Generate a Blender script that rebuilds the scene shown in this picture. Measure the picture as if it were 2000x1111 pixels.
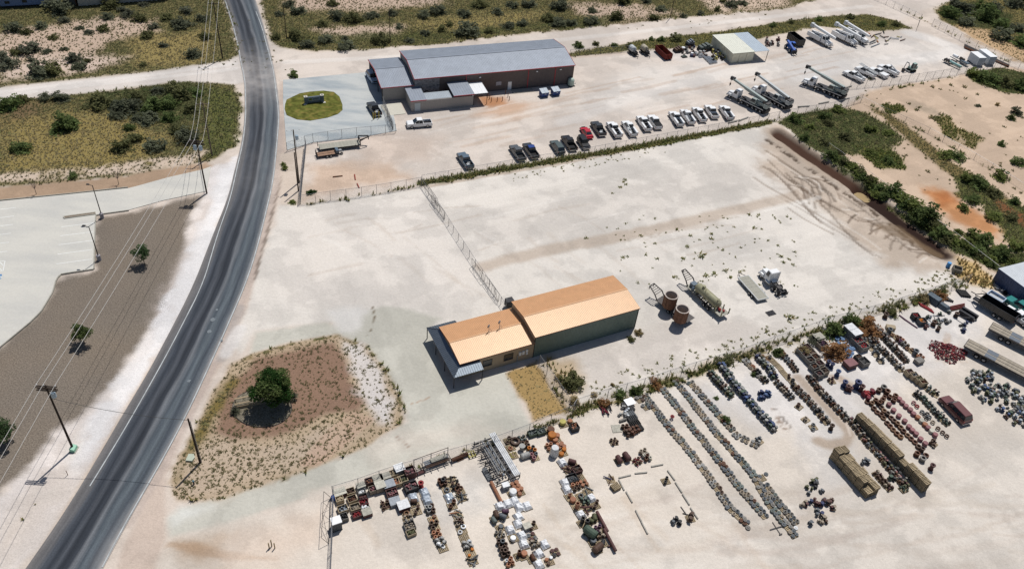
import bpy, bmesh, math, random
import numpy as np
from mathutils import Matrix, Vector
random.seed(7); RNG = np.random.default_rng(11)
S = bpy.context.scene; COL = S.collection
for o in list(bpy.data.objects): bpy.data.objects.remove(o)
# ---------------------------------------------------------------- camera, sky, sun, exposure
CAM_H = 100.0
CR = np.array([0.9946962801607114, 0.06717059679267076, 0.07789365289264487])   # camera right
CU = np.array([-0.10285577394800641, 0.6495925333235961, 0.7532929247084359])   # camera up
CF = np.array([0.0, 0.7573094820327745, -0.6530561602368137])                   # camera forward
FPX = 1598.86                                                                   # focal length in photo pixels
cam = bpy.data.cameras.new('camera'); camo = bpy.data.objects.new('camera', cam); COL.objects.link(camo)
cam.sensor_fit = 'HORIZONTAL'; cam.sensor_width = 36.0; cam.lens = 36.0*FPX/2000.0
cam.clip_start = 1.0; cam.clip_end = 9000.0
camo.matrix_world = Matrix(((CR[0], CU[0], -CF[0], 0), (CR[1], CU[1], -CF[1], 0), (CR[2], CU[2], -CF[2], CAM_H), (0, 0, 0, 1)))
S.camera = camo
SUN_EL, SUN_AZ = 63.5, 69.0          # azimuth counted from +x towards +y
W = bpy.data.worlds.new('World'); S.world = W; W.use_nodes = True
wn = W.node_tree.nodes; wl = W.node_tree.links; wn.clear()
sky = wn.new('ShaderNodeTexSky'); sky.sky_type = 'NISHITA'; sky.sun_disc = False
sky.sun_elevation = math.radians(SUN_EL); sky.sun_rotation = math.radians(90.0-SUN_AZ)
bg = wn.new('ShaderNodeBackground'); bg.inputs['Strength'].default_value = 0.055
wo = wn.new('ShaderNodeOutputWorld'); wl.new(sky.outputs[0], bg.inputs[0]); wl.new(bg.outputs[0], wo.inputs[0])
sun = bpy.data.lights.new('sun', 'SUN'); sun.energy = 3.85; sun.angle = math.radians(0.5); sun.color = (1.0, 0.965, 0.915)
suno = bpy.data.objects.new('sun', sun); COL.objects.link(suno)
ce, se = math.cos(math.radians(SUN_EL)), math.sin(math.radians(SUN_EL))
SUND = Vector((ce*math.cos(math.radians(SUN_AZ)), ce*math.sin(math.radians(SUN_AZ)), se))
suno.rotation_euler = SUND.to_track_quat('Z', 'Y').to_euler(); suno.location = (0, 0, 150)
S.view_settings.view_transform = 'Standard'; S.view_settings.look = 'None'
S.view_settings.exposure = 0.0; S.view_settings.gamma = 1.0; S.view_settings.use_curve_mapping = False
S.cycles.max_bounces = 5; S.cycles.diffuse_bounces = 2; S.cycles.glossy_bounces = 2; S.cycles.transparent_max_bounces = 6
S.cycles.sample_clamp_indirect = 4.0
# ---------------------------------------------------------------- survey: a spot read off the photograph -> its place on the ground
def G(x, y, z=0.0):
 d = CR*(x-1000.0)/FPX - CU*(y-555.5)/FPX + CF
 t = -(CAM_H-z)/d[2]
 return Vector((d[0]*t, d[1]*t, z))
def GN(pts):
 return np.array([G(*p)[:2] for p in pts])
def yaw_of(px, py, dx, dy):
 a, b = G(px-dx/2, py-dy/2), G(px+dx/2, py+dy/2)
 return math.atan2(b.y-a.y, b.x-a.x)
YN, YF = 0.5067, 0.403           # headings of the near yard and of the far building
# ---------------------------------------------------------------- colour and materials
KL = 1.16                            # light on a level sunlit surface
def s2l(c):
 return tuple(((v/255.0)/12.92 if v/255.0 <= 0.04045 else ((v/255.0+0.055)/1.055)**2.4) for v in c)
def A(r, g, b):                       # base colour of a sunlit level surface seen as r,g,b
 c = s2l((r, g, b)); L = .3*c[0]+.6*c[1]+.1*c[2]+1e-5; k = .68*(L/.8)**1.2/L/KL
 return tuple(v*k for v in c)
MATS = {}
def mat(name, rgb, rough=0.7, metal=0.0, var=0.12, scale=3.0, spec=0.3, obj_var=0.0, dirt=None, bump=0.0):
 if name in MATS: return MATS[name]
 m = bpy.data.materials.new(name); m.use_nodes = True; nt = m.node_tree; n = nt.nodes; l = nt.links
 b = n['Principled BSDF']
 b.inputs['Roughness'].default_value = rough; b.inputs['Metallic'].default_value = metal
 b.inputs['Specular IOR Level'].default_value = spec
 tc = n.new('ShaderNodeTexCoord'); nz = n.new('ShaderNodeTexNoise')
 nz.inputs['Scale'].default_value = scale; nz.inputs['Detail'].default_value = 4
 l.new(tc.outputs['Object'], nz.inputs['Vector'])
 mr = n.new('ShaderNodeMapRange'); mr.inputs[1].default_value = .3; mr.inputs[2].default_value = .7
 mr.inputs[3].default_value = 1-var; mr.inputs[4].default_value = 1+var
 l.new(nz.outputs[0], mr.inputs[0])
 val = mr.outputs[0]
 if obj_var:
  oi = n.new('ShaderNodeObjectInfo'); m2 = n.new('ShaderNodeMapRange')
  m2.inputs[3].default_value = 1-obj_var; m2.inputs[4].default_value = 1+obj_var
  l.new(oi.outputs['Random'], m2.inputs[0])
  mm = n.new('ShaderNodeMath'); mm.operation = 'MULTIPLY'; l.new(val, mm.inputs[0]); l.new(m2.outputs[0], mm.inputs[1]); val = mm.outputs[0]
 mx = n.new('ShaderNodeMix'); mx.data_type = 'RGBA'; mx.blend_type = 'MULTIPLY'; mx.inputs[0].default_value = 1
 mx.inputs[6].default_value = (*rgb, 1); l.new(val, mx.inputs[7])
 out = mx.outputs[2]
 if dirt:
  n2 = n.new('ShaderNodeTexNoise'); n2.inputs['Scale'].default_value = scale*.6; n2.inputs['Detail'].default_value = 6
  l.new(tc.outputs['Object'], n2.inputs['Vector'])
  r2 = n.new('ShaderNodeMapRange'); r2.inputs[1].default_value = .5; r2.inputs[2].default_value = .68; r2.inputs[4].default_value = dirt[3]
  l.new(n2.outputs[0], r2.inputs[0])
  mx2 = n.new('ShaderNodeMix'); mx2.data_type = 'RGBA'; l.new(r2.outputs[0], mx2.inputs[0]); l.new(out, mx2.inputs[6]); mx2.inputs[7].default_value = (*dirt[:3], 1)
  out = mx2.outputs[2]
 l.new(out, b.inputs['Base Color'])
 if bump:
  bp = n.new('ShaderNodeBump'); bp.inputs['Strength'].default_value = bump; bp.inputs['Distance'].default_value = .05
  l.new(nz.outputs[0], bp.inputs['Height']); l.new(bp.outputs[0], b.inputs['Normal'])
 MATS[name] = m
 return m
# ---------------------------------------------------------------- mesh helpers
class MB:
 def __init__(s): s.v = []; s.f = []
 def hexa(s, a, b):                 # a, b: bottom and top rings of four points
  i = len(s.v); s.v += [tuple(p) for p in a]+[tuple(p) for p in b]
  s.f += [(i+3, i+2, i+1, i), (i+4, i+5, i+6, i+7)]+[(i+k, i+(k+1) % 4, i+4+(k+1) % 4, i+4+k) for k in range(4)]
  return s
 def box(s, x0, x1, y0, y1, z0, z1, tx0=0, tx1=0, ty=0):
  return s.hexa([(x0, y0, z0), (x1, y0, z0), (x1, y1, z0), (x0, y1, z0)],
      [(x0+tx0, y0+ty, z1), (x1-tx1, y0+ty, z1), (x1-tx1, y1-ty, z1), (x0+tx0, y1-ty, z1)])
 def rbox(s, c, yaw, lx, ly, z0, z1):
  cs, sn = math.cos(yaw), math.sin(yaw)
  q = [(c[0]+x*cs-y*sn, c[1]+x*sn+y*cs) for x, y in ((-lx/2, -ly/2), (lx/2, -ly/2), (lx/2, ly/2), (-lx/2, ly/2))]
  return s.hexa([(*p, z0) for p in q], [(*p, z1) for p in q])
 def poly(s, pts):
  i = len(s.v); s.v += [tuple(p) for p in pts]; s.f.append(tuple(range(i, i+len(pts)))); return s
 def prof(s, pts, y0, y1, in_top=0.0, ztop=None):   # (x,z) outline extruded along y, sides leaning in above ztop
  i = len(s.v); n = len(pts)
  k = lambda z: (in_top if (ztop is not None and z > ztop) else 0.0)
  s.v += [(x, y0+k(z), z) for x, z in pts]+[(x, y1-k(z), z) for x, z in pts]
  s.f.append(tuple(range(i, i+n))); s.f.append(tuple(range(i+2*n-1, i+n-1, -1)))
  s.f += [(i+(j+1) % n, i+j, i+n+j, i+n+(j+1) % n) for j in range(n)]
  return s
 def cyl(s, p0, p1, r0, r1=None, n=10, caps=True):
  r1 = r0 if r1 is None else r1
  p0, p1 = Vector(p0), Vector(p1); d = (p1-p0)
  if d.length < 1e-6: return s
  d.normalize(); a = d.orthogonal().normalized(); b = d.cross(a); i = len(s.v)
  for p, r in ((p0, r0), (p1, r1)):
   s.v += [tuple(p+(a*math.cos(t)+b*math.sin(t))*r) for t in (2*math.pi*k/n for k in range(n))]
  s.f += [(i+k, i+(k+1) % n, i+n+(k+1) % n, i+n+k) for k in range(n)]
  if caps: s.f += [tuple(range(i+n-1, i-1, -1)), tuple(range(i+n, i+2*n))]
  return s
 def tube(s, pts, r, n=6):
  for a, b in zip(pts[:-1], pts[1:]): s.cyl(a, b, r, r, n)
  return s
 def lathe(s, prof, c=(0, 0, 0), axis='z', n=14):   # prof: (radius, height) outline, closed when first == last
  i = len(s.v); m = len(prof)
  for r, h in prof:
   for k in range(n):
    t = 2*math.pi*k/n; u, w = r*math.cos(t), r*math.sin(t)
    s.v.append({'z': (c[0]+u, c[1]+w, c[2]+h), 'y': (c[0]+u, c[1]+h, c[2]+w), 'x': (c[0]+h, c[1]+u, c[2]+w)}[axis])
  for j in range(m-1):
   for k in range(n):
    s.f.append((i+j*n+k, i+j*n+(k+1) % n, i+(j+1)*n+(k+1) % n, i+(j+1)*n+k))
  return s
 def blob(s, c, rx, ry, rz, n=8, m=5, jit=.15, rnd=random):
  i = len(s.v); s.v.append((c[0], c[1], c[2]+rz))
  for a in range(1, m):
   ph = math.pi*a/m
   for k in range(n):
    t = 2*math.pi*k/n; q = 1+rnd.uniform(-jit, jit)
    s.v.append((c[0]+rx*q*math.sin(ph)*math.cos(t), c[1]+ry*q*math.sin(ph)*math.sin(t), c[2]+rz*q*math.cos(ph)))
  s.v.append((c[0], c[1], c[2]-rz)); e = len(s.v)-1
  for k in range(n):
   s.f.append((i, i+1+k, i+1+(k+1) % n)); s.f.append((e, i+1+(m-2)*n+(k+1) % n, i+1+(m-2)*n+k))
   for a in range(m-2):
    s.f.append((i+1+a*n+k, i+1+(a+1)*n+k, i+1+(a+1)*n+(k+1) % n, i+1+a*n+(k+1) % n))
  return s
 def mesh(s, name, material, smooth=False):
  me = bpy.data.meshes.new(name); me.from_pydata(s.v, [], s.f); me.materials.append(material)
  if smooth: me.polygons.foreach_set('use_smooth', [True]*len(me.polygons))
  me.update(); return me
CACHE = {}
def part(name, key, build, material, parent=None, loc=(0, 0, 0), rot=None, smooth=False, scale=None):
 """one mesh object; key: share the mesh with every piece built under the same key and material"""
 k = (key, material.name) if key is not None else None
 me = CACHE.get(k) if k else None
 if me is None:
  mb = MB(); r = build(mb); mb = r if isinstance(r, MB) else mb
  me = mb.mesh(name, material, smooth)
  if k: CACHE[k] = me
 o = bpy.data.objects.new(name, me); COL.objects.link(o)
 if parent is not None: o.parent = parent
 o.location = loc
 if rot is not None: o.rotation_euler = rot
 if scale is not None: o.scale = scale if hasattr(scale, '__len__') else (scale,)*3
 return o
def tag(o, label=None, cat=None, group=None, kind=None):
 if label: o['label'] = label
 if cat: o['category'] = cat
 if group: o['group'] = group
 if kind: o['kind'] = kind
 return o
def thing(name, label, cat, loc=(0, 0, 0), yaw=0.0, group=None):
 o = bpy.data.objects.new(name, None); COL.objects.link(o); o.empty_display_size = .3
 o.location = loc; o.rotation_euler = (0, 0, yaw)
 return tag(o, label, cat, group)
def copy_tree(o, parent=None):
 c = o.copy(); COL.objects.link(c)
 if parent is not None: c.parent = parent
 for ch in o.children: copy_tree(ch, c)
 return c
# ================================================================ the ground
def lattice(seed, n=257):
 L = np.random.default_rng(seed).random((n, n)); L[-1] = L[0]; L[:, -1] = L[:, 0]; return L
LAT = [lattice(100+i) for i in range(6)]
def vnoise(x, y, sc, k=0):
 L = LAT[k % 6]; n = L.shape[0]-1
 u = (x/sc+17.3*k) % n; v = (y/sc+9.1*k) % n
 i = np.floor(u).astype(int); j = np.floor(v).astype(int); fu = u-i; fv = v-j
 i %= n; j %= n
 fu = fu*fu*(3-2*fu); fv = fv*fv*(3-2*fv)
 return (L[i, j]*(1-fu)+L[i+1, j]*fu)*(1-fv)+(L[i, j+1]*(1-fu)+L[i+1, j+1]*fu)*fv
def fbm(x, y, sc, k=0, o=4):
 t = 0; a = 1; s = 0
 for q in range(o):
  t = t+a*vnoise(x, y, sc, k+q); s += a; a *= .55; sc *= .48
 return t/s
def sstep(a, b, x):
 t = np.clip((x-a)/(b-a), 0, 1); return t*t*(3-2*t)
STEP = 0.40
gx = np.arange(-175, 196, STEP); gy = np.arange(30, 336, STEP)
GX, GY = np.meshgrid(gx, gy, indexing='ij')
def to_photo(X, Y, Z=0.0):
 dx, dy, dz = X, Y, Z-CAM_H
 w = dx*CF[0]+dy*CF[1]+dz*CF[2]
 return 1000+FPX*(dx*CR[0]+dy*CR[1]+dz*CR[2])/w, 555.5-FPX*(dx*CU[0]+dy*CU[1]+dz*CU[2])/w
PX, PY = to_photo(GX, GY)
KEEP = (PX > -160) & (PX < 2160) & (PY > -90) & (PY < 1240)
fx, fy = GX[KEEP], GY[KEEP]; NV = len(fx)
print('ground verts', NV)
Cc = np.tile(np.array(A(226, 212, 199)), (NV, 1)); VEG = np.zeros(NV); HUE = np.full(NV, .5); ZZ = np.zeros(NV); ROUGHN = np.full(NV, .35)
ZONE = np.zeros(NV, dtype=np.int32)
n_lo = fbm(fx, fy, 9.0, 0)-.5; n_mid = fbm(fx, fy, 2.6, 1)-.5; n_hi = fbm(fx, fy, .9, 2, 2)-.5; n_big = fbm(fx, fy, 30.0, 3)-.5
def seg_dist(P, x, y, closed):
 d = np.full(x.shape, 1e9); n = len(P)
 for i in range(n if closed else n-1):
  a, b = P[i], P[(i+1) % n]; e = b-a; L = (e@e)+1e-9
  t = np.clip(((x-a[0])*e[0]+(y-a[1])*e[1])/L, 0, 1)
  d = np.minimum(d, (x-a[0]-t*e[0])**2+(y-a[1]-t*e[1])**2)
 return np.sqrt(d)
def inside(P, x, y):
 c = np.zeros(x.shape, bool); n = len(P)
 for i in range(n):
  a, b = P[i], P[(i+1) % n]
  if a[1] == b[1]: continue
  k = ((a[1] > y) != (b[1] > y)) & (x < (b[0]-a[0])*(y-a[1])/(b[1]-a[1])+a[0]); c ^= k
 return c
def near(P, m):
 return np.where((fx > P[:, 0].min()-m) & (fx < P[:, 0].max()+m) & (fy > P[:, 1].min()-m) & (fy < P[:, 1].max()+m))[0]
def sdf(pts, m=8.0):
 P = GN(pts); I = near(P, m)
 d = seg_dist(P, fx[I], fy[I], True); d[inside(P, fx[I], fy[I])] *= -1
 return I, d
def paint(pts, rgb=None, soft=1.0, rag=1.0, veg=None, hue=None, st=1.0, zone=None, rough=None, patchy=0.0):
 """lay one kind of soil or cover inside an outline, its edge ragged by rag metres and blended over soft metres"""
 I, d = sdf(pts, soft+rag*2+1)
 d = d+rag*2.2*n_mid[I]+rag*1.5*n_lo[I]
 w = sstep(soft, -soft, d)*st
 if patchy: w = w*sstep(-.12, .12, n_lo[I]*.6+n_mid[I]*.6+(1-patchy)*.35)
 if rgb is not None: Cc[I] = Cc[I]*(1-w[:, None])+np.array(A(*rgb))*w[:, None]
 if veg is not None: VEG[I] = VEG[I]*(1-w)+veg*w
 if hue is not None: HUE[I] = HUE[I]*(1-w)+hue*w
 if rough is not None: ROUGHN[I] = ROUGHN[I]*(1-w)+rough*w
 if zone is not None: ZONE[I[d < 0]] = zone
def line(pts, width, rgb, st=.6, rag=.4, dash=0.0, dz=0.0, veg=None):
 P = GN(pts); I = near(P, width*2+rag*2)
 d = seg_dist(P, fx[I], fy[I], False)+rag*n_mid[I]*1.5
 w = sstep(width, width*.35, d)*st
 if dash: w = w*sstep(.0, .12, n_mid[I]*.5+n_hi[I]*.5+(.5-dash)*.4)
 Cc[I] = Cc[I]*(1-w[:, None])+np.array(A(*rgb))*w[:, None]
 if dz: ZZ[I] += dz*w
 if veg is not None: VEG[I] = np.maximum(VEG[I], veg*w/max(st, .01))
# zones: 0 ground 1 scrubland 2 dirt_road 3 caliche_lot 4 gravel_bed 5 driveway 6 soil_bed 7 ditch 8 lawn
Z_SCRUB, Z_DIRT, Z_LOT, Z_GRAVEL, Z_DRIVE, Z_BED, Z_DITCH, Z_LAWN = 1, 2, 3, 4, 5, 6, 7, 8
ZNAME = ['ground', 'scrubland', 'dirt_road', 'caliche_lot', 'gravel_ground', 'driveway', 'soil_ground', 'ditch_ground', 'dry_lawn']
OLIVE, PINK, YEL = (152, 140, 84), (214, 190, 170), (174, 156, 102)
# --- scrub north-west, between the edge of the frame and the dirt road
paint([(-160, -90), (425, -90), (440, 0), (458, 60), (470, 112), (452, 120), (300, 142), (130, 160), (0, 170), (-160, 185)], (140, 130, 88), 1.2, 1.2, .74, .42, zone=Z_SCRUB)
paint([(20, 62), (150, 40), (300, 38), (310, 60), (220, 85), (180, 108), (60, 130), (-60, 140), (-60, 80)], PINK, 3, 3, .28, .3)
paint([(100, 108), (260, 110), (180, 140), (0, 160), (0, 130)], (226, 204, 188), 3, 2, .22)
paint([(250, 75), (400, 60), (400, 120), (270, 132)], YEL, 4, 3, .5, .8)
# --- scrub west, below the dirt road
paint([(-160, 215), (0, 196), (130, 184), (230, 176), (350, 159), (436, 160), (458, 168), (469, 184), (470, 240), (464, 285), (405, 318), (250, 345), (100, 358), (-160, 375)], (142, 131, 86), 1.0, 1.2, .76, .48, zone=Z_SCRUB)
paint([(190, 178), (350, 160), (400, 165), (385, 240), (240, 240), (180, 210)], (104, 104, 70), 4, 3, .8, .15)
paint([(0, 200), (90, 196), (80, 240), (0, 250)], (142, 120, 92), 3, 2, .5, .4)
paint([(10, 235), (230, 215), (330, 270), (240, 330), (0, 335)], (170, 152, 96), 4, 3, .62, .8)
paint([(400, 165), (465, 180), (465, 285), (405, 310)], (126, 128, 74), 1.5, 1.5, .7, .25)
paint([(-100, 345), (170, 330), (300, 310), (400, 296), (380, 322), (250, 340), (60, 352), (-100, 360)], (224, 204, 184), 1, 1.5, .3, .4, patchy=.4)
# --- tan strip with saplings
paint([(-160, 378), (0, 366), (100, 358), (250, 344), (405, 316), (420, 330), (250, 372), (0, 396), (-160, 410)], (198, 170, 144), .7, .6, 0.05, .5, zone=0)
# --- dirt road west of the asphalt and east of it
paint([(-160, 200), (0, 172), (140, 156), (300, 140), (440, 120), (470, 108), (480, 160), (455, 165), (350, 158), (220, 176), (0, 198), (-160, 215)], (228, 219, 211), .8, .7, 0, zone=Z_DIRT, rough=.2)
for k in (0.3, 0.62):
 line([(-60, 180+22*k), (140, 158+20*k), (300, 141+19*k), (460, 116+30*k)], 1.1, (240, 234, 228), .6, .5)
paint([(500, 20), (520, 70), (540, 92), (600, 104), (700, 98), (860, 88), (1000, 72), (1200, 50), (1400, 31), (1550, 18), (1620, 2), (1680, -60), (2160, -60), (2160, 0), (1990, 8), (1830, 12), (1800, 20), (1760, 40), (1690, 26), (1620, 30), (1500, 45), (1400, 60), (1250, 78), (1090, 104), (900, 130), (720, 150), (553, 160), (540, 130)], (227, 215, 204), .9, .8, 0, zone=Z_DIRT, rough=.2)
line([(560, 122), (760, 112), (1000, 88), (1250, 62), (1500, 34), (1700, 12)], 1.6, (238, 230, 222), .7, .6)
# --- scrub north
paint([(500, -90), (512, 0), (525, 60), (548, 92), (610, 102), (700, 97), (860, 86), (1000, 70), (1200, 48), (1400, 29), (1540, 16), (1600, -2), (1640, -90)], (142, 131, 86), 1.0, 1.2, .74, .45, zone=Z_SCRUB)
paint([(560, -40), (860, -60), (860, 8), (700, 24), (570, 18)], PINK, 4, 3, .28, .4)
paint([(620, 55), (790, 50), (780, 70), (640, 78)], PINK, 3, 2.5, .25, .4)
paint([(1100, 10), (1240, 5), (1330, 30), (1180, 45)], PINK, 4, 3, .3, .4)
paint([(1350, -10), (1560, -20), (1540, 12), (1400, 26)], (224, 200, 178), 3, 2, .25, .4)
paint([(800, 45), (1000, 20), (1080, 30), (900, 75)], (168, 152, 98), 4, 3, .62, .72)
paint([(560, 88), (820, 82), (1010, 62), (1200, 45), (1200, 30), (900, 60), (600, 70)], (116, 118, 70), 2, 2, .7, .25, st=.8)
# --- strip of scrub between the dirt road and the upper yard
paint([(1090, 108), (1250, 80), (1400, 62), (1500, 47), (1620, 32), (1690, 28), (1750, 40), (1778, 56), (1700, 62), (1600, 52), (1500, 72), (1390, 92), (1240, 100), (1120, 112)], (136, 128, 74), .8, .8, .7, .35, zone=Z_SCRUB)
paint([(1110, 112), (1250, 100), (1390, 90), (1380, 98), (1220, 108), (1120, 122)], (222, 204, 188), .8, .8, .15)
# --- upper yard
paint([(560, 302), (775, 262), (790, 215), (900, 205), (1115, 170), (1120, 115), (1230, 106), (1390, 96), (1500, 85), (1700, 68), (1770, 60), (1850, 85), (1900, 110), (1960, 128), (1860, 150), (1700, 178), (1660, 200), (1500, 240), (1160, 300), (830, 358), (590, 400)], (226, 214, 203), 1.0, .8, 0.03, .5, zone=Z_LOT, rough=.45)
paint([(950, 190), (1060, 200), (1010, 232), (930, 225)], (214, 178, 150), 2.5, 1.5, st=.8)
paint([(935, 190), (985, 188), (990, 205), (948, 208)], (208, 150, 108), 1.2, 1, st=.9)
paint([(600, 320), (760, 315), (800, 352), (640, 380), (596, 390)], (222, 195, 172), 3, 2, st=.9)
paint([(700, 258), (860, 270), (840, 310), (700, 325)], (226, 206, 190), 3, 2, st=.7)
paint([(1120, 210), (1240, 130), (1480, 120), (1600, 90), (1760, 75), (1850, 90), (1890, 112), (1800, 128), (1660, 140), (1560, 165), (1420, 160), (1250, 215)], (232, 224, 216), 4, 2, st=.9)
line([(1560, 150), (1650, 128), (1760, 118), (1850, 108), (1870, 96), (1830, 80), (1780, 66)], 4.5, (238, 232, 226), .8, 1.0)
line([(1100, 240), (1260, 180), (1430, 140), (1600, 125), (1780, 112)], 3.0, (236, 229, 222), .6, 1.2)
paint([(1240, 100), (1400, 96), (1500, 122), (1400, 130), (1300, 116)], (230, 222, 216), 2, 1, st=.8)
for q in range(60):
 x0 = random.uniform(820, 1600); y0 = 330-(x0-820)*.19+random.uniform(-95, -12); L = random.uniform(40, 160)
 line([(x0, y0), (x0+L*.5, y0-L*.12+random.uniform(-4, 4)), (x0+L, y0-L*.22)], random.uniform(.4, 1.0), random.choice([(238, 228, 218), (216, 192, 172), (212, 190, 172)]), random.uniform(.25, .5), .5)
# --- lots of white caliche around the near building
paint([(545, 398), (590, 402), (700, 384), (824, 366), (1160, 306), (1500, 244), (1540, 262), (1640, 350), (1850, 498), (1885, 552), (1700, 612), (1500, 672), (1390, 705), (1250, 758), (1120, 795), (1052, 700), (985, 720), (860, 640), (740, 606), (640, 630), (500, 648), (470, 690), (455, 660), (495, 540), (535, 440)], (231, 224, 215), .8, .8, 0, zone=Z_LOT, rough=.3)
paint([(560, 420), (830, 380), (960, 540), (930, 600), (740, 596), (560, 600), (520, 560)], (234, 226, 217), 3, 2)
paint([(880, 420), (1300, 340), (1500, 300), (1520, 380), (1300, 420), (960, 500)], (226, 218, 209), 5, 3, st=.8)
paint([(1060, 690), (1240, 640), (1420, 620), (1520, 640), (1400, 690), (1240, 745), (1110, 780)], (230, 220, 210), 3, 2, st=.8)
line([(945, 520), (1000, 506), (1080, 486), (1190, 466), (1310, 442), (1430, 412), (1560, 382)], 2.4, (208, 192, 176), .85, .8)
line([(1180, 478), (1310, 452), (1440, 424)], .8, (176, 160, 140), .45, .8, dash=.6)
line([(840, 364), (1000, 336), (1120, 316), (1240, 292)], .7, (190, 172, 154), .7, .5)
paint([(1500, 258), (1560, 290), (1690, 390), (1840, 490), (1850, 530), (1740, 520), (1660, 460), (1580, 390), (1480, 330)], (214, 196, 178), 3, 2.5, st=.9)
def rut(pts, w=.45, rgb=(122, 102, 86), st=.75, dz=-.12): line(pts, w, rgb, st, .12, dz=dz)
RC = [(112, 94, 80), (134, 114, 98), (150, 130, 112), (240, 230, 218), (104, 88, 76)]
for q in range(15):         # wheel ruts sweeping along beside the ditch and fanning out of it
 o = random.uniform(14, 95); t0 = random.uniform(0, .5); t1 = t0+random.uniform(.25, .6)
 rut([(1530+t*300-o*(.75+.25*math.sin(t*5+q)), 275+t*215+o*.62+4*math.sin(t*9+q*2)) for t in np.linspace(t0, min(1, t1), 9)], random.uniform(.38, .5), RC[q % 5], random.uniform(.3, .6))
for q in range(16):
 x0, y0 = 1545+random.uniform(-10, 45), 335+random.uniform(0, 34); a = random.uniform(.0, .7); L = random.uniform(30, 75)
 rut([(x0+L*t*math.cos(a+.5*t*t), y0+L*t*math.sin(a+.5*t*t)) for t in (0, .25, .5, .75, 1)], .4, RC[q % 5], random.uniform(.35, .65))
for q in range(26):
 x0, y0 = 1648+q*6.8+random.uniform(-6, 6), 402+q*4.0+random.uniform(-4, 8); L = random.uniform(16, 40); a = random.choice([2.6, 2.3, 2.9, .4, .55, 1.0])
 rut([(x0+L*t*math.cos(a-.4*t), y0+L*t*math.sin(a-.4*t)*.8) for t in (0, .33, .66, 1)], .4, RC[q % 3 if q % 6 else 3], random.uniform(.4, .75))
for q in range(34):
 x0 = random.uniform(600, 1500); y0 = random.uniform(400, 520)+max(0, (900-x0))*.1; L = random.uniform(50, 180); a = random.choice([-.22, -.25, .5, .7, -.1])
 line([(x0, y0), (x0+L*.5*math.cos(a), y0+L*.5*math.sin(a)+random.uniform(-5, 5)), (x0+L*math.cos(a), y0+L*math.sin(a))], random.uniform(.3, .7), random.choice([(244, 238, 230), (216, 202, 188), (210, 196, 182)]), random.uniform(.2, .45), .5)
# --- ditch along the east side of the lot: dark damp soil in a trench with a low berm
DITCH = [(1522, 262), (1600, 316), (1690, 376), (1765, 428), (1835, 484)]
line(DITCH, 5.8, (200, 180, 160), .8, .8, dz=.25)
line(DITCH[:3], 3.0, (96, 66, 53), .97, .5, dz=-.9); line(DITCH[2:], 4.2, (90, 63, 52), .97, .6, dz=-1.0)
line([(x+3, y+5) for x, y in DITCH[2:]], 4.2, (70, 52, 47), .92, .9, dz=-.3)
line([(x+13, y-9) for x, y in DITCH], .8, (228, 216, 202), .9, .4)
line([(x-24, y+12) for x, y in DITCH], 1.0, (104, 84, 68), .85, .4, dash=.3, dz=-.15)
paint([(1700, 440), (1760, 435), (1850, 492), (1845, 500), (1790, 480)], (150, 126, 100), .6, .8, st=.7, patchy=.5)
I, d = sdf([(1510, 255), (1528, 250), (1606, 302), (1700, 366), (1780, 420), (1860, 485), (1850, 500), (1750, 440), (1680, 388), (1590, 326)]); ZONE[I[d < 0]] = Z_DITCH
# --- scrub and bare soil east of the ditch
paint([(1545, 240), (1660, 208), (1700, 176), (1860, 150), (1970, 130), (2160, 180), (2160, 520), (1960, 540), (1870, 500), (1760, 410), (1640, 320)], (221, 196, 172), 1.2, 1, .12, .4, zone=0, rough=.3)
paint([(1512, 238), (1560, 222), (1640, 210), (1690, 220), (1740, 250), (1765, 272), (1740, 290), (1660, 300), (1600, 300), (1545, 256)], (112, 118, 64), .8, 1.0, .88, .28, zone=Z_SCRUB)
paint([(1610, 290), (1640, 300), (1650, 330), (1700, 350), (1740, 400), (1800, 430), (1850, 470), (1900, 470), (1960, 490), (2050, 500), (2050, 560), (1950, 530), (1870, 495), (1800, 440), (1700, 370), (1630, 322)], (104, 116, 62), .7, .9, .9, .2, zone=Z_SCRUB)
paint([(1668, 285), (1720, 280), (1760, 310), (1762, 330), (1710, 326), (1690, 310)], (128, 130, 62), .8, .8, .8, .35)
paint([(1700, 210), (1740, 225), (1800, 270), (1880, 330), (1990, 400), (2060, 430), (2060, 470), (1960, 420), (1860, 345), (1780, 280)], (150, 132, 88), 1.0, 1.0, .6, .5, zone=Z_SCRUB)
paint([(1865, 345), (1900, 340), (1960, 390), (2040, 420), (2040, 500), (1960, 470), (1915, 400), (1870, 385)], (120, 122, 68), 1, 1.2, .75, .3, zone=Z_SCRUB)
paint([(1930, 375), (2000, 420), (2000, 445), (1950, 405)], (150, 104, 72), .8, .8, .5, .6)
paint([(1800, 370), (1840, 370), (1900, 410), (1965, 450), (1950, 468), (1890, 445), (1830, 410)], (216, 158, 112), 2.0, 1.5, .04, .5)
paint([(1820, 378), (1850, 376), (1870, 395), (1840, 402)], (206, 136, 88), 1.5, 1, .02)
paint([(1885, 140), (1960, 132), (2060, 160), (2060, 190), (1960, 180), (1900, 160)], (104, 116, 58), .6, .8, .85, .25, zone=Z_SCRUB)
paint([(1825, 230), (1850, 225), (1870, 250), (1920, 270), (1900, 290), (1840, 262)], (170, 152, 110), .8, 1, .6, .5, patchy=.4)
paint([(1720, 205), (1760, 204), (1768, 218), (1735, 224)], (132, 126, 70), .5, .7, .8, .4)
paint([(1765, 200), (1790, 198), (1850, 224), (1830, 228), (1790, 214)], (186, 170, 150), 2, 1, st=.7)
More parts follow.
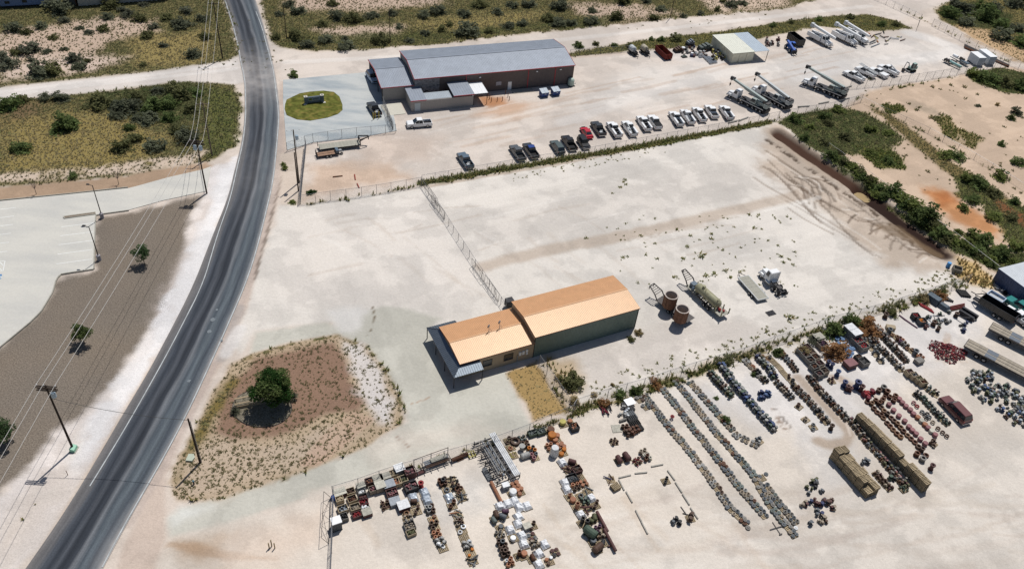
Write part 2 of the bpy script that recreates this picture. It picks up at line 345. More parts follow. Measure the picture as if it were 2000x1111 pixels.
# --- north-east corner beyond the boundary fence
paint([(1822, 18), (1860, 2), (1920, -20), (2160, -60), (2160, 190), (1990, 120), (1900, 70), (1840, 40)], (150, 136, 86), 1.0, 1.0, .62, .45, zone=Z_SCRUB)
paint([(1870, 52), (1940, 60), (2010, 100), (2060, 140), (1980, 118), (1900, 78)], (214, 182, 144), 2, 1.5, .25, .5)
paint([(1830, 16), (1900, 5), (1980, 30), (1960, 60), (1860, 45)], (96, 106, 62), 1.5, 1.5, .8, .2, st=.8)
# --- landscape gravel west of the road, white verge beside the asphalt
paint([(400, 372), (420, 380), (425, 440), (372, 590), (275, 745), (160, 935), (60, 1080), (-60, 1240), (-160, 1240), (-160, 1000), (0, 968)], (238, 228, 221), 1.0, .8, 0, rough=.5)
paint([(-160, 690), (0, 682), (80, 612), (108, 552), (185, 527), (188, 424), (252, 416), (398, 380), (372, 420), (368, 470), (342, 540), (318, 600), (268, 690), (215, 752), (160, 806), (112, 840), (60, 900), (0, 960), (-160, 1090)], (152, 140, 127), 1.0, 1.0, 0.0, .5, zone=Z_GRAVEL, rough=1.0)
paint([(405, 330), (440, 318), (470, 296), (462, 340), (450, 400), (430, 440), (404, 380)], (238, 231, 227), .7, .8, .02, rough=.4)
paint([(60, 985), (70, 975), (74, 990), (45, 1022), (10, 1072), (6, 1060), (30, 1025)], (176, 148, 110), .6, .6, .3, .6)
paint([(405, 390), (420, 400), (330, 640), (150, 930), (60, 1040), (-40, 1130), (60, 960), (260, 720)], (210, 196, 186), 1.5, 1.8, st=.75, patchy=.15)
paint([(440, 325), (468, 300), (440, 420), (400, 520), (280, 740), (140, 930), (120, 900), (300, 660), (380, 480)], (247, 244, 243), 1.0, 1.6, st=.9, patchy=.25)
line([(425, 470), (375, 600), (275, 762), (165, 945), (95, 1060)], 1.0, (222, 202, 182), .8, .5)
line([(400, 440), (352, 560), (300, 660), (230, 770)], 2.2, (246, 242, 240), .6, 1.5)
paint([(150, 850), (120, 900), (40, 990), (-40, 1080), (-40, 1160), (60, 1060), (140, 950)], (236, 224, 213), 2, 2, st=.8)
# --- verge east of the road: dusty shoulder
paint([(546, 158), (556, 160), (560, 300), (552, 370), (528, 440), (508, 508), (485, 600), (440, 695), (380, 800), (325, 930), (325, 1050), (255, 1240), (170, 1240), (300, 930), (360, 815), (480, 560), (538, 358), (546, 240)], (216, 198, 184), .5, .4, 0, zone=0, rough=.4)
line([(548, 230), (540, 358), (512, 466), (484, 562), (430, 680), (366, 820), (305, 932), (250, 1022)], 1.0, (206, 190, 180), .7, .3)
line([(555, 330), (536, 400), (526, 440), (506, 512), (498, 545)], .35, (120, 104, 92), .6, .3)
line([(470, 600), (455, 650), (430, 700)], 1.2, (186, 180, 176), .6, .8)
line([(470, 640), (440, 690)], 1.4, (235, 230, 226), .7, .8)
paint([(548, 300), (600, 292), (588, 400), (545, 400)], (222, 206, 190), .8, .6, .1, .4)
# --- driveway of worn pale paving around the island
paint([(487, 694), (498, 648), (560, 640), (640, 628), (655, 640), (690, 618), (745, 600), (790, 604), (860, 622), (840, 640), (880, 765), (985, 712), (1036, 826), (1036, 838), (960, 862), (860, 880), (700, 940), (560, 985), (420, 1030), (330, 1050), (322, 1015), (350, 990), (440, 965), (560, 930), (690, 884), (760, 846), (792, 822), (786, 786), (752, 722), (718, 680), (660, 652), (560, 670)], (212, 209, 197), .6, .5, 0, zone=Z_DRIVE, rough=.15)
paint([(640, 608), (700, 600), (716, 612), (700, 640), (684, 652), (660, 640)], (238, 234, 228), 1.2, 1, st=.9)
paint([(700, 860), (800, 832), (900, 826), (960, 838), (860, 870), (740, 900)], (230, 220, 206), 2.5, 1.5, st=.8)
paint([(325, 1012), (350, 985), (420, 985), (390, 1010), (340, 1030)], (232, 232, 226), 1, 1, st=.7)
line([(728, 600), (732, 618), (728, 640), (715, 655)], .22, (130, 110, 80), .8, .25, dash=.2)
line([(798, 790), (830, 780), (838, 776)], .15, (190, 150, 120), .6, .1)
line([(770, 850), (790, 862), (800, 875)], .2, (170, 130, 110), .6, .2, dash=.3)
# --- planted island with red mulch
paint([(450, 712), (490, 690), (560, 670), (655, 653), (712, 675), (752, 722), (786, 788), (788, 826), (690, 882), (560, 930), (420, 978), (345, 978), (328, 946), (345, 895), (378, 842), (410, 780)], (204, 182, 154), .5, .6, .42, .55, zone=Z_BED, rough=.6)
paint([(428, 792), (455, 742), (500, 700), (560, 682), (655, 664), (678, 700), (690, 745), (722, 785), (700, 805), (640, 806), (600, 830), (520, 855), (450, 860), (420, 838)], (168, 137, 117), .9, .8, .16, .5, rough=.7)
paint([(662, 664), (700, 672), (745, 722), (768, 790), (760, 830), (720, 800), (700, 770), (684, 720)], (228, 220, 214), 1, 1, .26, .5)
paint([(372, 850), (420, 780), (450, 735), (470, 740), (430, 800), (390, 870), (350, 950), (338, 940)], (150, 132, 80), .8, .8, .62, .55)
paint([(350, 900), (420, 860), (560, 870), (640, 830), (690, 850), (560, 920), (420, 975), (345, 975)], (210, 190, 168), 1.5, 1.5, .5, .5)
line([(480, 700), (560, 673), (655, 656), (715, 678), (755, 726), (788, 800), (780, 830)], .8, (140, 122, 70), .7, .5, dash=.4, veg=.8)
line([(690, 882), (560, 932), (420, 978), (350, 978)], .8, (150, 128, 84), .6, .5, dash=.5, veg=.7)
for q in range(5):
 line([(690+q*9, 806+q*3), (640+q*9, 845+q*4), (590+q*8, 905)], .6, (214, 182, 160), .6, .4)
# --- dry lawn beside the near building
paint([(984, 728), (1046, 706), (1082, 770), (1116, 806), (1040, 824), (1030, 800), (1004, 762)], (190, 160, 108), .4, .6, .5, .75, zone=Z_LAWN, rough=.6)
paint([(1070, 700), (1120, 705), (1140, 750), (1110, 790), (1080, 750)], (212, 190, 160), 1.5, 1.2, .3, .6)
# --- lower yard
paint([(652, 950), (860, 880), (1035, 842), (1120, 806), (1260, 762), (1400, 712), (1520, 678), (1680, 628), (1880, 562), (2160, 480), (2160, 1240), (280, 1240), (325, 1055), (560, 990)], (230, 219, 206), 1.0, .8, 0, zone=Z_LOT, rough=.35)
paint([(1300, 770), (1520, 690), (1700, 640), (1880, 580), (1960, 600), (1860, 700), (1720, 760), (1640, 860), (1500, 840), (1400, 800)], (236, 230, 225), 4, 2.5)
paint([(1600, 780), (1660, 850), (1700, 960), (1600, 960), (1560, 860)], (236, 230, 224), 3, 2, st=.8)
paint([(840, 930), (960, 920), (960, 1000), (840, 1020)], (228, 222, 214), 3, 2, st=.8)
paint([(1100, 1060), (1500, 1020), (1700, 980), (1900, 880), (2100, 820), (2160, 1240), (1100, 1240)], (229, 220, 209), 5, 3)
paint([(330, 1060), (440, 1050), (420, 1085), (360, 1095)], (206, 178, 150), 2, 1.5, st=.7)
for q in range(5): line([(330+q*14, 1062), (390+q*16, 1082), (450+q*22, 1090)], .5, (200, 170, 142), .5, .4)
paint([(450, 1050), (640, 985), (650, 1060), (560, 1110), (420, 1120)], (232, 212, 194), 3, 2, st=.8)
for q in range(60):
 x0 = random.uniform(1000, 2000); y0 = random.uniform(960, 1120); r = random.uniform(150, 500); L = random.uniform(.3, .9); a0 = random.uniform(-.3, .1)
 line([(x0+r*t, y0-r*(a0*t+.35*t*t)) for t in (0, L*.35, L*.7, L)], random.uniform(.3, .9), random.choice([(240, 232, 222), (216, 202, 188), (220, 208, 194), (212, 198, 186)]), random.uniform(.25, .5), .5)
for q in range(30):
 x0 = random.uniform(680, 1500); y0 = random.uniform(900, 1100); L = random.uniform(40, 130); a = random.uniform(.4, 1.2)
 line([(x0, y0), (x0+L*.5*math.cos(a), y0+L*.5*math.sin(a)), (x0+L*math.cos(a)+8, y0+L*math.sin(a))], random.uniform(.3, .8), random.choice([(240, 230, 218), (218, 200, 180), (214, 196, 178)]), random.uniform(.2, .45), .5)
line([(1560, 738), (1600, 780), (1645, 828), (1660, 848), (1650, 865), (1620, 868), (1600, 862)], 1.5, (202, 182, 162), .85, .5)
line([(1572, 738), (1610, 778), (1650, 822), (1662, 850)], .35, (240, 226, 212), .8, .2)
line([(1582, 742), (1622, 784), (1660, 830)], .3, (150, 124, 104), .6, .25)
line([(1505, 800), (1520, 822), (1535, 838)], .8, (160, 134, 112), .8, .4, dash=.4)
line([(1514, 798), (1530, 818), (1545, 834)], .35, (110, 92, 78), .7, .3, dash=.4)
for q in range(10): line([(1610+q*5, 730+q), (1650+q*8, 752+q*3), (1700+q*6, 768+q*3)], .4, random.choice([(196, 168, 146), (236, 224, 210)]), .5, .4)
for q in range(14): line([(1835+random.uniform(-20, 30), 650+random.uniform(0, 40)), (1850+random.uniform(-20, 40), 690+random.uniform(0, 20))], .5, (214, 190, 168), .4, .5)
# --- fence-line weeds as ground tint
line([(590, 402), (650, 392), (706, 384), (822, 362)], .9, (128, 122, 80), .55, .6, dash=.5, veg=.7)
line([(826, 358), (1000, 328), (1160, 302), (1340, 270), (1500, 240)], 1.5, (122, 124, 66), .9, .7, veg=.95)
line([(1110, 808), (1180, 785), (1260, 762), (1400, 712), (1520, 674), (1680, 622), (1780, 590), (1880, 556)], 1.6, (150, 134, 76), .8, .8, dash=.3, veg=.9)
line([(700, 950), (800, 915), (905, 884), (1000, 856), (1110, 812)], .8, (146, 136, 92), .7, .6, dash=.4, veg=.8)
line([(1052, 712), (1082, 755), (1112, 796)], .7, (140, 122, 80), .7, .5, dash=.3, veg=.8)
paint([(1868, 500), (1905, 510), (1945, 545), (1940, 565), (1900, 556), (1870, 540)], (214, 184, 130), 1, 1, .5, .8)
line([(1660, 200), (1700, 182), (1860, 152), (1965, 132)], .8, (160, 140, 104), .6, .6, dash=.5, veg=.6)
line([(1690, 200), (1740, 226), (1812, 262), (1930, 330)], .9, (140, 128, 84), .6, .6, dash=.5, veg=.7)
line([(1760, 20), (1850, 62), (1970, 122)], .8, (150, 132, 100), .5, .5, dash=.4, veg=.5)
# streaks left by grading and traffic, bleached patches, overall mottling: all belong to the soil itself
lot_ = np.isin(ZONE, (0, Z_DIRT, Z_LOT, Z_DRIVE)).astype(float)
cs_, sn_ = math.cos(YN), math.sin(YN); su_, sv_ = fx*cs_+fy*sn_, -fx*sn_+fy*cs_
s1_ = fbm(su_*.09, sv_, 1.5, 4, 3)-.5; s2_ = fbm(su_, sv_*.10, 1.3, 2, 3)-.5
k_ = sstep(-.05, .1, n_big); Cc *= (1+lot_*(.16*s1_*k_+.13*s2_*(1-k_)))[:, None]
Cc *= (1+.09*lot_*sstep(.03, .07, n_lo+.5*n_mid)-.07*lot_*sstep(.06, .10, -n_lo+.4*n_mid))[:, None]
lum_ = Cc.mean(1); w_ = sstep(.36, .52, lum_)*.06; Cc = Cc*(1-w_[:, None])+(lum_*w_)[:, None]
Cc *= (1+.10*n_lo+.10*n_mid+.10*n_big)[:, None]
Cc *= (1+np.outer(n_lo*ROUGHN, [.06, 0.0, -.08])); Cc = np.clip(Cc, .01, .85)
ZZ += .05*n_lo+.03*n_mid*(1+2*VEG)
# ---- ground material
def ground_material():
 m = bpy.data.materials.new('soil'); m.use_nodes = True; nt = m.node_tree; n = nt.nodes; l = nt.links; b = n['Principled BSDF']
 b.inputs['Roughness'].default_value = .95; b.inputs['Specular IOR Level'].default_value = .08
 at = n.new('ShaderNodeAttribute'); at.attribute_name = 'soil_tint'
 av = n.new('ShaderNodeAttribute'); av.attribute_name = 'cover'
 sp = n.new('ShaderNodeSeparateColor'); l.new(av.outputs['Color'], sp.inputs[0])
 geo = n.new('ShaderNodeNewGeometry')
 def noise(sc, det=3, w=None):
  q = n.new('ShaderNodeTexNoise'); q.inputs['Scale'].default_value = sc; q.inputs['Detail'].default_value = det
  l.new(geo.outputs['Position'], q.inputs['Vector']); return q.outputs[0]
 def math_(op, a, bb):
  q = n.new('ShaderNodeMath'); q.operation = op
  for i, v in enumerate((a, bb)):
   if isinstance(v, (int, float)): q.inputs[i].default_value = v
   else: l.new(v, q.inputs[i])
  return q.outputs[0]
 def mr(v, a, bb, c, d):
  q = n.new('ShaderNodeMapRange'); l.new(v, q.inputs[0])
  for i, t in enumerate((a, bb, c, d)):
   if isinstance(t, (int, float)): q.inputs[i+1].default_value = t
   else: l.new(t, q.inputs[i+1])
  return q.outputs[0]
 fine = noise(5.0, 4); grit = noise(2.0, 5)
 amp = math_('MULTIPLY', math_('POWER', sp.outputs[2], 2.0), .36)
 f1 = mr(fine, .3, .7, math_('SUBTRACT', .97, amp), math_('ADD', 1.03, amp))
 f2 = mr(grit, .3, .7, .95, 1.05)
 f = math_('MULTIPLY', f1, f2)
 mul = n.new('ShaderNodeMix'); mul.data_type = 'RGBA'; mul.blend_type = 'MULTIPLY'; mul.inputs[0].default_value = 1
 l.new(at.outputs['Color'], mul.inputs[6]); l.new(f, mul.inputs[7])
 # cover of dry and green plants between patches of bare soil
 gp = noise(1.1, 6); gq = noise(.35, 3)
 lo = math_('SUBTRACT', .86, math_('MULTIPLY', sp.outputs[0], .56))
 msk = mr(math_('ADD', math_('MULTIPLY', gp, .75), math_('MULTIPLY', gq, .25)), lo, math_('ADD', lo, .09), 0.0, 1.0)
 msk = math_('MULTIPLY', msk, mr(sp.outputs[0], 0.02, .12, 0, 1))
 hn = math_('ADD', sp.outputs[1], mr(noise(.5, 4), .3, .7, -.45, .45))
 cr = n.new('ShaderNodeValToRGB'); l.new(hn, cr.inputs[0])
 cr.color_ramp.elements[0].position = .1; cr.color_ramp.elements[0].color = (.040, .058, .020, 1)
 cr.color_ramp.elements[1].position = .95; cr.color_ramp.elements[1].color = (.27, .215, .105, 1)
 e = cr.color_ramp.elements.new(.5); e.color = (.118, .116, .050, 1)
 dk = mr(noise(2.6, 5), .3, .7, .55, 1.4)
 gm = n.new('ShaderNodeMix'); gm.data_type = 'RGBA'; gm.blend_type = 'MULTIPLY'; gm.inputs[0].default_value = 1
 l.new(cr.outputs[0], gm.inputs[6]); l.new(dk, gm.inputs[7])
 mx = n.new('ShaderNodeMix'); mx.data_type = 'RGBA'; l.new(math_('MULTIPLY', msk, .85), mx.inputs[0]); l.new(mul.outputs[2], mx.inputs[6]); l.new(gm.outputs[2], mx.inputs[7])
 l.new(mx.outputs[2], b.inputs['Base Color'])
 bp = n.new('ShaderNodeBump'); bp.inputs['Strength'].default_value = .55; bp.inputs['Distance'].default_value = .12
 l.new(math_('ADD', grit, math_('MULTIPLY', msk, .8)), bp.inputs['Height']); l.new(bp.outputs[0], b.inputs['Normal'])
 return m
M_SOIL = ground_material()
idx = np.full(GX.shape, -1, dtype=np.int64); idx[KEEP] = np.arange(NV)
q00, q10, q11, q01 = idx[:-1, :-1], idx[1:, :-1], idx[1:, 1:], idx[:-1, 1:]
ok = (q00 >= 0) & (q10 >= 0) & (q11 >= 0) & (q01 >= 0)
quads = np.stack([q00[ok], q10[ok], q11[ok], q01[ok]], 1)
qz = ZONE[quads[:, 0]]
for z, nm in enumerate(ZNAME):
 qs = quads[qz == z]
 if not len(qs): continue
 used, inv = np.unique(qs, return_inverse=True); inv = inv.reshape(-1, 4)
 me = bpy.data.meshes.new(nm)
 me.vertices.add(len(used)); me.vertices.foreach_set('co', np.stack([fx[used], fy[used], ZZ[used]], 1).astype(np.float32).ravel())
 me.loops.add(inv.size); me.loops.foreach_set('vertex_index', inv.astype(np.int32).ravel())
 me.polygons.add(len(inv)); me.polygons.foreach_set('loop_start', np.arange(0, inv.size, 4, dtype=np.int32))
 me.polygons.foreach_set('use_smooth', np.ones(len(inv), dtype=bool))
 me.materials.append(M_SOIL); me.update(calc_edges=True)
 a = me.attributes.new('soil_tint', 'FLOAT_COLOR', 'POINT'); a.data.foreach_set('color', np.concatenate([Cc[used], np.ones((len(used), 1))], 1).astype(np.float32).ravel())
 a = me.attributes.new('cover', 'FLOAT_COLOR', 'POINT'); a.data.foreach_set('color', np.stack([VEG[used], HUE[used], ROUGHN[used], np.ones(len(used))], 1).astype(np.float32).ravel())
 o = bpy.data.objects.new(nm, me); COL.objects.link(o); tag(o, kind='structure')
def ground_z(x, y):
 i = int(round((x-gx[0])/STEP)); j = int(round((y-gy[0])/STEP))
 if 0 <= i < GX.shape[0] and 0 <= j < GX.shape[1] and idx[i, j] >= 0: return float(ZZ[idx[i, j]])
 return 0.0
def cover_at(x, y):
 i = int(round((x-gx[0])/STEP)); j = int(round((y-gy[0])/STEP))
 if 0 <= i < GX.shape[0] and 0 <= j < GX.shape[1] and idx[i, j] >= 0: k = idx[i, j]; return VEG[k], HUE[k]
 return 0.0, .5
# the land beyond, out to the horizon, a little lower than the surveyed part
M_PLAIN = mat('plain_soil', A(196, 172, 130), .95, 0, .25, .05, .05)
mb = MB(); mb.poly([(-4000, -4000, -1.6), (4000, -4000, -1.6), (4000, 4000, -1.6), (-4000, 4000, -1.6)])
o = bpy.data.objects.new('plain_ground', mb.mesh('plain_ground', M_PLAIN)); COL.objects.link(o); tag(o, kind='structure')
# ---------------------------------------------------------------- asphalt road
def resample(P, n):
 P = np.asarray(P, float); s = np.r_[0, np.cumsum(np.linalg.norm(np.diff(P, axis=0), axis=1))]
 t = np.linspace(0, s[-1], n); return np.stack([np.interp(t, s, P[:, 0]), np.interp(t, s, P[:, 1])], 1)
RL = GN([(420, -60), (428, -25), (436, 0), (452, 45), (463.7, 90), (470, 130), (477, 156), (478, 227), (472, 280), (460, 325), (446, 386), (413, 466), (378, 558), (340, 633), (277, 751), (234, 817), (192, 896), (162, 939), (129, 997), (96, 1050), (48, 1109), (-30, 1230)])
RR = GN([(482, -60), (490, -25), (499, 0), (512, 40), (526, 90), (536, 135), (545, 190), (547, 227), (543, 280), (535, 358), (512, 454), (501, 497), (482, 555), (429, 676), (366, 812), (304, 926), (250, 1017), (204, 1108), (130, 1240)])
def smooth(P, n, k=9):
 Q = resample(P, n); K = np.ones(k)/k
 pad = np.concatenate([np.repeat(Q[:1], k//2, 0), Q, np.repeat(Q[-1:], k//2, 0)])
 R_ = np.stack([np.convolve(pad[:, i], K, 'valid') for i in (0, 1)], 1); R_[0], R_[-1] = Q[0], Q[-1]; return R_
NR = 160; sl, sr = smooth(RL, NR), smooth(RR, NR); NA = 13
def road_material():
 m = bpy.data.materials.new('asphalt'); m.use_nodes = True; nt = m.node_tree; n = nt.nodes; l = nt.links; b = n['Principled BSDF']
 b.inputs['Roughness'].default_value = .85; b.inputs['Specular IOR Level'].default_value = .2
 uv = n.new('ShaderNodeUVMap'); sx = n.new('ShaderNodeSeparateXYZ'); l.new(uv.outputs[0], sx.inputs[0])
 mp = n.new('ShaderNodeMapping'); mp.inputs['Scale'].default_value = (26, .10, 1); l.new(uv.outputs[0], mp.inputs[0])
 nz = n.new('ShaderNodeTexNoise'); nz.inputs['Scale'].default_value = 1.0; nz.inputs['Detail'].default_value = 5; l.new(mp.outputs[0], nz.inputs[0])
 mp2 = n.new('ShaderNodeMapping'); mp2.inputs['Scale'].default_value = (4, .05, 1); l.new(uv.outputs[0], mp2.inputs[0])
 nz2 = n.new('ShaderNodeTexNoise'); nz2.inputs['Scale'].default_value = 1.0; nz2.inputs['Detail'].default_value = 3; l.new(mp2.outputs[0], nz2.inputs[0])
 def M(op, a, c):
  q = n.new('ShaderNodeMath'); q.operation = op
  for i, v in enumerate((a, c)):
   if isinstance(v, (int, float)): q.inputs[i].default_value = v
   else: l.new(v, q.inputs[i])
  return q.outputs[0]
 t = M('ADD', sx.outputs[0], M('MULTIPLY', M('SUBTRACT', nz2.outputs[0], .5), .16))
 cr = n.new('ShaderNodeValToRGB'); l.new(t, cr.inputs[0]); el = cr.color_ramp.elements
 stops = [(0, (133, 130, 130)), (.15, (126, 126, 129)), (.2, (102, 108, 118)), (.29, (74, 81, 92)), (.37, (103, 108, 117)), (.45, (66, 72, 82)), (.52, (78, 84, 94)), (.58, (136, 140, 146)), (.66, (98, 108, 118)), (.74, (120, 130, 138)), (.83, (91, 100, 111)), (.92, (125, 132, 139)), (1, (150, 150, 152))]
 el[0].position = 0; el[0].color = (*A(*stops[0][1]), 1); el[1].position = 1; el[1].color = (*A(*stops[-1][1]), 1)
 for p, c in stops[1:-1]: e = el.new(p); e.color = (*A(*c), 1)
 fac = n.new('ShaderNodeMapRange'); fac.inputs[1].default_value = .3; fac.inputs[2].default_value = .7; fac.inputs[3].default_value = .82; fac.inputs[4].default_value = 1.18; l.new(nz.outputs[0], fac.inputs[0])
 geo = n.new('ShaderNodeNewGeometry'); gr = n.new('ShaderNodeTexNoise'); gr.inputs['Scale'].default_value = 6; gr.inputs['Detail'].default_value = 3; l.new(geo.outputs['Position'], gr.inputs[0])
 g2 = n.new('ShaderNodeMapRange'); g2.inputs[1].default_value = .3; g2.inputs[2].default_value = .7; g2.inputs[3].default_value = .85; g2.inputs[4].default_value = 1.15; l.new(gr.outputs[0], g2.inputs[0])
 mx = n.new('ShaderNodeMix'); mx.data_type = 'RGBA'; mx.blend_type = 'MULTIPLY'; mx.inputs[0].default_value = 1; l.new(cr.outputs[0], mx.inputs[6]); l.new(M('MULTIPLY', fac.outputs[0], g2.outputs[0]), mx.inputs[7])
 # caliche dust tracked in where the dirt roads join and along the edges
 da = n.new('ShaderNodeAttribute'); da.attribute_name = 'dust'
 dn = n.new('ShaderNodeTexNoise'); dn.inputs['Scale'].default_value = .35; dn.inputs['Detail'].default_value = 5; l.new(geo.outputs['Position'], dn.inputs[0])
 dd = M('MULTIPLY', da.outputs['Fac'], M('MULTIPLY', dn.outputs[0], 1.7)); dd = M('MINIMUM', dd, .85)
 m2 = n.new('ShaderNodeMix'); m2.data_type = 'RGBA'; l.new(dd, m2.inputs[0]); l.new(mx.outputs[2], m2.inputs[6]); m2.inputs[7].default_value = (*A(206, 200, 196), 1)
 l.new(m2.outputs[2], b.inputs['Base Color'])
 return m
vs = []; fs = []; uvs = []; dust = []
for i in range(NR):
 for j in range(NA):
  t = j/(NA-1); p = sl[i]*(1-t)+sr[i]*t
  vs.append((p[0], p[1], .09+.05*(1-(2*t-1)**2))); uvs.append((t, i*1.7))
  py = to_photo(p[0], p[1])[1]
  a = math.exp(-((py-150)/42)**2)*.75+.12*math.exp(-((py-345)/60)**2)
  a += .75*max(0, 1-t/.07)*(1 if py < 330 else .3)+.75*max(0, (t-.955)/.045)
  a += .5*sstep(950, 1100, py)*max(0, (t-.75)/.25)
  dust.append(min(1, a*.8))
for i in range(NR-1):
 for j in range(NA-1):
  a = i*NA+j; fs.append((a, a+NA, a+NA+1, a+1))
me = bpy.data.meshes.new('road'); me.from_pydata(vs, [], fs); me.materials.append(road_material())
ul = me.uv_layers.new(name='UVMap'); ul.data.foreach_set('uv', np.array([uvs[lp.vertex_index] for lp in me.loops], dtype=np.float32).ravel())
at = me.attributes.new('dust', 'FLOAT', 'POINT'); at.data.foreach_set('value', np.array(dust, dtype=np.float32))
bm = bmesh.new(); bm.from_mesh(me); bmesh.ops.recalc_face_normals(bm, faces=bm.faces); bm.to_mesh(me); bm.free()
if me.polygons[0].normal.z < 0: me.flip_normals()
me.polygons.foreach_set('use_smooth', [True]*len(me.polygons))
road = bpy.data.objects.new('road', me); COL.objects.link(road); tag(road, kind='structure')
def strip(P, w, z, name, material, parent=None):
 P = np.asarray(P); d = np.gradient(P, axis=0); d /= np.linalg.norm(d, axis=1)[:, None]; nn = np.stack([-d[:, 1], d[:, 0]], 1)
 mb = MB()
 for i in range(len(P)-1):
  q = [(*(P[i]-nn[i]*w/2), z), (*(P[i+1]-nn[i+1]*w/2), z), (*(P[i+1]+nn[i+1]*w/2), z), (*(P[i]+nn[i]*w/2), z)]
  mb.poly(q)
 o = bpy.data.objects.new(name, mb.mesh(name, material)); COL.objects.link(o)
 if parent: o.parent = parent
 return o
M_LINE = mat('road_paint', A(206, 212, 214), .7, 0, .25, .5, .2)
strip(smooth(GN([(440, 3), (454, 46), (465.5, 90), (472, 130), (479, 156), (480.5, 227), (475, 280), (463, 330), (450, 390), (426, 456), (396, 558), (327.6, 691), (249.5, 830), (202, 908), (176, 950)]), 80, 5), .16, .165, 'edge_line', M_LINE, road)
strip(smooth(GN([(500, 24), (512, 55), (534.5, 141), (545, 227), (541, 280), (533, 358), (510, 454), (499, 497), (480, 555), (427, 676), (364, 812), (302, 926), (247, 1017), (200, 1108)]), 80, 5), .16, .165, 'edge_line', M_LINE, road)
M_DISC = mat('pale_patch', A(150, 158, 164), .9, 0, .15, 3, .1)
for px, py, r in ((416, 625.5, .42), (409, 648.5, .38), (424, 606, .22), (369.5, 745, .28), (433, 666, .22)):
 c = G(px, py); mb = MB(); mb.poly([(c.x+r*math.cos(t)*random.uniform(.8, 1.15), c.y+r*1.1*math.sin(t)*random.uniform(.8, 1.15), .166) for t in (2*math.pi*k/12 for k in range(12))])
 o = bpy.data.objects.new('patch', mb.mesh('patch', M_DISC)); COL.objects.link(o); o.parent = road
# ---------------------------------------------------------------- concrete aprons with kerbs
def slab(name, pts, z, thick, material, kind='structure'):
 P = [G(*p) for p in pts]
 if sum(a.x*b.y-b.x*a.y for a, b in zip(P, P[1:]+P[:1])) < 0: P.reverse()
 mb = MB(); n = len(P); mb.v = [(p.x, p.y, z-thick) for p in P]+[(p.x, p.y, z) for p in P]
 mb.f = [tuple(range(n, 2*n))]+[(k, (k+1) % n, n+(k+1) % n, n+k) for k in range(n)]
 o = bpy.data.objects.new(name, mb.mesh(name, material)); COL.objects.link(o); return tag(o, kind=kind)
def concrete(name, base, stain, amt=.5, joint=0.0, yaw=0.0):
 m = bpy.data.materials.new(name); m.use_nodes = True; nt = m.node_tree; n = nt.nodes; l = nt.links; b = n['Principled BSDF']
 b.inputs['Roughness'].default_value = .85; b.inputs['Specular IOR Level'].default_value = .15
 geo = n.new('ShaderNodeNewGeometry'); mp = n.new('ShaderNodeMapping'); mp.inputs['Scale'].default_value = (.1, .28, .2); mp.inputs['Rotation'].default_value = (0, 0, -yaw)
 l.new(geo.outputs['Position'], mp.inputs[0]); nz = n.new('ShaderNodeTexNoise'); nz.inputs['Scale'].default_value = 1; nz.inputs['Detail'].default_value = 7; l.new(mp.outputs[0], nz.inputs[0])
 mr = n.new('ShaderNodeMapRange'); mr.inputs[1].default_value = .4; mr.inputs[2].default_value = .68; mr.inputs[4].default_value = amt; l.new(nz.outputs[0], mr.inputs[0])
 f = n.new('ShaderNodeTexNoise'); f.inputs['Scale'].default_value = 4; f.inputs['Detail'].default_value = 4; l.new(geo.outputs['Position'], f.inputs[0])
 fr = n.new('ShaderNodeMapRange'); fr.inputs[1].default_value = .3; fr.inputs[2].default_value = .7; fr.inputs[3].default_value = .95; fr.inputs[4].default_value = 1.05; l.new(f.outputs[0], fr.inputs[0])
 mx = n.new('ShaderNodeMix'); mx.data_type = 'RGBA'; l.new(mr.outputs[0], mx.inputs[0]); mx.inputs[6].default_value = (*base, 1); mx.inputs[7].default_value = (*stain, 1)
 m2 = n.new('ShaderNodeMix'); m2.data_type = 'RGBA'; m2.blend_type = 'MULTIPLY'; m2.inputs[0].default_value = 1; l.new(mx.outputs[2], m2.inputs[6]); l.new(fr.outputs[0], m2.inputs[7])
 l.new(m2.outputs[2], b.inputs['Base Color']); return m
M_CONC = concrete('parking_concrete', A(229, 226, 217), A(212, 211, 206), .7, yaw=.35)
M_APR = concrete('apron_concrete', A(215, 218, 216), A(172, 184, 192), .85, yaw=.4)
M_KERB = mat('kerb', A(196, 192, 180), .85, 0, .12, 3, .1)
LOTP = [(-170, 412), (0, 394), (130, 381), (250, 368.5), (265, 365), (330, 347), (396, 332), (412, 326), (404, 374), (320, 392), (253, 410.5), (205, 417), (188, 420), (124, 429), (182.5, 525.5), (121, 534.5), (114, 539), (108, 550), (103, 570), (80, 608), (60, 628), (0, 678), (-170, 830)]
LOTP[13:14] = [(186.5, 421)]
slab('parking_lot', LOTP, .12, .3, M_CONC)
def kerb(pts, w=.18, h=.26, name='kerb'):
 P = resample(GN(pts), max(2, len(pts)*3)); mb = MB()
 for a, b in zip(P[:-1], P[1:]):
  c = (a+b)/2; d = b-a; mb.rbox(c, math.atan2(d[1], d[0]), np.linalg.norm(d)+.01, w, -.1, h)
 o = bpy.data.objects.new(name, mb.mesh(name, M_KERB)); COL.objects.link(o); return tag(o, kind='structure')
kerb([(-170, 410), (0, 392.5), (130, 380), (250, 367)])
kerb([(252, 412), (205, 418.5), (189, 421.5)])
kerb([(187.5, 422), (185.5, 470), (184, 526)])
kerb([(183, 527), (121, 536), (115, 540), (109, 551), (104, 571), (81, 609), (61, 629), (0, 679.5)])
sl_k = slab('kerb', [(124, 427), (123.5, 425), (126, 423.5), (187, 415.5), (187.5, 420), (126, 428.5)], .27, .3, M_KERB)
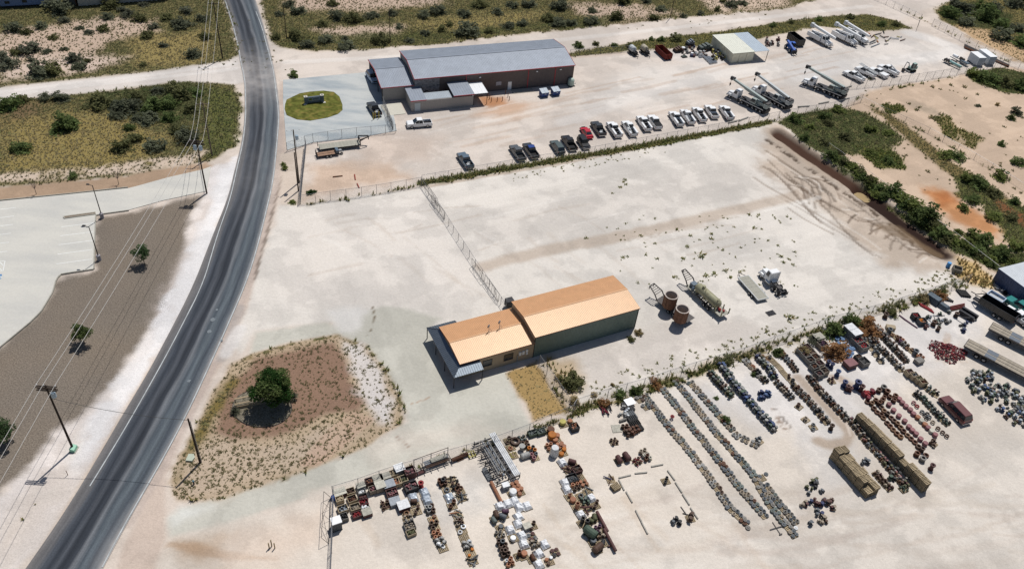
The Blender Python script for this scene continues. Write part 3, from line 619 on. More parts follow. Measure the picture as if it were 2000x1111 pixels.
slab('planter_ground', [(126.2, 426.6), (127, 424.8), (186, 417), (186.3, 419), (128, 427.4)], .275, .1, mat('planter_soil', A(150, 134, 118), .95, 0, .3, 6, .1))
M_PAINT = mat('stall_paint', A(246, 247, 243), .7, 0, .06, 2, .2)
def stall(a, b, w=.17, z=.125):
 a, b = G(*a, z), G(*b, z); d = (b-a).normalized(); nn = Vector((-d.y, d.x, 0))*w/2
 mb = MB(); mb.poly([a-nn, b-nn, b+nn, a+nn]); o = bpy.data.objects.new('stall_line', mb.mesh('stall_line', M_PAINT)); COL.objects.link(o); o.parent = bpy.data.objects['parking_lot']; return o
sc_ = .162
for x0, y0, x1, y1 in ((740, 390, 1135, 341), (725, 497, 1120, 449), (708, 605, 1118, 552), (695, 718, 1112, 663), (680, 835, 1105, 778), (-200, 202, 193, 157), (-200, 303, 168, 259), (-200, 400, 155, 360), (-200, 508, 131, 466), (-200, 610, 108, 574), (-200, 718, 86, 684), (-300, 830, 60, 797)):
 stall((x0*sc_, 380+y0*sc_), (x1*sc_, 380+y1*sc_))
for a, b in (((60, 797), (38, 920)), ((38, 920), (-200, 950)), ((0, 815), (45, 860)), ((-60, 850), (25, 915)), ((-140, 880), (-60, 935))):
 stall((a[0]*sc_, 380+a[1]*sc_), (b[0]*sc_, 380+b[1]*sc_))
M_ADA = mat('blue_paint', A(96, 160, 214), .7, 0, .06, 2, .2)
q = [G(-14, 538, .126), G(4.2, 535, .126), G(2.0, 544.5, .126), G(-16, 548, .126)]
mb = MB(); mb.poly(q); o = bpy.data.objects.new('accessible_bay_square', mb.mesh('accessible_bay_square', M_ADA)); COL.objects.link(o); o.parent = bpy.data.objects['parking_lot']
mb = MB()
for k in range(9):       # wheel of the wheelchair sign, the rest lies outside the frame
 t0, t1 = math.radians(-150+k*30), math.radians(-120+k*30); c = G(-1.5, 541.5, .13)
 mb.poly([(c.x+r*math.cos(t), c.y+r*math.sin(t), .131) for r, t in ((.22, t0), (.36, t0), (.36, t1), (.22, t1))])
o = bpy.data.objects.new('wheelchair_mark', mb.mesh('wheelchair_mark', M_PAINT)); COL.objects.link(o); o.parent = bpy.data.objects['parking_lot']
slab('concrete_apron_pavement', [(553, 157), (640, 149), (716, 142), (735, 150), (752, 205), (788, 222.5), (766, 212), (775, 256), (700, 270), (612, 279), (560, 294), (556, 240), (553, 200)], .10, .3, M_APR)
slab('doorstep_pavement', [(742, 207), (782, 200), (792, 223), (757, 227)], .105, .3, mat('doorstep_concrete', A(226, 222, 208), .85, 0, .05, 2, .1))
# ---- grass island with a kerb lip
ISL = [(557, 205), (560, 196), (585, 184), (605, 180.5), (632, 178.5), (652, 181), (663, 190), (669, 206), (669, 216), (660, 224), (640, 231), (606, 237), (580, 234.5), (560, 226), (556, 214)]
slab('grass_island', ISL, .17, .3, mat('island_turf', A(122, 126, 62), .95, 0, .45, .9, .05, dirt=(*A(168, 150, 86), .8)))
# ================================================================ buildings
WHITE = A(248, 248, 250)
M_ORANGE = mat('tan_roof_metal', (.555, .30, .150), .40, .0, .06, .8, .6); M_ORANGE.node_tree.nodes['Principled BSDF'].inputs['Specular Tint'].default_value = (1.0, .94, .78, 1)
M_TAN = mat('tan_stucco', A(206, 184, 156), .9, 0, .06, 2, .1)
M_RUST_TRIM = mat('rust_trim', (.16, .06, .035), .6, 0, .1, 2, .3)
M_GREENW = mat('green_wall_metal', (.15, .20, .175), .5, .1, .1, 1.5, .4)
M_SLATE = mat('slate_roof_metal', (.17, .20, .235), .34, .75, .08, 1.5, .5)
M_DARK = mat('dark_metal', (.03, .03, .035), .6, .2, .15, 3, .3)
M_GLASS = mat('dark_glass', (.02, .028, .038), .12, 0, .05, 1, .6)
M_WHITE = mat('white_paint', (.78, .79, .80), .45, 0, .04, 2, .4)
M_GREYM = mat('galvanised', (.36, .38, .40), .45, .4, .12, 3, .4)
M_ROOFG = mat('grey_roof_metal', (.235, .265, .315), .52, .15, .08, .6, .4)
M_RED = mat('red_trim', (.46, .045, .06), .5, 0, .08, 2, .4)
M_BROWNW = mat('brown_wall_metal', (.135, .112, .108), .6, .05, .1, 1.5, .3)
M_BLOCK = mat('grey_block', (.36, .335, .315), .95, 0, .18, 4, .1)
M_STONE = mat('stacked_stone', (.27, .26, .27), .95, 0, .4, 2.2, .1)
M_CREAM = mat('cream_metal', (.62, .61, .50), .6, 0, .1, 1.2, .3, dirt=(.40, .33, .20, .45))
M_CREAMR = mat('cream_roof_metal', (.66, .665, .58), .55, 0, .05, .8, .4)
M_BLUEW = mat('blue_wall_metal', (.06, .085, .17), .55, .1, .12, 2, .4)
M_PALER = mat('pale_roof_metal', (.50, .53, .56), .5, .2, .06, .6, .4)
def frame_uz(px, py, o, yaw, v):
 """where the sight line through a photo spot meets the vertical wall plane v of a building frame -> (u, z)"""
 d = CR*(px-1000.0)/FPX - CU*(py-555.5)/FPX + CF
 nx, ny = -math.sin(yaw), math.cos(yaw)
 t = (v-((-o[0])*nx+(-o[1])*ny))/(d[0]*nx+d[1]*ny)
 X, Y, Z = d[0]*t, d[1]*t, CAM_H+d[2]*t
 return (X-o[0])*math.cos(yaw)+(Y-o[1])*math.sin(yaw), Z
def slope(mb, u0, u1, a, b, th=.05, rib=.305, rh=.03, rw=.09):
 """a ribbed metal roof slope running from (v,z) a at the eave to b at the ridge"""
 (v0, z0), (v1, z1) = a, b
 mb.hexa([(u0, v0, z0-th), (u1, v0, z0-th), (u1, v1, z1-th), (u0, v1, z1-th)], [(u0, v0, z0), (u1, v0, z0), (u1, v1, z1), (u0, v1, z1)])
 n = int((u1-u0)/rib)
 for k in range(n+1):
  u = u0+.04+k*(u1-u0-.08)/n
  mb.hexa([(u-rw/2, v0, z0-.004), (u+rw/2, v0, z0-.004), (u+rw/2, v1, z1-.004), (u-rw/2, v1, z1-.004)], [(u-rw/4, v0, z0+rh), (u+rw/4, v0, z0+rh), (u+rw/4, v1, z1+rh), (u-rw/4, v1, z1+rh)])
def ribs_wall(mb, u0, u1, v, z0, z1, sgn=-1, step=.305, h=.035):
 n = int((u1-u0)/step)
 for k in range(n+1):
  u = u0+.05+k*(u1-u0-.1)/n
  mb.box(u-.04, u+.04, *(sorted((v, v+sgn*h))), z0, z1)
def gable_wall(mb, u0, u1, v0, v1, ze, zr, th=.15):
 vm = (v0+v1)/2
 mb.box(u0, u1, v0, v0+th, 0, ze); mb.box(u0, u1, v1-th, v1, 0, ze)
 for u in (u0, u1-th):
  i = len(mb.v); q = [(v0+th+.002, 0), (v1-th-.002, 0), (v1-th-.002, ze), (vm, zr), (v0+th+.002, ze)]
  mb.v += [(u, *p) for p in q]+[(u+th, *p) for p in q]; n = 5
  mb.f += [tuple(range(i+n-1, i-1, -1)), tuple(range(i+n, i+2*n))]+[(i+k, i+(k+1) % n, i+n+(k+1) % n, i+n+k) for k in range(n)]
def window(parent, u, z, w, h, v, sgn=-1, name='window'):
 f = part(name, ('win', w, h), lambda m: [m.box(-w/2-.07, w/2+.07, -.03, .03, -h/2-.07, -h/2), m.box(-w/2-.07, w/2+.07, -.03, .03, h/2, h/2+.07), m.box(-w/2-.07, -w/2, -.03, .03, -h/2, h/2), m.box(w/2, w/2+.07, -.03, .03, -h/2, h/2), m.box(-w/2, w/2, -.02, .02, -.03, .03)], M_DARK, parent, (u, v+sgn*.032, z))
 part('pane', ('pane', w, h), lambda m: m.box(-w/2, w/2, -.01, .01, -h/2, h/2), M_GLASS, f)
 return f
# ---- the near building: tan roof, low office and tall workshop
O1 = G(1238.6, 640.2)
B1 = thing('metal_building', 'long building with tan ribbed roof, low office end and taller green workshop', 'building', O1, YN)
part('workshop_wall', None, lambda m: [gable_wall(m, -20.3, -.002, 0, 9.05, 4.86, 5.44), ribs_wall(m, -20.3, 0, 0, 0, 4.8)], M_GREENW, B1)
part('gable_panel', None, lambda m: [m.poly([(-20.33, v, z) for v, z in ((0, 3.5), (0, 4.84), (4.52, 5.42), (9.05, 4.84), (9.05, 3.5))])], M_TAN, B1)
part('roof_slope', None, lambda m: slope(m, -20.5, .15, (-.2, 4.92), (4.525, 5.55)), M_ORANGE, B1)
part('roof_slope', None, lambda m: slope(m, -20.5, .15, (9.25, 4.92), (4.53, 5.55)), M_ORANGE, B1)
part('ridge_cap', None, lambda m: m.box(-20.5, .15, 4.38, 4.68, 5.555, 5.60), M_ORANGE, B1)
part('eave_trim', None, lambda m: [m.box(-20.5, .15, -.24, -.205, 4.78, 4.93), m.box(.155, .19, -.2, 9.2, 4.74, 4.82)], M_RUST_TRIM, B1)
for x in (-20.42, -.06): part('corner_post', None, lambda m: m.box(x, x+.12, -.08, .05, 0, 4.86), M_DARK, B1)
part('office_wall', None, lambda m: gable_wall(m, -33.85, -20.31, -.02, 8.8, 3.56, 4.16), M_TAN, B1)
part('roof_slope', None, lambda m: slope(m, -34.0, -20.36, (-.22, 3.62), (4.39, 4.26)), M_ORANGE, B1)
part('roof_slope', None, lambda m: slope(m, -34.0, -20.36, (9.0, 3.62), (4.395, 4.26)), M_ORANGE, B1)
part('ridge_cap', None, lambda m: m.box(-34.0, -20.36, 4.25, 4.54, 4.265, 4.31), M_ORANGE, B1)
part('eave_trim', None, lambda m: [m.box(-34.0, -20.36, -.26, -.225, 3.48, 3.63), m.hexa([(-34.05, -.22, 3.4), (-34.01, -.22, 3.4), (-34.01, 4.39, 4.04), (-34.05, 4.39, 4.04)], [(-34.05, -.22, 3.64), (-34.01, -.22, 3.64), (-34.01, 4.39, 4.28), (-34.05, 4.39, 4.28)]), m.hexa([(-34.05, 4.395, 4.04), (-34.01, 4.395, 4.04), (-34.01, 9.0, 3.4), (-34.05, 9.0, 3.4)], [(-34.05, 4.395, 4.28), (-34.01, 4.395, 4.28), (-34.01, 9.0, 3.64), (-34.05, 9.0, 3.64)])], M_RUST_TRIM, B1)
window(B1, -28.95, 1.85, 1.55, 1.3, -.03); window(B1, -25.1, 1.85, 1.55, 1.3, -.03)
for u, z, w, h in ((-23.0, 1.9, .42, .75), (-22.4, 1.95, .42, .8), (-21.75, 2.2, .4, .55), (-21.7, 1.55, .3, .4), (-23.4, 1.0, .12, 1.3)):
 part('meter_box', None, lambda m: m.box(u-w/2, u+w/2, -.2, -.03, z-h/2, z+h/2), M_WHITE if w > .2 else M_GREYM, B1)
for (u, v, k) in ((-26.9, 4.4, 1.0), (-24.9, 4.5, 1.15)):
 d = part('satellite_dish', None, lambda m: [m.tube([(0, 0, -.1), (0, 0, 1.15*k)], .035), m.tube([(-.5, -.5, 0), (0, 0, .8*k)], .025), m.tube([(.5, -.3, 0), (0, 0, .8*k)], .025), m.lathe([(0, .0), (.25, .05), (.36, .14)], (0, -.02, 1.2*k), 'y', 12)], M_GREYM, B1, (u, v, 4.27), (0, 0, .5))
# canopy round the office end
def canopy(m):
 zi, zo = 3.18, 2.55
 L0, L1, F0, F1, Bk0, Bk1 = -35.6, -33.9, -1.7, -.03, 8.82, 10.6
 q = lambda *p: m.hexa([(x, y, z-.05) for x, y, z in p], p)
 q((L0, F0, zo), (L1, F1, zi), (L1, Bk0, zi), (L0, Bk1, zo))
 for k in range(32):
  v = F0+.25+k*(Bk1-F0-.5)/31
  ve = min(max(v, F1+.02), Bk0-.02); x1 = L1 if F1 < v < Bk0 else L0+(L1-L0)*max(0, (1-abs(v-ve)/1.75))
  zt = zo+(zi-zo)*(x1-L0)/(L1-L0)
  if x1-L0 > .1: m.hexa([(L0, v-.04, zo), (x1, v-.04, zt), (x1, v+.04, zt), (L0, v+.04, zo)], [(L0, v-.02, zo+.05), (x1, v-.02, zt+.05), (x1, v+.02, zt+.05), (L0, v+.02, zo+.05)])
def canopy_side(m, front):
 zi, zo = 3.18, 2.55; L0, L1, E = -35.6, -33.9, -30.4
 vo, vi = (-1.7, -.03) if front else (10.6, 8.82)
 q = [(L0, vo, zo), (E, vo, zo), (E, vi, zi), (L1, vi, zi)]
 if not front: q = [q[0], q[3], q[2], q[1]]
 m.hexa([(x, y, z-.05) for x, y, z in q], q)
 for k in range(13):
  u = L0+.25+k*(E-L0-.4)/12; t = 1 if u > L1 else (u-L0)/(L1-L0); ve = vo+(vi-vo)*t; ze = zo+(zi-zo)*t
  m.hexa([(u-.05, vo, zo), (u+.05, vo, zo), (u+.05, ve, ze), (u-.05, ve, ze)], [(u-.025, vo, zo+.06), (u+.025, vo, zo+.06), (u+.025, ve, ze+.06), (u-.025, ve, ze+.06)])
part('canopy_roof', None, canopy, M_SLATE, B1)
part('canopy_roof', None, lambda m: canopy_side(m, True), M_SLATE, B1)
part('canopy_roof', None, lambda m: canopy_side(m, False), M_SLATE, B1)
for y0, y1 in ((-1.7, -.03), (10.6, 8.82)): part('hip_cap', None, lambda m: m.tube([(-35.6, y0, 2.58), (-33.9, y1, 3.22)], .07), M_SLATE, B1)
for u, v in ((-35.5, -1.6), (-30.5, -1.6), (-35.5, 2.4), (-35.5, 6.4), (-35.5, 10.5), (-30.5, 10.5)):
 part('canopy_post', 'cpost', lambda m: m.box(-.06, .06, -.06, .06, 0, 2.5), M_DARK, B1, (u, v, 0))
part('door', None, lambda m: m.box(-33.9, -33.86, 3.6, 4.6, .05, 2.15), M_DARK, B1)
aw = thing('cooling_unit', 'dark square cooling unit on a stand behind the tan-roofed building', 'cooling unit', B1.matrix_basis @ Vector((0, 0, 0)), YN)
c0 = G(994, 600); aw.location = c0
part('cabinet', None, lambda m: m.box(-.7, .7, -.6, .6, .5, 1.9), M_DARK, aw); part('stand', None, lambda m: [m.box(-.6, -.5, -.5, .5, 0, .5), m.box(.5, .6, -.5, .5, 0, .5)], M_GREYM, aw); part('pipe', None, lambda m: m.tube([(-.75, -.3, 0), (-.75, -.3, 2.6)], .04), M_GREYM, aw)
# ---- the far building: grey roof with red trim
O2 = G(1116.7, 164)
B2 = thing('metal_building', 'long grey-roofed workshop with red trim, carport end and walled annex', 'building', O2, YF)
part('workshop_wall', None, lambda m: [gable_wall(m, -42.4, 0, 0, 15.3, 5.36, 6.62), ribs_wall(m, -36.2, 0, 0, .1, 5.3)], M_BROWNW, B2)
part('stone_wall', None, lambda m: [m.box(-42.45, -36.2, -.14, -.003, 0, 5.2)]+[m.box(-42.42+(i*.9+(j % 2)*.4) % 5.6, -42.42+(i*.9+(j % 2)*.4) % 5.6+random.uniform(.3, .7), -.14-random.uniform(.03, .09), -.14, .1+j*.36, .1+j*.36+.3) for j in range(14) for i in range(7)], M_STONE, B2)
part('roof_slope', None, lambda m: slope(m, -42.55, .15, (-.25, 5.42), (7.645, 6.78), rib=.41), M_ROOFG, B2)
part('roof_slope', None, lambda m: slope(m, -42.55, .15, (15.5, 5.42), (7.655, 6.78), rib=.41), M_ROOFG, B2)
part('ridge_cap', None, lambda m: m.box(-42.5, .1, 7.45, 7.85, 6.79, 6.85), M_ROOFG, B2)
def rake(m, u, v0, v1, z0, zr, h=.26, w=.06):
 vm = (v0+v1)/2
 for a, za, b, zb in ((v0, z0, vm, zr), (v1, z0, vm, zr)):
  m.hexa([(u, a, za-h+.04), (u+w, a, za-h+.04), (u+w, b, zb-h+.04), (u, b, zb-h+.04)], [(u, a, za+.07), (u+w, a, za+.07), (u+w, b, zb+.07), (u, b, zb+.07)])
for x in (-42.63, .16): part('rake_trim', None, lambda m: rake(m, x, -.25, 15.5, 5.42, 6.78), M_RED, B2)
part('eave_trim', None, lambda m: m.box(-42.55, .15, -.32, -.255, 5.24, 5.43), M_RED, B2)
for px, py in ((1031.8, 148), (1084.6, 142), (910.4, 156)):
 u, z = frame_uz(px, py, O2, YF, -.08)
 part('downspout', 'dspout', lambda m: m.box(-.07, .07, -.16, -.04, .1, 5.25), M_RED, B2, (u, 0, 0))
part('corner_post', None, lambda m: m.box(-.08, .03, -.09, -.003, 0, 5.3), M_RUST_TRIM, B2)
for px, py in ((1049, 140), (1095, 136), (937.5, 151.4)):
 u, z = frame_uz(px, py, O2, YF, -.1)
 part('wall_light', 'wlight', lambda m: m.box(-.22, .22, -.25, -.04, -.12, .12), M_WHITE, B2, (u, 0, z))
u, z = frame_uz(995.5, 166, O2, YF, -.05)
part('door', None, lambda m: m.box(u-.5, u+.5, -.09, -.04, .05, 2.25), M_WHITE, B2)
u, z = frame_uz(974, 163.5, O2, YF, -.05)
part('notice_board', None, lambda m: m.box(u-.7, u+.7, -.1, -.04, z-.5, z+.5), mat('pale_board', A(196, 196, 206), .6, 0, .2, 5), B2)
part('pad', None, lambda m: m.box(-17.2, -11.5, -2.3, -.2, -.1, .12), M_KERB, B2)
# carport end
for x, y0 in ((-50.55, .02), (-50.6, 15.0)): part('carport_wall', None, lambda m: m.box(x, -42.46, y0, y0+.18, 0, 3.6), M_BLOCK, B2)
part('roof_slope', None, lambda m: slope(m, -50.75, -42.66, (-.1, 3.78), (7.645, 4.95), rib=.41), M_ROOFG, B2)
part('roof_slope', None, lambda m: slope(m, -50.75, -42.66, (15.35, 3.78), (7.655, 4.95), rib=.41), M_ROOFG, B2)
part('ridge_cap', None, lambda m: m.box(-50.7, -42.68, 7.45, 7.85, 4.96, 5.02), M_ROOFG, B2)
part('rake_trim', None, lambda m: rake(m, -50.83, -.1, 15.35, 3.78, 4.95, .3), M_RED, B2)
part('eave_trim', None, lambda m: m.box(-50.75, -42.66, -.17, -.105, 3.6, 3.79), M_RED, B2)
part('gable_panel', None, lambda m: m.poly([(-42.44, v, z) for v, z in ((.3, 3.8), (.3, 5.3), (7.65, 6.6), (15.2, 5.3), (15.2, 3.8), (7.65, 4.9))]), M_BLOCK, B2)
for v in (.1, 5.1, 10.2, 15.2):
 part('carport_post', 'kpost', lambda m: m.box(-.09, .09, -.09, .09, 0, 3.7), M_DARK, B2, (-50.5, v, 0))
# annex: low walled yard with three small roofs
part('annex_wall', None, lambda m: [m.box(-44.8, -29.2, -6.25, -6.05, 0, 2.75), m.box(-44.8, -44.6, -6.04, -.2, 0, 2.9), m.box(-29.4, -29.2, -6.04, -2.0, 0, 2.75)], M_BLOCK, B2)
part('annex_roof', None, lambda m: slope(m, -45.0, -41.1, (-6.35, 2.98), (.0, 3.3), rib=.6), M_ROOFG, B2)
part('annex_roof', None, lambda m: slope(m, -41.05, -34.45, (-6.0, 2.80), (-2.9, 2.95), rib=.41), mat('bright_roof_metal', (.33, .37, .41), .45, .3, .06, .6, .5), B2)
part('annex_roof', None, lambda m: slope(m, -34.4, -29.1, (-6.75, 3.5), (-.15, 3.75), rib=.6), M_ROOFG, B2)
part('awning', None, lambda m: slope(m, -29.05, -25.4, (-6.1, 3.15), (-.55, 3.3), rib=1.2), M_WHITE, B2)
part('annex_trim', None, lambda m: m.box(-45.0, -41.1, -6.42, -6.355, 2.8, 2.99), M_RED, B2); part('annex_trim', None, lambda m: m.box(-34.4, -29.1, -6.82, -6.755, 3.32, 3.51), M_RED, B2)
for u, v in ((-25.6, -6.0), (-25.6, -.7), (-29.0, -6.0)):
 part('awning_post', 'apost', lambda m: m.box(-.05, .05, -.05, .05, 0, 3.1), M_DARK, B2, (u, v, 0))
part('door', None, lambda m: [m.box(-44.0, -42.6, -6.3, -6.255, .05, 2.2)], mat('pale_door', A(214, 224, 228), .5, 0, .04), B2)
part('door', None, lambda m: m.box(-40.0, -39.0, -.19, -.145, .05, 2.1), M_DARK, B2)
# ---- cream shed
O3 = G(1426.7, 124)
B3 = thing('shed', 'cream metal storage shed with open lean-to and half blue-grey roof', 'shed', O3, YF)
part('shed_wall', None, lambda m: [m.box(0, 7.2, 0, .12, 0, 2.95), m.box(0, .12, .122, 11.4, 0, 2.95), m.box(7.08, 7.2, .122, 11.4, 0, 2.95), m.box(0, 7.2, 11.402, 11.5, 0, 2.95), ribs_wall(m, 0, 7.2, 0, 0, 2.9, -1, .4, .03)], M_CREAM, B3)
part('roof', None, lambda m: slope(m, -.15, 7.2, (-.2, 3.02), (11.7, 3.25), rib=.6), M_CREAMR, B3)
part('roof', None, lambda m: slope(m, 7.22, 12.0, (-.25, 3.02), (11.7, 3.25), rib=.6), mat('blue_grey_roof', (.36, .42, .48), .5, .2, .05, .6, .4), B3)
for k in range(3): part('door', 'shdoor', lambda m: [m.box(.12, 2.2, -.08, -.035, .05, 2.8), m.box(.08, .13, -.1, -.04, .0, 2.9)], M_CREAM, B3, (k*2.36, 0, 0))
for u, v in ((11.8, 0), (11.8, 5.7), (11.8, 11.4)): part('post', 'shpost', lambda m: m.box(-.06, .06, -.06, .06, 0, 3.0), M_DARK, B3, (u, v, 0))
# ---- blue building at the east edge
a = G(1950, 524, 3.2)
B4 = thing('metal_building', 'dark blue metal building with pale ribbed roof at the east fence', 'building', (a.x, a.y, 0), YN-.06)
part('wall', None, lambda m: [m.box(.1, 14, -13, -.1, 0, 3.1)]+[m.box(.06, .1, -13+k*.5, -12.9+k*.5, 0, 3.1) for k in range(26)], M_BLUEW, B4)
part('roof', None, lambda m: slope(m, 0, 14.2, (-13.2, 3.75), (0.0, 3.2), rib=.45), M_PALER, B4)
part('trim', None, lambda m: m.hexa([(-.06, -13.2, 3.5), (-.005, -13.2, 3.5), (-.005, 0, 2.95), (-.06, 0, 2.95)], [(-.06, -13.2, 3.78), (-.005, -13.2, 3.78), (-.005, 0, 3.23), (-.06, 0, 3.23)]), M_BLUEW, B4)
# ---- buildings on the north-west edge of the view
o = G(115, 11)
B5 = thing('mobile_home', 'blue-sided mobile home with small dark windows in the northwest corner', 'mobile home', o, YF)
part('wall', None, lambda m: [m.box(-14.2, 0, 0, 4.2, .55, 3.0)]+[m.box(-14.2, 0, -.02, -.003, .6+k*.2, .62+k*.2) for k in range(12)], mat('blue_siding', (.20, .27, .45), .7, 0, .08, 1.5, .2), B5)
part('skirting', None, lambda m: m.box(-14.1, -.1, .12, 4.1, 0, .548), M_DARK, B5)
part('roof', None, lambda m: slope(m, -14.5, .3, (-.3, 3.02), (4.5, 3.4), rib=.8), M_PALER, B5)
for px, py in ((13.6, 5.5), (47.5, 3.2), (101, 0)):
 u, z = frame_uz(px, py, o, YF, 0); window(B5, u, z, 1.0, .55, -.0)
o = G(126, 13)
B6 = thing('shed', 'small dark grey shed between the blue mobile home and white building', 'shed', o, YF)
part('wall', None, lambda m: m.box(0, 3.2, 0, 4, 0, 3), mat('grey_siding', (.12, .12, .11), .8, 0, .15, 2, .2), B6); part('roof', None, lambda m: slope(m, -.2, 3.4, (-.2, 3.02), (4.2, 3.3), rib=.6), M_PALER, B6)
part('corner_trim', None, lambda m: m.box(2.95, 3.22, -.03, -.003, 0, 2.98), M_RUST_TRIM, B6)
o = G(154, 13.5)
B7 = thing('metal_building', 'long white metal building cut by the top of the view', 'building', o, math.atan2(G(330, 0).y-o.y, G(330, 0).x-o.x))
part('wall', None, lambda m: [m.box(0, 24, 0, 14, 0, 5), ribs_wall(m, 0, 24, 0, .2, 5, -1, .6, .03)], mat('white_wall_metal', A(224, 218, 206), .6, 0, .08, 1, .3, dirt=(.42, .36, .27, .3)), B7)
for k in range(20): part('base_vent', 'bvent', lambda m: m.box(0, .7, -.05, -.036, .05, .2), M_DARK, B7, (k*1.2, 0, 0))
part('roof', None, lambda m: slope(m, -.2, 24.2, (-.2, 5.02), (14.2, 5.8), rib=.6), M_PALER, B7)
# ---- monument sign on the grass island
a, b = G(597.5, 203.5), G(630.5, 200); o = (a+b)/2
SG = thing('monument_sign', 'grey masonry monument sign between two hollow-topped pillars on grass island', 'sign', (o.x, o.y, .17), math.atan2(b.y-a.y, b.x-a.x))
M_SIGN = mat('sign_stone', (.135, .165, .20), .8, 0, .2, 3, .2); M_CAP = mat('pale_cap', A(232, 228, 214), .8, 0, .05)
for s in (-1, 1):
 p = part('pillar', 'sgpillar', lambda m: m.box(-.36, .36, -.36, .36, 0, 1.75), M_SIGN, SG, (s*1.95, 0, 0))
 part('cap', 'sgcap', lambda m: [m.box(-.42, .42, -.42, -.2, 1.752, 1.86), m.box(-.42, .42, .2, .42, 1.752, 1.86), m.box(-.42, -.2, -.199, .199, 1.752, 1.86), m.box(.2, .42, -.199, .199, 1.752, 1.86)], M_CAP, p)
 part('footing', 'sgfoot', lambda m: m.box(-.3, .3, -.3, .3, 0, .12), M_CAP, SG, (s*2.3, -.55, 0))
part('panel', None, lambda m: m.box(-1.59, 1.59, -.2, .2, .1, 1.62), M_SIGN, SG)
pf = part('panel_face', None, lambda m: m.box(-1.5, 1.5, -.235, -.203, .62, 1.55), mat('sign_face', (.20, .26, .33), .5, 0, .1, 3, .3), SG)
part('logo', None, lambda m: m.box(-1.3, -.5, -.25, -.237, .85, 1.3), mat('sign_green', (.10, .16, .04), .6, 0, .2, 6, .2), pf)
part('lettering', None, lambda m: [m.box(-.25+k*.17, -.13+k*.17, -.25, -.237, 1.1, 1.28) for k in range(9)]+[m.box(-.25+k*.14, -.17+k*.14, -.25, -.237, .86, .97) for k in range(10)], mat('sign_letters', (.035, .06, .11), .6, 0, .1), pf)
part('light_line', None, lambda m: m.box(-1.35, 1.1, -.25, -.237, .66, .71), M_CAP, pf)
# ================================================================ vehicles
M_TYRE = mat('tyre', (.016, .016, .017), .9, 0, .2, 6, .2)
M_RIM = mat('rim', (.42, .43, .45), .35, .7, .1, 4, .5)
M_CHROME = mat('chrome', (.55, .56, .58), .25, .85, .05, 4, .5)
M_LAMP = mat('headlamp', (.75, .76, .78), .2, 0, .05, 4, .6)
M_TAIL = mat('tail_lamp', (.35, .02, .02), .3, 0, .05, 4, .5)
M_BED = mat('bed_liner', (.022, .022, .024), .85, 0, .25, 5, .2)
M_AMBER = mat('amber', (.7, .25, .02), .4, 0, .05)
def paint_mat(nm, rgb): return mat('paint_'+nm, rgb, .32, 0, .03, 1, .5)
P_WHITE = paint_mat('white', (.78, .79, .80)); P_BLACK = paint_mat('black', (.010, .011, .014)); P_GREY = paint_mat('grey', (.085, .095, .105))
P_BLUEGREY = paint_mat('blue_grey', (.10, .14, .18)); P_BLUE = paint_mat('blue', (.012, .045, .22)); P_RED = paint_mat('red', (.45, .012, .03))
P_SUV = paint_mat('slate', (.075, .10, .10)); P_TEAL = paint_mat('teal', (.02, .20, .19)); P_MAROON = paint_mat('maroon', (.125, .040, .042)); P_CHAR = paint_mat('charcoal', (.035, .04, .048)); P_PALEB = paint_mat('pale_blue', (.42, .52, .66))
def wheel(parent, x, y, r=.40, w=.27, dual=False, rim=None):
 q = part('wheel', ('tyre', r, w), lambda m: m.lathe([(r*.6, -w/2), (r*.93, -w/2), (r, -w*.3), (r, w*.3), (r*.93, w/2), (r*.6, w/2), (r*.6, -w/2)], (0, 0, 0), 'y', 16), M_TYRE, parent, (x, y, r), smooth=False)
 s = 1 if y > 0 else -1
 part('rim', ('rim', r, w), lambda m: m.lathe([(0, w*.28), (r*.25, w*.36), (r*.3, w*.2), (r*.58, w*.3), (r*.62, w*.1), (r*.62, -w*.1), (0, -w*.1)], (0, 0, 0), 'y', 12), rim or M_RIM, q, (0, 0, 0), (0, 0, 0 if s > 0 else math.pi))
 return q
def quad_on(m, pts, inset=.06, off=.014, a=0.0, b=1.0):
 """a pane lying just proud of the face with corners pts (bl, br, tr, tl), covering a..b of its length"""
 P = [Vector(p) for p in pts]; n = (P[1]-P[0]).cross(P[3]-P[0]).normalized()*off
 L = (P[1]-P[0]).length; H = (P[3]-P[0]).length
 f = lambda s, t: (P[0]*(1-s)+P[1]*s)*(1-t)+(P[3]*(1-s)+P[2]*s)*t
 s0, s1 = a+inset/L, b-inset/L; t0, t1 = inset/H*.7, 1-inset/H
 q = [f(s0, t0)+n, f(s1, t0)+n, f(s1, t1)+n, f(s0, t1)+n]; m.hexa([p-n*.8 for p in q], q)
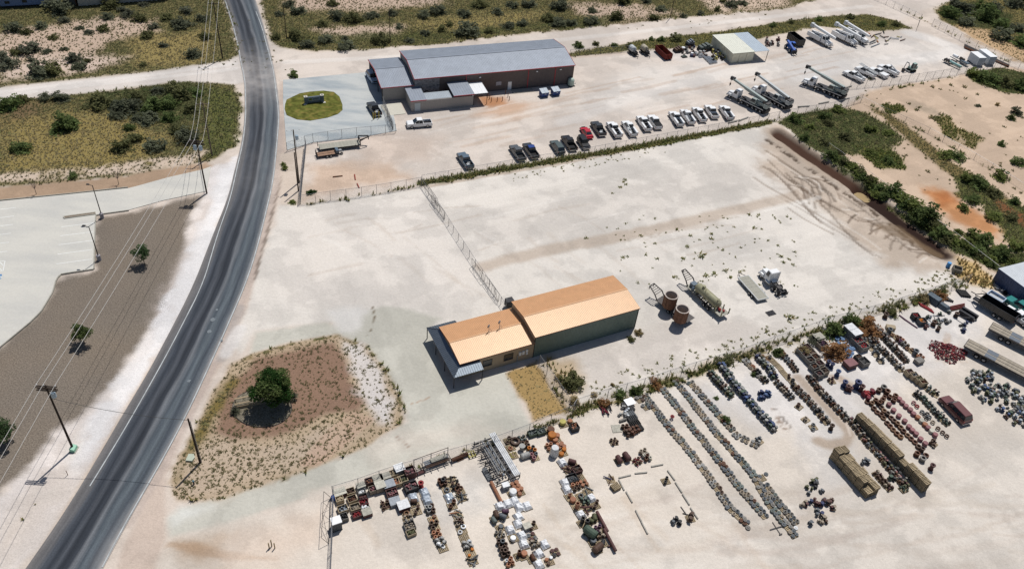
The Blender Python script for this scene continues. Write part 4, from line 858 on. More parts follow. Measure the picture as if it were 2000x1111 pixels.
KIND = {
 'pickup': dict(L=5.9, W=2.02, hood=1.22, cx0=1.42, cx1=-.85, tx0=.55, tx1=-.68, belt=1.2, roof=1.9, wb=1.87, split=(.52,), bed=True),
 'service': dict(L=6.3, W=2.02, hood=1.25, cx0=1.75, cx1=-.35, tx0=.9, tx1=-.22, belt=1.25, roof=1.98, wb=2.0, split=(.52,), bed='service'),
 'suv': dict(L=5.2, W=2.0, hood=1.15, cx0=1.25, cx1=-2.5, tx0=.35, tx1=-2.1, belt=1.15, roof=1.85, wb=1.5, split=(.3, .62), bed=False),
 'suburban': dict(L=5.7, W=2.05, hood=1.18, cx0=1.35, cx1=-2.78, tx0=.55, tx1=-2.45, belt=1.2, roof=1.92, wb=1.72, split=(.27, .56), bed=False),
 'jeep': dict(L=4.4, W=1.85, hood=1.15, cx0=.75, cx1=-2.1, tx0=.55, tx1=-2.0, belt=1.2, roof=1.85, wb=1.35, split=(.4, .7), bed=False),
 'sedan': dict(L=4.7, W=1.82, hood=.92, cx0=1.15, cx1=-1.75, tx0=.3, tx1=-1.0, belt=.95, roof=1.43, wb=1.35, split=(.48,), bed=False, trunk=True),
}
def car(kind, paint, px, py, dx, dy, name, label, cat, group=None, roofpaint=None, cover=None, extras=None, z0=0.0, zc=.9):
 K = KIND[kind]; L, Wd, h = K['L'], K['W'], K['L']/2; w = Wd/2; r = .40 if kind != 'sedan' else .33
 c = G(px, py, zc); t = thing(name, label, cat, (c.x, c.y, z0), yaw_of(px, py, dx, dy), group); k = (kind,)
 B = K['belt']; xr = K['cx1'] if K['bed'] else -h
 if K['bed']: out = [(h-.02, .42), (h, .9), (h-.18, K['hood']-.1), (K['cx0']+.05, K['hood']), (K['cx1'], B), (K['cx1'], .42)]
 elif kind == 'sedan': out = [(h-.05, .28), (h, .62), (h-.25, .78), (K['cx0'], K['hood']), (K['cx1'], B), (-h+.15, .93), (-h, .6), (-h+.05, .3)]
 else: out = [(h-.02, .38), (h, .88), (h-.2, K['hood']-.08), (K['cx0']+.05, K['hood']), (-h+.05, B), (-h, .8), (-h+.02, .4)]
 part('body', k+('body',), lambda m: m.prof(out, -w, w, .07, B-.12), paint, t)
 a = [(K['cx1'], -w+.09, B-.01), (K['cx0'], -w+.09, B-.01), (K['cx0'], w-.09, B-.01), (K['cx1'], w-.09, B-.01)]
 b = [(K['tx1'], -w+.26, K['roof']), (K['tx0'], -w+.26, K['roof']), (K['tx0'], w-.26, K['roof']), (K['tx1'], w-.26, K['roof'])]
 part('cab', k+('cab',), lambda m: m.hexa(a, b), paint, t)
 part('roof', k+('roof',), lambda m: m.hexa([(x, y, z+.002) for x, y, z in b], [(x*(.97 if x > 0 else .98), y*.93, z+.07) for x, y, z in b]), roofpaint or paint, t)
 part('windshield', k+('ws',), lambda m: quad_on(m, (a[1], a[2], b[2], b[1]), .07), M_GLASS, t)
 part('rear_window', k+('rw',), lambda m: quad_on(m, (a[3], a[0], b[0], b[3]), .09), M_GLASS, t)
 cuts = (0,)+tuple(1-s for s in reversed(K['split']))+(1,)
 for s0, s1 in zip(cuts[:-1], cuts[1:]):
  part('window', k+('wl', s0), lambda m: quad_on(m, (a[0], a[1], b[1], b[0]), .05, .014, s0, s1), M_GLASS, t)
  part('window', k+('wr', s0), lambda m: quad_on(m, (a[2], a[3], b[3], b[2]), .05, .014, 1-s1, 1-s0), M_GLASS, t)
 for x in (K['wb'], -K['wb']):
  for s in (-1, 1): wheel(t, x, s*(w-.10), r)
 part('grille', k+('gr',), lambda m: m.box(h-.01, h+.03, -w*.55, w*.55, .58, .86), M_DARK, t)
 part('front_bumper', k+('fb',), lambda m: m.box(h-.05, h+.1, -w*.95, w*.95, .36, .56), paint if kind in ('sedan', 'suv') else M_CHROME, t)
 part('rear_bumper', k+('rb',), lambda m: m.box(-h-.12, -h+.05, -w*.92, w*.92, .42, .6), paint if kind in ('sedan', 'suv') else M_CHROME, t)
 for s in (-1, 1):
  part('headlight', k+('hl',), lambda m: m.box(h-.04, h+.025, -.2, .2, .72, .9), M_LAMP, t, (0, s*(w-.24), -.05 if kind != 'sedan' else -.14))
  part('tail_light', k+('tl',), lambda m: m.box(-h-.03, -h+.02, -.07, .07, .75, 1.1), M_TAIL, t, (0, s*(w-.1), 0 if kind != 'sedan' else -.22))
  part('mirror', k+('mi',), lambda m: m.box(-.1, .06, -.13, .13, B, B+.2), paint, t, (K['cx0']-.35, s*(w+.1), 0))
 if K['bed'] is True:
  part('bed', k+('bed',), lambda m: [m.box(-h, K['cx1']-.01, -w, -w+.12, .45, B), m.box(-h, K['cx1']-.01, w-.12, w, .45, B), m.box(-h, -h+.08, -w+.121, w-.121, .55, B), m.box(K['cx1']-.1, K['cx1']-.011, -w+.121, w-.121, .55, B)], paint, t)
  if cover: part('bed_cover', k+('cov',), lambda m: m.box(-h+.03, K['cx1']-.04, -w+.05, w-.05, B+.002, B+.05), cover, t)
  else: part('bed_floor', k+('bfl',), lambda m: m.box(-h+.082, K['cx1']-.102, -w+.122, w-.122, .5, .72), M_BED, t)
 if K['bed'] == 'service':
  part('service_box', k+('sb',), lambda m: [m.box(-h, K['cx1']-.06, -w-.03, -w+.42, .62, 1.42), m.box(-h, K['cx1']-.06, w-.42, w+.03, .62, 1.42), m.box(-h, -h+.07, -w+.421, w-.421, .62, 1.0)], paint, t)
  part('bed_floor', k+('bfl',), lambda m: m.box(-h+.072, K['cx1']-.062, -w+.422, w-.422, .55, .78), M_BED, t)
  for s in (-1, 1):
   for q in range(3): part('compartment_door', k+('cd', q, s), lambda m: m.box(-h+.15+q*.82, -h+.9+q*.82, s*(w+.032), s*(w+.045), .7+(.35 if q == 1 else 0), 1.36), paint, t)
 if extras: extras(t, h, w, K)
 return t
def ladder_rack(t, h, w, K):
 part('ladder', 'ladder', lambda m: [m.cyl((-h+.2, w-.25, 1.5), (1.2, w-.25, 2.1), .05), m.cyl((-h+.2, w-.65, 1.5), (1.2, w-.65, 2.1), .05)]+[m.cyl((-h+.3+q*.36, w-.65, 1.52+q*.052), (-h+.3+q*.36, w-.25, 1.52+q*.052), .025, n=5) for q in range(11)], M_GREYM, t)
def pipe_rail(t, h, w, K):
 part('rail', 'prail', lambda m: [m.tube([(-h+.1, w-.1, 1.42), (-h+.1, w-.1, 1.75), (-.5, w-.1, 1.75), (-.5, w-.1, 1.42)], .04)]+[m.cyl((-h+.5+q*.6, w-.1, 1.42), (-h+.5+q*.6, w-.1, 1.75), .03) for q in range(3)], M_GREYM, t)
def small_crane(t, h, w, K):
 part('jib', 'jib', lambda m: [m.box(-2.0, -1.6, .5, .9, .7, 1.7), m.tube([(-1.8, .7, 1.7), (.1, .75, 2.25)], .09), m.tube([(.0, .75, 2.25), (-2.9, .6, 1.5)], .05)], M_GREYM, t)
def jib_long(t, h, w, K):
 part('jib', 'jibl', lambda m: [m.box(-2.9, -2.4, -.3, .3, .8, 1.6), m.tube([(-2.8, 0, 1.6), (-.3, .3, 2.7)], .13), m.tube([(-2.8, .12, 1.5), (-.8, .3, 2.2)], .06)], P_WHITE, t)
def long_ladder(t, h, w, K):
 part('ladder', 'ladl', lambda m: [m.cyl((-h-.2, y, 1.7), (h-.6, y, 2.35), .06) for y in (-.55, -.15, .2, .6)]+[m.cyl((-h+q*.42, -.55, 1.74+q*.044), (-h+q*.42, .6, 1.74+q*.044), .03, n=5) for q in range(14)], M_GREYM, t)
def tool_pile(t, h, w, K):
 part('tool_box', 'tbx', lambda m: [m.box(K['cx1']-.6, K['cx1']-.1, -.5, .5, .8, 1.35), m.box(-1.9, -1.4, -.3, .1, .8, 1.05)], M_DARK, t)
def cargo(t, h, w, K):
 part('cargo', 'cgo', lambda m: [m.box(-2.3, -1.7, -.2, .5, .73, 1.0), m.box(-1.5, -1.2, -.6, .1, .73, .95)], M_GREYM, t)
UP = (-14, -20)
RG = 'vehicles parked along the north side of the fence'
car('pickup', P_BLUEGREY, 909, 312, *UP, 'pickup_truck', 'slate blue pickup truck parked alone at the west end of the fence row', 'pickup truck', RG, extras=cargo)
car('pickup', P_GREY, 1011, 297, *UP, 'pickup_truck', 'dark grey pickup truck parked beside the blue pickup', 'pickup truck', RG)
car('pickup', P_CHAR, 1037, 293, *UP, 'pickup_truck', 'pickup truck with bright blue roof and hood in the fence row', 'pickup truck', RG, roofpaint=P_BLUE)
car('suv', P_SUV, 1089, 286, *UP, 'suv', 'dark green-grey SUV with long roof parked beside a black pickup', 'suv', RG)
car('pickup', P_BLACK, 1112, 278, *UP, 'pickup_truck', 'glossy black pickup truck between the green-grey SUV and boxy jeep', 'pickup truck', RG)
car('jeep', P_BLACK, 1140, 278, 14, 20, 'jeep', 'boxy black off-roader facing the fence beside the red sedan', 'off-roader', RG)
car('sedan', P_RED, 1146, 257, *UP, 'sedan', 'bright red sedan, the only red car in the row', 'car', RG)
car('pickup', P_CHAR, 1169, 250, *UP, 'pickup_truck', 'charcoal pickup truck with open bed between red sedan and white service trucks', 'pickup truck', RG, extras=cargo)
SG_ = 'white service trucks along the fence'
car('service', P_WHITE, 1200, 252, *UP, 'service_truck', 'white service truck nearest the charcoal pickup, westmost of the white trucks', 'service truck', SG_, extras=tool_pile)
car('service', P_WHITE, 1229.5, 250, *UP, 'service_truck', 'white service truck with small jib, second white truck from the charcoal pickup', 'service truck', SG_, extras=small_crane)
car('service', P_WHITE, 1258, 240, *UP, 'service_truck', 'white service truck just west of the white pickup with dark bed cover', 'service truck', SG_, extras=tool_pile)
car('pickup', P_WHITE, 1279, 237, *UP, 'pickup_truck', 'white pickup truck with dark bed cover among white service trucks', 'pickup truck', SG_, cover=M_BED)
car('service', P_WHITE, 1321, 231, *UP, 'service_truck', 'white service truck with plain bed, first of the eastern five', 'service truck', SG_)
car('service', P_WHITE, 1343, 227, *UP, 'service_truck', 'white service truck with ladder on its rack, second of the eastern five', 'service truck', SG_, extras=ladder_rack)
car('service', P_WHITE, 1366, 222.5, *UP, 'service_truck', 'white service truck with side rail and tool box, middle of the eastern five', 'service truck', SG_, extras=lambda *a: (pipe_rail(*a), tool_pile(*a)))
car('pickup', P_WHITE, 1390, 217, *UP, 'pickup_truck', 'white pickup truck with black bed, fourth of the eastern five', 'pickup truck', SG_)
car('service', P_WHITE, 1419, 219, *UP, 'service_truck', 'white service truck with side rail at the east end of the row', 'service truck', SG_, extras=pipe_rail)
car('pickup', P_CHAR, 731, 212, -14, -21, 'pickup_truck', 'dark grey pickup truck behind yellow bollards on the concrete apron', 'pickup truck', extras=cargo, z0=.1)
car('pickup', P_WHITE, 818.5, 240, -210, 15, 'pickup_truck', 'white crew cab pickup truck parked alone side-on near the gate', 'pickup truck')
car('suv', P_PALEB, 727, 150, 14, 20, 'suv', 'pale car standing in the shade of the carport', 'car', z0=.1)
car('suburban', P_MAROON, 1866, 799, -30, -31, 'suv', 'large maroon SUV parked beside the red pipe fittings in lower yard', 'suv', zc=.8)
FG = 'white trucks parked beside the small excavator'
car('service', P_WHITE, 1668, 148, -26, -13, 'service_truck', 'white service truck with long white jib, westmost beside the inner fence', 'service truck', FG, extras=jib_long)
car('service', P_WHITE, 1691, 140, -26, -13, 'service_truck', 'white truck carrying a long ladder rack over its roof', 'service truck', FG, extras=long_ladder)
car('pickup', P_WHITE, 1716, 141, -26, -13, 'pickup_truck', 'white pickup truck between two jib trucks near the excavator', 'pickup truck', FG, cover=P_WHITE)
car('service', P_WHITE, 1735, 136, -26, -13, 'service_truck', 'white service truck with jib closest to the excavator', 'service truck', FG, extras=jib_long)
car('pickup', P_TEAL, 1993, 598, -20, -14, 'pickup_truck', 'teal pickup truck cut by the right edge of the view', 'pickup truck')
car('pickup', P_WHITE, 1990, 617, -20, -14, 'pickup_truck', 'white pickup truck half hidden behind the black dump trailer', 'pickup truck')
# ---------------- trailers, trucks, machines
def at(name, label, cat, px, py, dx, dy, group=None, z=0.0, zc=0.0):
 c = G(px, py, zc); return thing(name, label, cat, (c.x, c.y, z), yaw_of(px, py, dx, dy), group)
M_STEEL = mat('dark_steel', (.06, .055, .055), .6, .4, .25, 3, .4)
M_RUSTY = mat('rusty_steel', (.16, .075, .045), .9, .1, .35, 3, .2, dirt=(.07, .035, .025, .6))
M_DECK = mat('deck_wood', (.33, .29, .235), .9, 0, .2, 2.5, .1)
M_OLIVE = mat('olive_tank', (.30, .29, .19), .6, .1, .12, 2, .3, dirt=(.20, .16, .09, .5))
M_BROWNT = mat('brown_tub', (.20, .105, .07), .8, .1, .3, 2.5, .2)
M_FIBRE = mat('pale_tub_inside', (.46, .40, .36), .8, 0, .12, 2, .2)
def truck_cab(t, x, paint, s=1.0, sleeper=False):
 """conventional cab: front bumper at x, nose towards +x"""
 k = ('tcab', s, sleeper)
 H = 2.75*s
 part('hood', k+('h',), lambda m: m.hexa([(-1.75, -.75, .95), (-.1, -.62, .95), (-.1, .62, .95), (-1.75, .75, .95)], [(-1.75, -.72, 1.75*s), (-.15, -.5, 1.5*s), (-.15, .5, 1.5*s), (-1.75, .72, 1.75*s)]), paint, t, (x, 0, 0))
 for sg in (-1, 1): part('fender', k+('f',), lambda m: m.hexa([(-1.55, -.2, .75), (-.25, -.2, .75), (-.25, .2, .75), (-1.55, .2, .75)], [(-1.35, -.2, 1.25), (-.5, -.2, 1.2), (-.5, .2, 1.2), (-1.35, .2, 1.25)]), paint, t, (x, sg*.95, 0))
 x0 = -3.35 if not sleeper else -4.3
 a = [(x0, -1.05, 1.75), (-1.75, -1.05, 1.75), (-1.75, 1.05, 1.75), (x0, 1.05, 1.75)]; b = [(x0, -.98, H), (-2.15, -.92, H), (-2.15, .92, H), (x0, .98, H)]
 part('cab', k+('c',), lambda m: [m.box(x0, -1.75, -1.05, 1.05, .75, 1.749), m.hexa(a, b)], paint, t, (x, 0, 0))
 part('roof', k+('r',), lambda m: m.box(x0, -2.1, -.97, .97, H+.003, H+.09, .1, .12, .08), paint, t, (x, 0, 0))
 part('windshield', k+('w',), lambda m: quad_on(m, (a[1], a[2], b[2], b[1]), .1), M_GLASS, t, (x, 0, 0))
 part('window', k+('wl',), lambda m: quad_on(m, (a[0], a[1], b[1], b[0]), .1, .014, .25 if not sleeper else .5, .95), M_GLASS, t, (x, 0, 0))
 part('window', k+('wr',), lambda m: quad_on(m, (a[2], a[3], b[3], b[2]), .1, .014, .05, .75 if not sleeper else .5), M_GLASS, t, (x, 0, 0))
 part('grille', k+('g',), lambda m: m.box(-.12, -.06, -.45, .45, 1.0, 1.42*s), M_CHROME, t, (x, 0, 0))
 part('front_bumper', k+('b',), lambda m: m.box(-.12, .08, -1.1, 1.1, .45, .8), M_CHROME, t, (x, 0, 0))
 for sg in (-1, 1): part('headlight', k+('l',), lambda m: m.box(-.16, -.05, -.14, .14, 1.0, 1.2), M_LAMP, t, (x, sg*.72, 0))
 for sg in (-1, 1): wheel(t, x-.95, sg*.98, .5, .3)
def crane_truck(px0, py0, px1, py1, label, tone):
 a, b = G(px0, py0), G(px1, py1); c = (a+b)/2; t = thing('crane_truck', label, 'crane truck', (c.x, c.y, 0), math.atan2(a.y-b.y, a.x-b.x), 'crane trucks')
 truck_cab(t, 6.0, P_WHITE, 1.0)
 part('chassis', 'crch', lambda m: [m.box(-6.0, 5.6, -.45, .45, .75, 1.05), m.box(-6.2, 1.9, -1.2, 1.2, 1.06, 1.32), m.box(-6.3, -6.05, -1.25, 1.25, .5, 1.3)], M_DARK, t)
 part('deck_edge', 'cred', lambda m: [m.box(-5.6, 1.9, s*1.201, s*1.26, 1.1, 1.34) for s in (1, -1) if True] if False else [m.box(-5.6, 1.9, 1.201, 1.27, 1.1, 1.35), m.box(-5.6, 1.9, -1.27, -1.201, 1.1, 1.35)], M_GREYM, t)
 for x in (1.0, -.9, -2.4, -3.6, -4.8):
  for s in (-1, 1): wheel(t, x, s*.98, .5, .42)
 for x in (2.2, -5.7): part('outrigger', 'crout', lambda m: [m.box(-.2, .2, -1.28, 1.28, .72, 1.0), m.box(-.15, .15, -1.3, -1.1, .25, .7), m.box(-.15, .15, 1.1, 1.3, .25, .7)], M_DARK, t, (x, 0, 0))
 part('turret', 'crtur', lambda m: [m.lathe([(0, 0), (.9, 0), (.9, .35), (0, .35)], (-3.2, 0, 1.33), 'z', 16), m.box(-5.6, -1.9, -.75, .55, 1.7, 2.5), m.box(-6.3, -5.3, -1.1, 1.1, 1.75, 2.75)], tone, t)
 cb = part('operator_cab', 'crcab', lambda m: m.hexa([(-3.0, .6, 1.7), (-1.2, .6, 1.7), (-1.2, 1.45, 1.7), (-3.0, 1.45, 1.7)], [(-3.0, .6, 3.1), (-1.7, .6, 3.1), (-1.7, 1.4, 3.1), (-3.0, 1.4, 3.1)]), tone, t)
 part('window', 'crcw', lambda m: [quad_on(m, ((-1.2, .6, 1.9), (-1.2, 1.45, 1.9), (-1.68, 1.4, 3.05), (-1.68, .6, 3.05)), .08), quad_on(m, ((-1.3, 1.45, 2.1), (-2.9, 1.45, 2.1), (-2.9, 1.4, 3.05), (-1.8, 1.4, 3.05)), .08)], M_GLASS, cb)
 bm_ = part('boom', 'crboom', lambda m: [m.hexa([(-5.2, -.42, 2.55), (1.8, -.42, 3.75), (1.8, .32, 3.75), (-5.2, .32, 2.55)], [(-5.2, -.42, 3.4), (1.8, -.42, 4.45), (1.8, .32, 4.45), (-5.2, .32, 3.4)]), m.hexa([(1.8, -.33, 3.85), (5.9, -.33, 4.55), (5.9, .23, 4.55), (1.8, .23, 3.85)], [(1.8, -.33, 4.38), (5.9, -.33, 5.05), (5.9, .23, 5.05), (1.8, .23, 4.38)])], tone, t)
 part('boom_head', 'crhead', lambda m: [m.box(5.85, 6.6, -.38, .28, 4.4, 5.25), m.box(5.3, 5.86, -.36, .26, 5.06, 5.3)], M_DARK, bm_)
 part('hook_block', 'crhook', lambda m: [m.cyl((6.35, -.15, 4.4), (6.35, -.15, 3.4), .025, n=5), m.cyl((6.35, .05, 4.4), (6.35, .05, 3.4), .025, n=5), m.box(6.2, 6.5, -.2, .1, 2.85, 3.4), m.cyl((6.35, -.05, 2.85), (6.35, -.05, 2.55), .08)], M_STEEL, t)
 part('winch', 'crwin', lambda m: [m.cyl((-4.9, -.6, 2.9), (-4.9, .6, 2.9), .4, n=14), m.box(-6.25, -5.4, -.9, .9, 2.76, 3.0)], M_STEEL, t)
 part('hose_rack', 'crhose', lambda m: [m.blob((.4+q*.35, random.uniform(-.7, .7), 1.45), .3, .25, .2, 6, 4) for q in range(5)], M_DARK, t)
 return t
M_CRA = mat('crane_grey', (.30, .35, .34), .5, .1, .08, 1.5, .4); M_CRB = mat('crane_pale', (.42, .45, .46), .5, .1, .08, 1.5, .4)
crane_truck(1424, 187, 1494, 222, 'white crane truck with greenish grey boom, westmost of three', M_CRA)
crane_truck(1474, 180, 1534, 213, 'pale crane truck between the other two crane trucks', M_CRB)
crane_truck(1573, 165, 1641, 192, 'crane truck standing apart, eastmost, near the inner fence corner', M_CRA)
def bucket_truck(px0, py0, px1, py1, label, flip):
 a, b = G(px0, py0), G(px1, py1); c = (a+b)/2; t = thing('bucket_truck', label, 'bucket truck', (c.x, c.y, 0), math.atan2(a.y-b.y, a.x-b.x), 'bucket trucks in the north yard')
 truck_cab(t, 4.3, P_WHITE, 1.0)
 part('chassis', 'bkch', lambda m: [m.box(-4.4, 3.8, -.45, .45, .7, 1.0), m.box(-4.5, .8, -1.15, 1.15, 1.0, 1.12)], M_DARK, t)
 part('service_box', 'bkbox', lambda m: [m.box(-4.4, .75, -1.2, -.7, .75, 2.0), m.box(-4.4, .75, .7, 1.2, .75, 2.0), m.box(-.2, .75, -.69, .69, 1.13, 2.2)], P_WHITE, t)
 for q in range(4):
  for s in (-1, 1): part('compartment_door', ('bkd', q, s), lambda m: m.box(-4.2+q*1.2, -3.15+q*1.2, s*1.202, s*1.215, .9+(.5 if q == 1 else 0), 1.9), P_WHITE, t)
 for s in (-1, 1): wheel(t, -2.6, s*.95, .5, .45)
 part('pedestal', 'bkped', lambda m: [m.lathe([(0, 0), (.5, 0), (.42, 1.5), (0, 1.5)], (-1.6, 0, 1.13), 'z', 12)], M_GREYM, t)
 y = .5*flip
 bm_ = part('boom', ('bkboom', flip), lambda m: [m.hexa([(-4.0, y-.3, 3.25), (4.6, y-.3, 2.75), (4.6, y+.3, 2.75), (-4.0, y+.3, 3.25)], [(-4.0, y-.3, 3.95), (4.6, y-.3, 3.35), (4.6, y+.3, 3.35), (-4.0, y+.3, 3.95)]), m.hexa([(-2.2, -y-.2, 2.3), (2.5, -y-.2, 2.7), (2.5, -y+.2, 2.7), (-2.2, -y+.2, 2.3)], [(-2.2, -y-.2, 2.75), (2.5, -y-.2, 3.15), (2.5, -y+.2, 3.15), (-2.2, -y+.2, 2.75)])], P_WHITE, t)
 part('bucket', ('bkb', flip), lambda m: m.box(-5.1, -4.05, y-.55, y+.55, 3.0, 4.1, .06, .06, .06), mat('bucket_grey', (.55, .58, .60), .6, 0, .05), bm_)
 return t
bucket_truck(1621, 94, 1580, 72, 'white bucket truck nearest the black dumpster, westmost of three', 1)
bucket_truck(1669, 91, 1628, 71, 'white bucket truck in the middle of the three', 1)
bucket_truck(1688, 86.5, 1652, 68, 'white bucket truck with the highest raised boom, eastmost of three', -1)
# semi tractor
t = at('semi_tractor', 'white day cab semi tractor with bare rear frame beside grey flat trailer', 'semi tractor', 1507, 556, -35, -39)
truck_cab(t, 3.3, P_WHITE, 1.08)
part('chassis', None, lambda m: [m.box(-3.5, 3.0, -.45, -.3, .8, 1.05), m.box(-3.5, 3.0, .3, .45, .8, 1.05)]+[m.box(-3.4+q*.7, -3.25+q*.7, -.299, .299, .82, 1.0) for q in range(5)], M_DARK, t)
part('fifth_wheel', None, lambda m: m.lathe([(0, 1.06), (.5, 1.06), (.5, 1.18), (0, 1.2)], (-2.1, 0, 0), 'z', 14), M_STEEL, t)
for s in (-1, 1): part('fuel_tank', 'ftank', lambda m: m.cyl((-.55, 0, .78), (.7, 0, .78), .34, n=14), M_CHROME, t, (.1, s*.95, 0))
for x in (-1.5, -2.9):
 for s in (-1, 1): wheel(t, x, s*.62, .5, .26); wheel(t, x, s*.96, .5, .26)
part('exhaust_stack', None, lambda m: m.cyl((-.25, -.85, .9), (-.25, -.85, 3.3), .08), M_CHROME, t)
part('headache_rack', None, lambda m: m.box(-.6, -.1, -.5, .5, 1.06, 1.35), P_WHITE, t)
for s in (-1, 1): part('mudflap', 'mflap', lambda m: m.box(-3.62, -3.58, -.3, .3, .3, 1.0), M_DARK, t, (0, s*.8, 0))
# grey flat trailer
def flat_trailer(name, label, px, py, dx, dy, L, Wd, zt, deck, axles, tongue=1.2, rails=False, group=None, boards=True):
 t = at(name, label, 'trailer', px, py, dx, dy, group, zc=zt*.7); h = L/2; w = Wd/2
 part('frame', None, lambda m: [m.box(-h, h, -w, -w+.12, zt-.2, zt+.02), m.box(-h, h, w-.12, w, zt-.2, zt+.02), m.box(-h, -h+.1, -w+.121, w-.121, zt-.2, zt+.02), m.box(h-.1, h, -w+.121, w-.121, zt-.2, zt+.02)]+[m.box(-h+q, -h+q+.08, -w+.121, w-.121, zt-.22, zt-.08) for q in np.arange(.8, L-.5, 1.1)], M_GREYM if not rails else M_DARK, t)
 n = 9
 for q in range(n):
  y0 = -w+.125+q*(Wd-.25)/n
  part('deck_board', ('dkb', L, Wd, n), lambda m: m.box(-h+.102, h-.102, 0, (Wd-.25)/n-.012, -.07, 0), deck, t, (0, y0, zt+random.uniform(-.008, .012)))
 for x in axles:
  for s in (-1, 1): wheel(t, x, s*(w-.28 if zt > .95 else w+.12), .36 if zt < 1 else .48, .24)
 part('tongue', None, lambda m: [m.tube([(h, -w*.6, zt-.15), (h+tongue, 0, zt-.3)], .06), m.tube([(h, w*.6, zt-.15), (h+tongue, 0, zt-.3)], .06)], M_DARK, t)
 if not rails:
  for s in (-1, 1): part('fender', ('fnd', L, s), lambda m: m.box(min(axles)-.5, max(axles)+.5, s*w, s*(w+.04), zt-.12, zt+.06), M_GREYM, t)
 return t
M_DECKG = mat('grey_deck', (.36, .35, .30), .9, 0, .15, 2.5, .1)
flat_trailer('flat_trailer', 'grey wooden-deck flat trailer parked beside the white semi tractor', 1470.5, 563, -40, -45, 6.9, 2.5, .75, M_DECKG, (-.9, -1.8), 1.5)
# tub trailer
t = at('tub_trailer', 'long gooseneck trailer carrying two tall brown round tubs', 'trailer', 1311, 607, -57, -41)
part('frame', None, lambda m: [m.box(-4.3, 3.2, -.9, -.75, .7, .95), m.box(-4.3, 3.2, .75, .9, .7, .95)]+[m.box(-4.2+q*1.2, -4.0+q*1.2, -.749, .749, .72, .9) for q in range(7)], M_STEEL, t)
part('deck', None, lambda m: m.box(-4.4, 3.0, -1.1, 1.1, .96, 1.02), M_STEEL, t)
part('gooseneck', None, lambda m: [m.tube([(2.8, s, .95), (3.6, s, 1.9), (5.4, s*.6, 2.6)], .11) for s in (-1.0, 1.0)]+[m.tube([(3.6+q*.4, -1+q*.08, 1.9+q*.15), (3.6+q*.4, 1-q*.08, 1.9+q*.15)], .06) for q in range(5)]+[m.tube([(5.4, -.6, 2.6), (5.4, .6, 2.6)], .09), m.tube([(5.4, .6, 2.6), (5.4, .6, 1.9)], .08), m.tube([(5.4, -.6, 2.6), (5.4, -.6, 1.9)], .08)], M_STEEL, t)
for x in (-1.2, .0):
 for s in (-1, 1): wheel(t, x, s*1.0, .42, .28)
TUBT = t
for lab, (bx, by), r, hh in (('brown round tub on the front of the long gooseneck trailer', (1306, 597), 1.22, 2.6), ('brown round tub on the rear of the long gooseneck trailer', (1327.5, 624), 1.22, 2.55)):
 c = G(bx, by, 1.03); tb = thing('round_tub', lab, 'tub', (c.x, c.y, 1.03), 0, 'tubs on the gooseneck trailer')
 part('shell', 'tubsh', lambda m: m.lathe([(r*.98, 0), (r, .4), (r, hh), (r-.14, hh), (r-.16, .3), (0, .3), (0, 0), (r*.98, 0)], (0, 0, 0), 'z', 28), M_BROWNT, tb)
 part('lining', 'tublin', lambda m: m.lathe([(r-.165, .32), (r-.155, hh-.02)], (0, 0, 0), 'z', 28), M_FIBRE, tb)
 part('rim', 'tubrim', lambda m: m.lathe([(r-.16, hh), (r+.03, hh), (r+.03, hh+.06), (r-.16, hh+.06), (r-.16, hh)], (0, 0, 0), 'z', 28), M_FIBRE, tb)
 for q in range(8): part('stave', 'tubst', lambda m: m.box(r-.01, r+.07, -.06, .06, 0, hh-.05), M_BROWNT, tb, (0, 0, 0), (0, 0, q*math.pi/4))
 part('foot', 'tubft', lambda m: [m.blob((r*.8*math.cos(q*1.05), r*.8*math.sin(q*1.05), .08), .22, .22, .08, 6, 4, 0) for q in range(6)], M_FIBRE, tb)
# horizontal tank trailer
t = at('tank_trailer', 'long gooseneck trailer with olive horizontal tank and pump gear', 'trailer', 1374, 588, -58, -52)
part('frame', None, lambda m: [m.box(-5.4, 4.2, -.95, -.8, .7, .95), m.box(-5.4, 4.2, .8, .95, .7, .95)]+[m.box(-5.2+q*1.3, -5.0+q*1.3, -.799, .799, .72, .9) for q in range(8)], M_STEEL, t)
part('deck', None, lambda m: [m.box(-5.5, -3.2, -1.15, 1.15, .96, 1.05), m.box(1.5, 4.2, -1.1, 1.1, .96, 1.02)], M_DECKG, t)
part('gooseneck', None, lambda m: [m.tube([(3.8, s, .95), (4.6, s, 1.9), (6.6, s*.5, 2.7)], .12) for s in (-.9, .9)]+[m.tube([(4.6+q*.4, -.9+q*.08, 1.9+q*.16), (4.6+q*.4, .9-q*.08, 1.9+q*.16)], .06) for q in range(5)]+[m.tube([(6.6, -.45, 2.7), (6.6, .45, 2.7)], .1), m.tube([(6.6, 0, 2.7), (6.6, 0, 1.9)], .1)], M_STEEL, t)
part('tank', None, lambda m: m.lathe([(0, -3.3), (.55, -3.2), (.86, -2.8), (.86, 2.5), (.55, 2.9), (0, 3.0)], (-.5, 0, 1.95), 'x', 22), M_OLIVE, t, smooth=True)
part('tank_saddle', None, lambda m: [m.box(x, x+.25, -.8, .8, 1.03, 1.5) for x in (-3.0, -.6, 1.6)], M_OLIVE, t)
part('hatch', None, lambda m: [m.cyl((.8, 0, 2.7), (.8, 0, 3.2), .32), m.tube([(-.2, .5, 2.6), (-.2, .5, 3.3), (.4, .5, 3.3), (.4, .5, 2.6)], .05), m.tube([(-3.2, .3, 2.6), (-3.2, .3, 3.1), (-3.2, -.4, 3.1)], .05)], M_OLIVE, t)
part('engine', None, lambda m: [m.box(2.8, 3.8, -.6, .5, 1.03, 1.9), m.blob((2.6, .7, 1.4), .35, .35, .4, 7, 5), m.blob((3.9, -.6, 1.3), .3, .3, .3, 7, 5)], P_BLUEGREY, t)
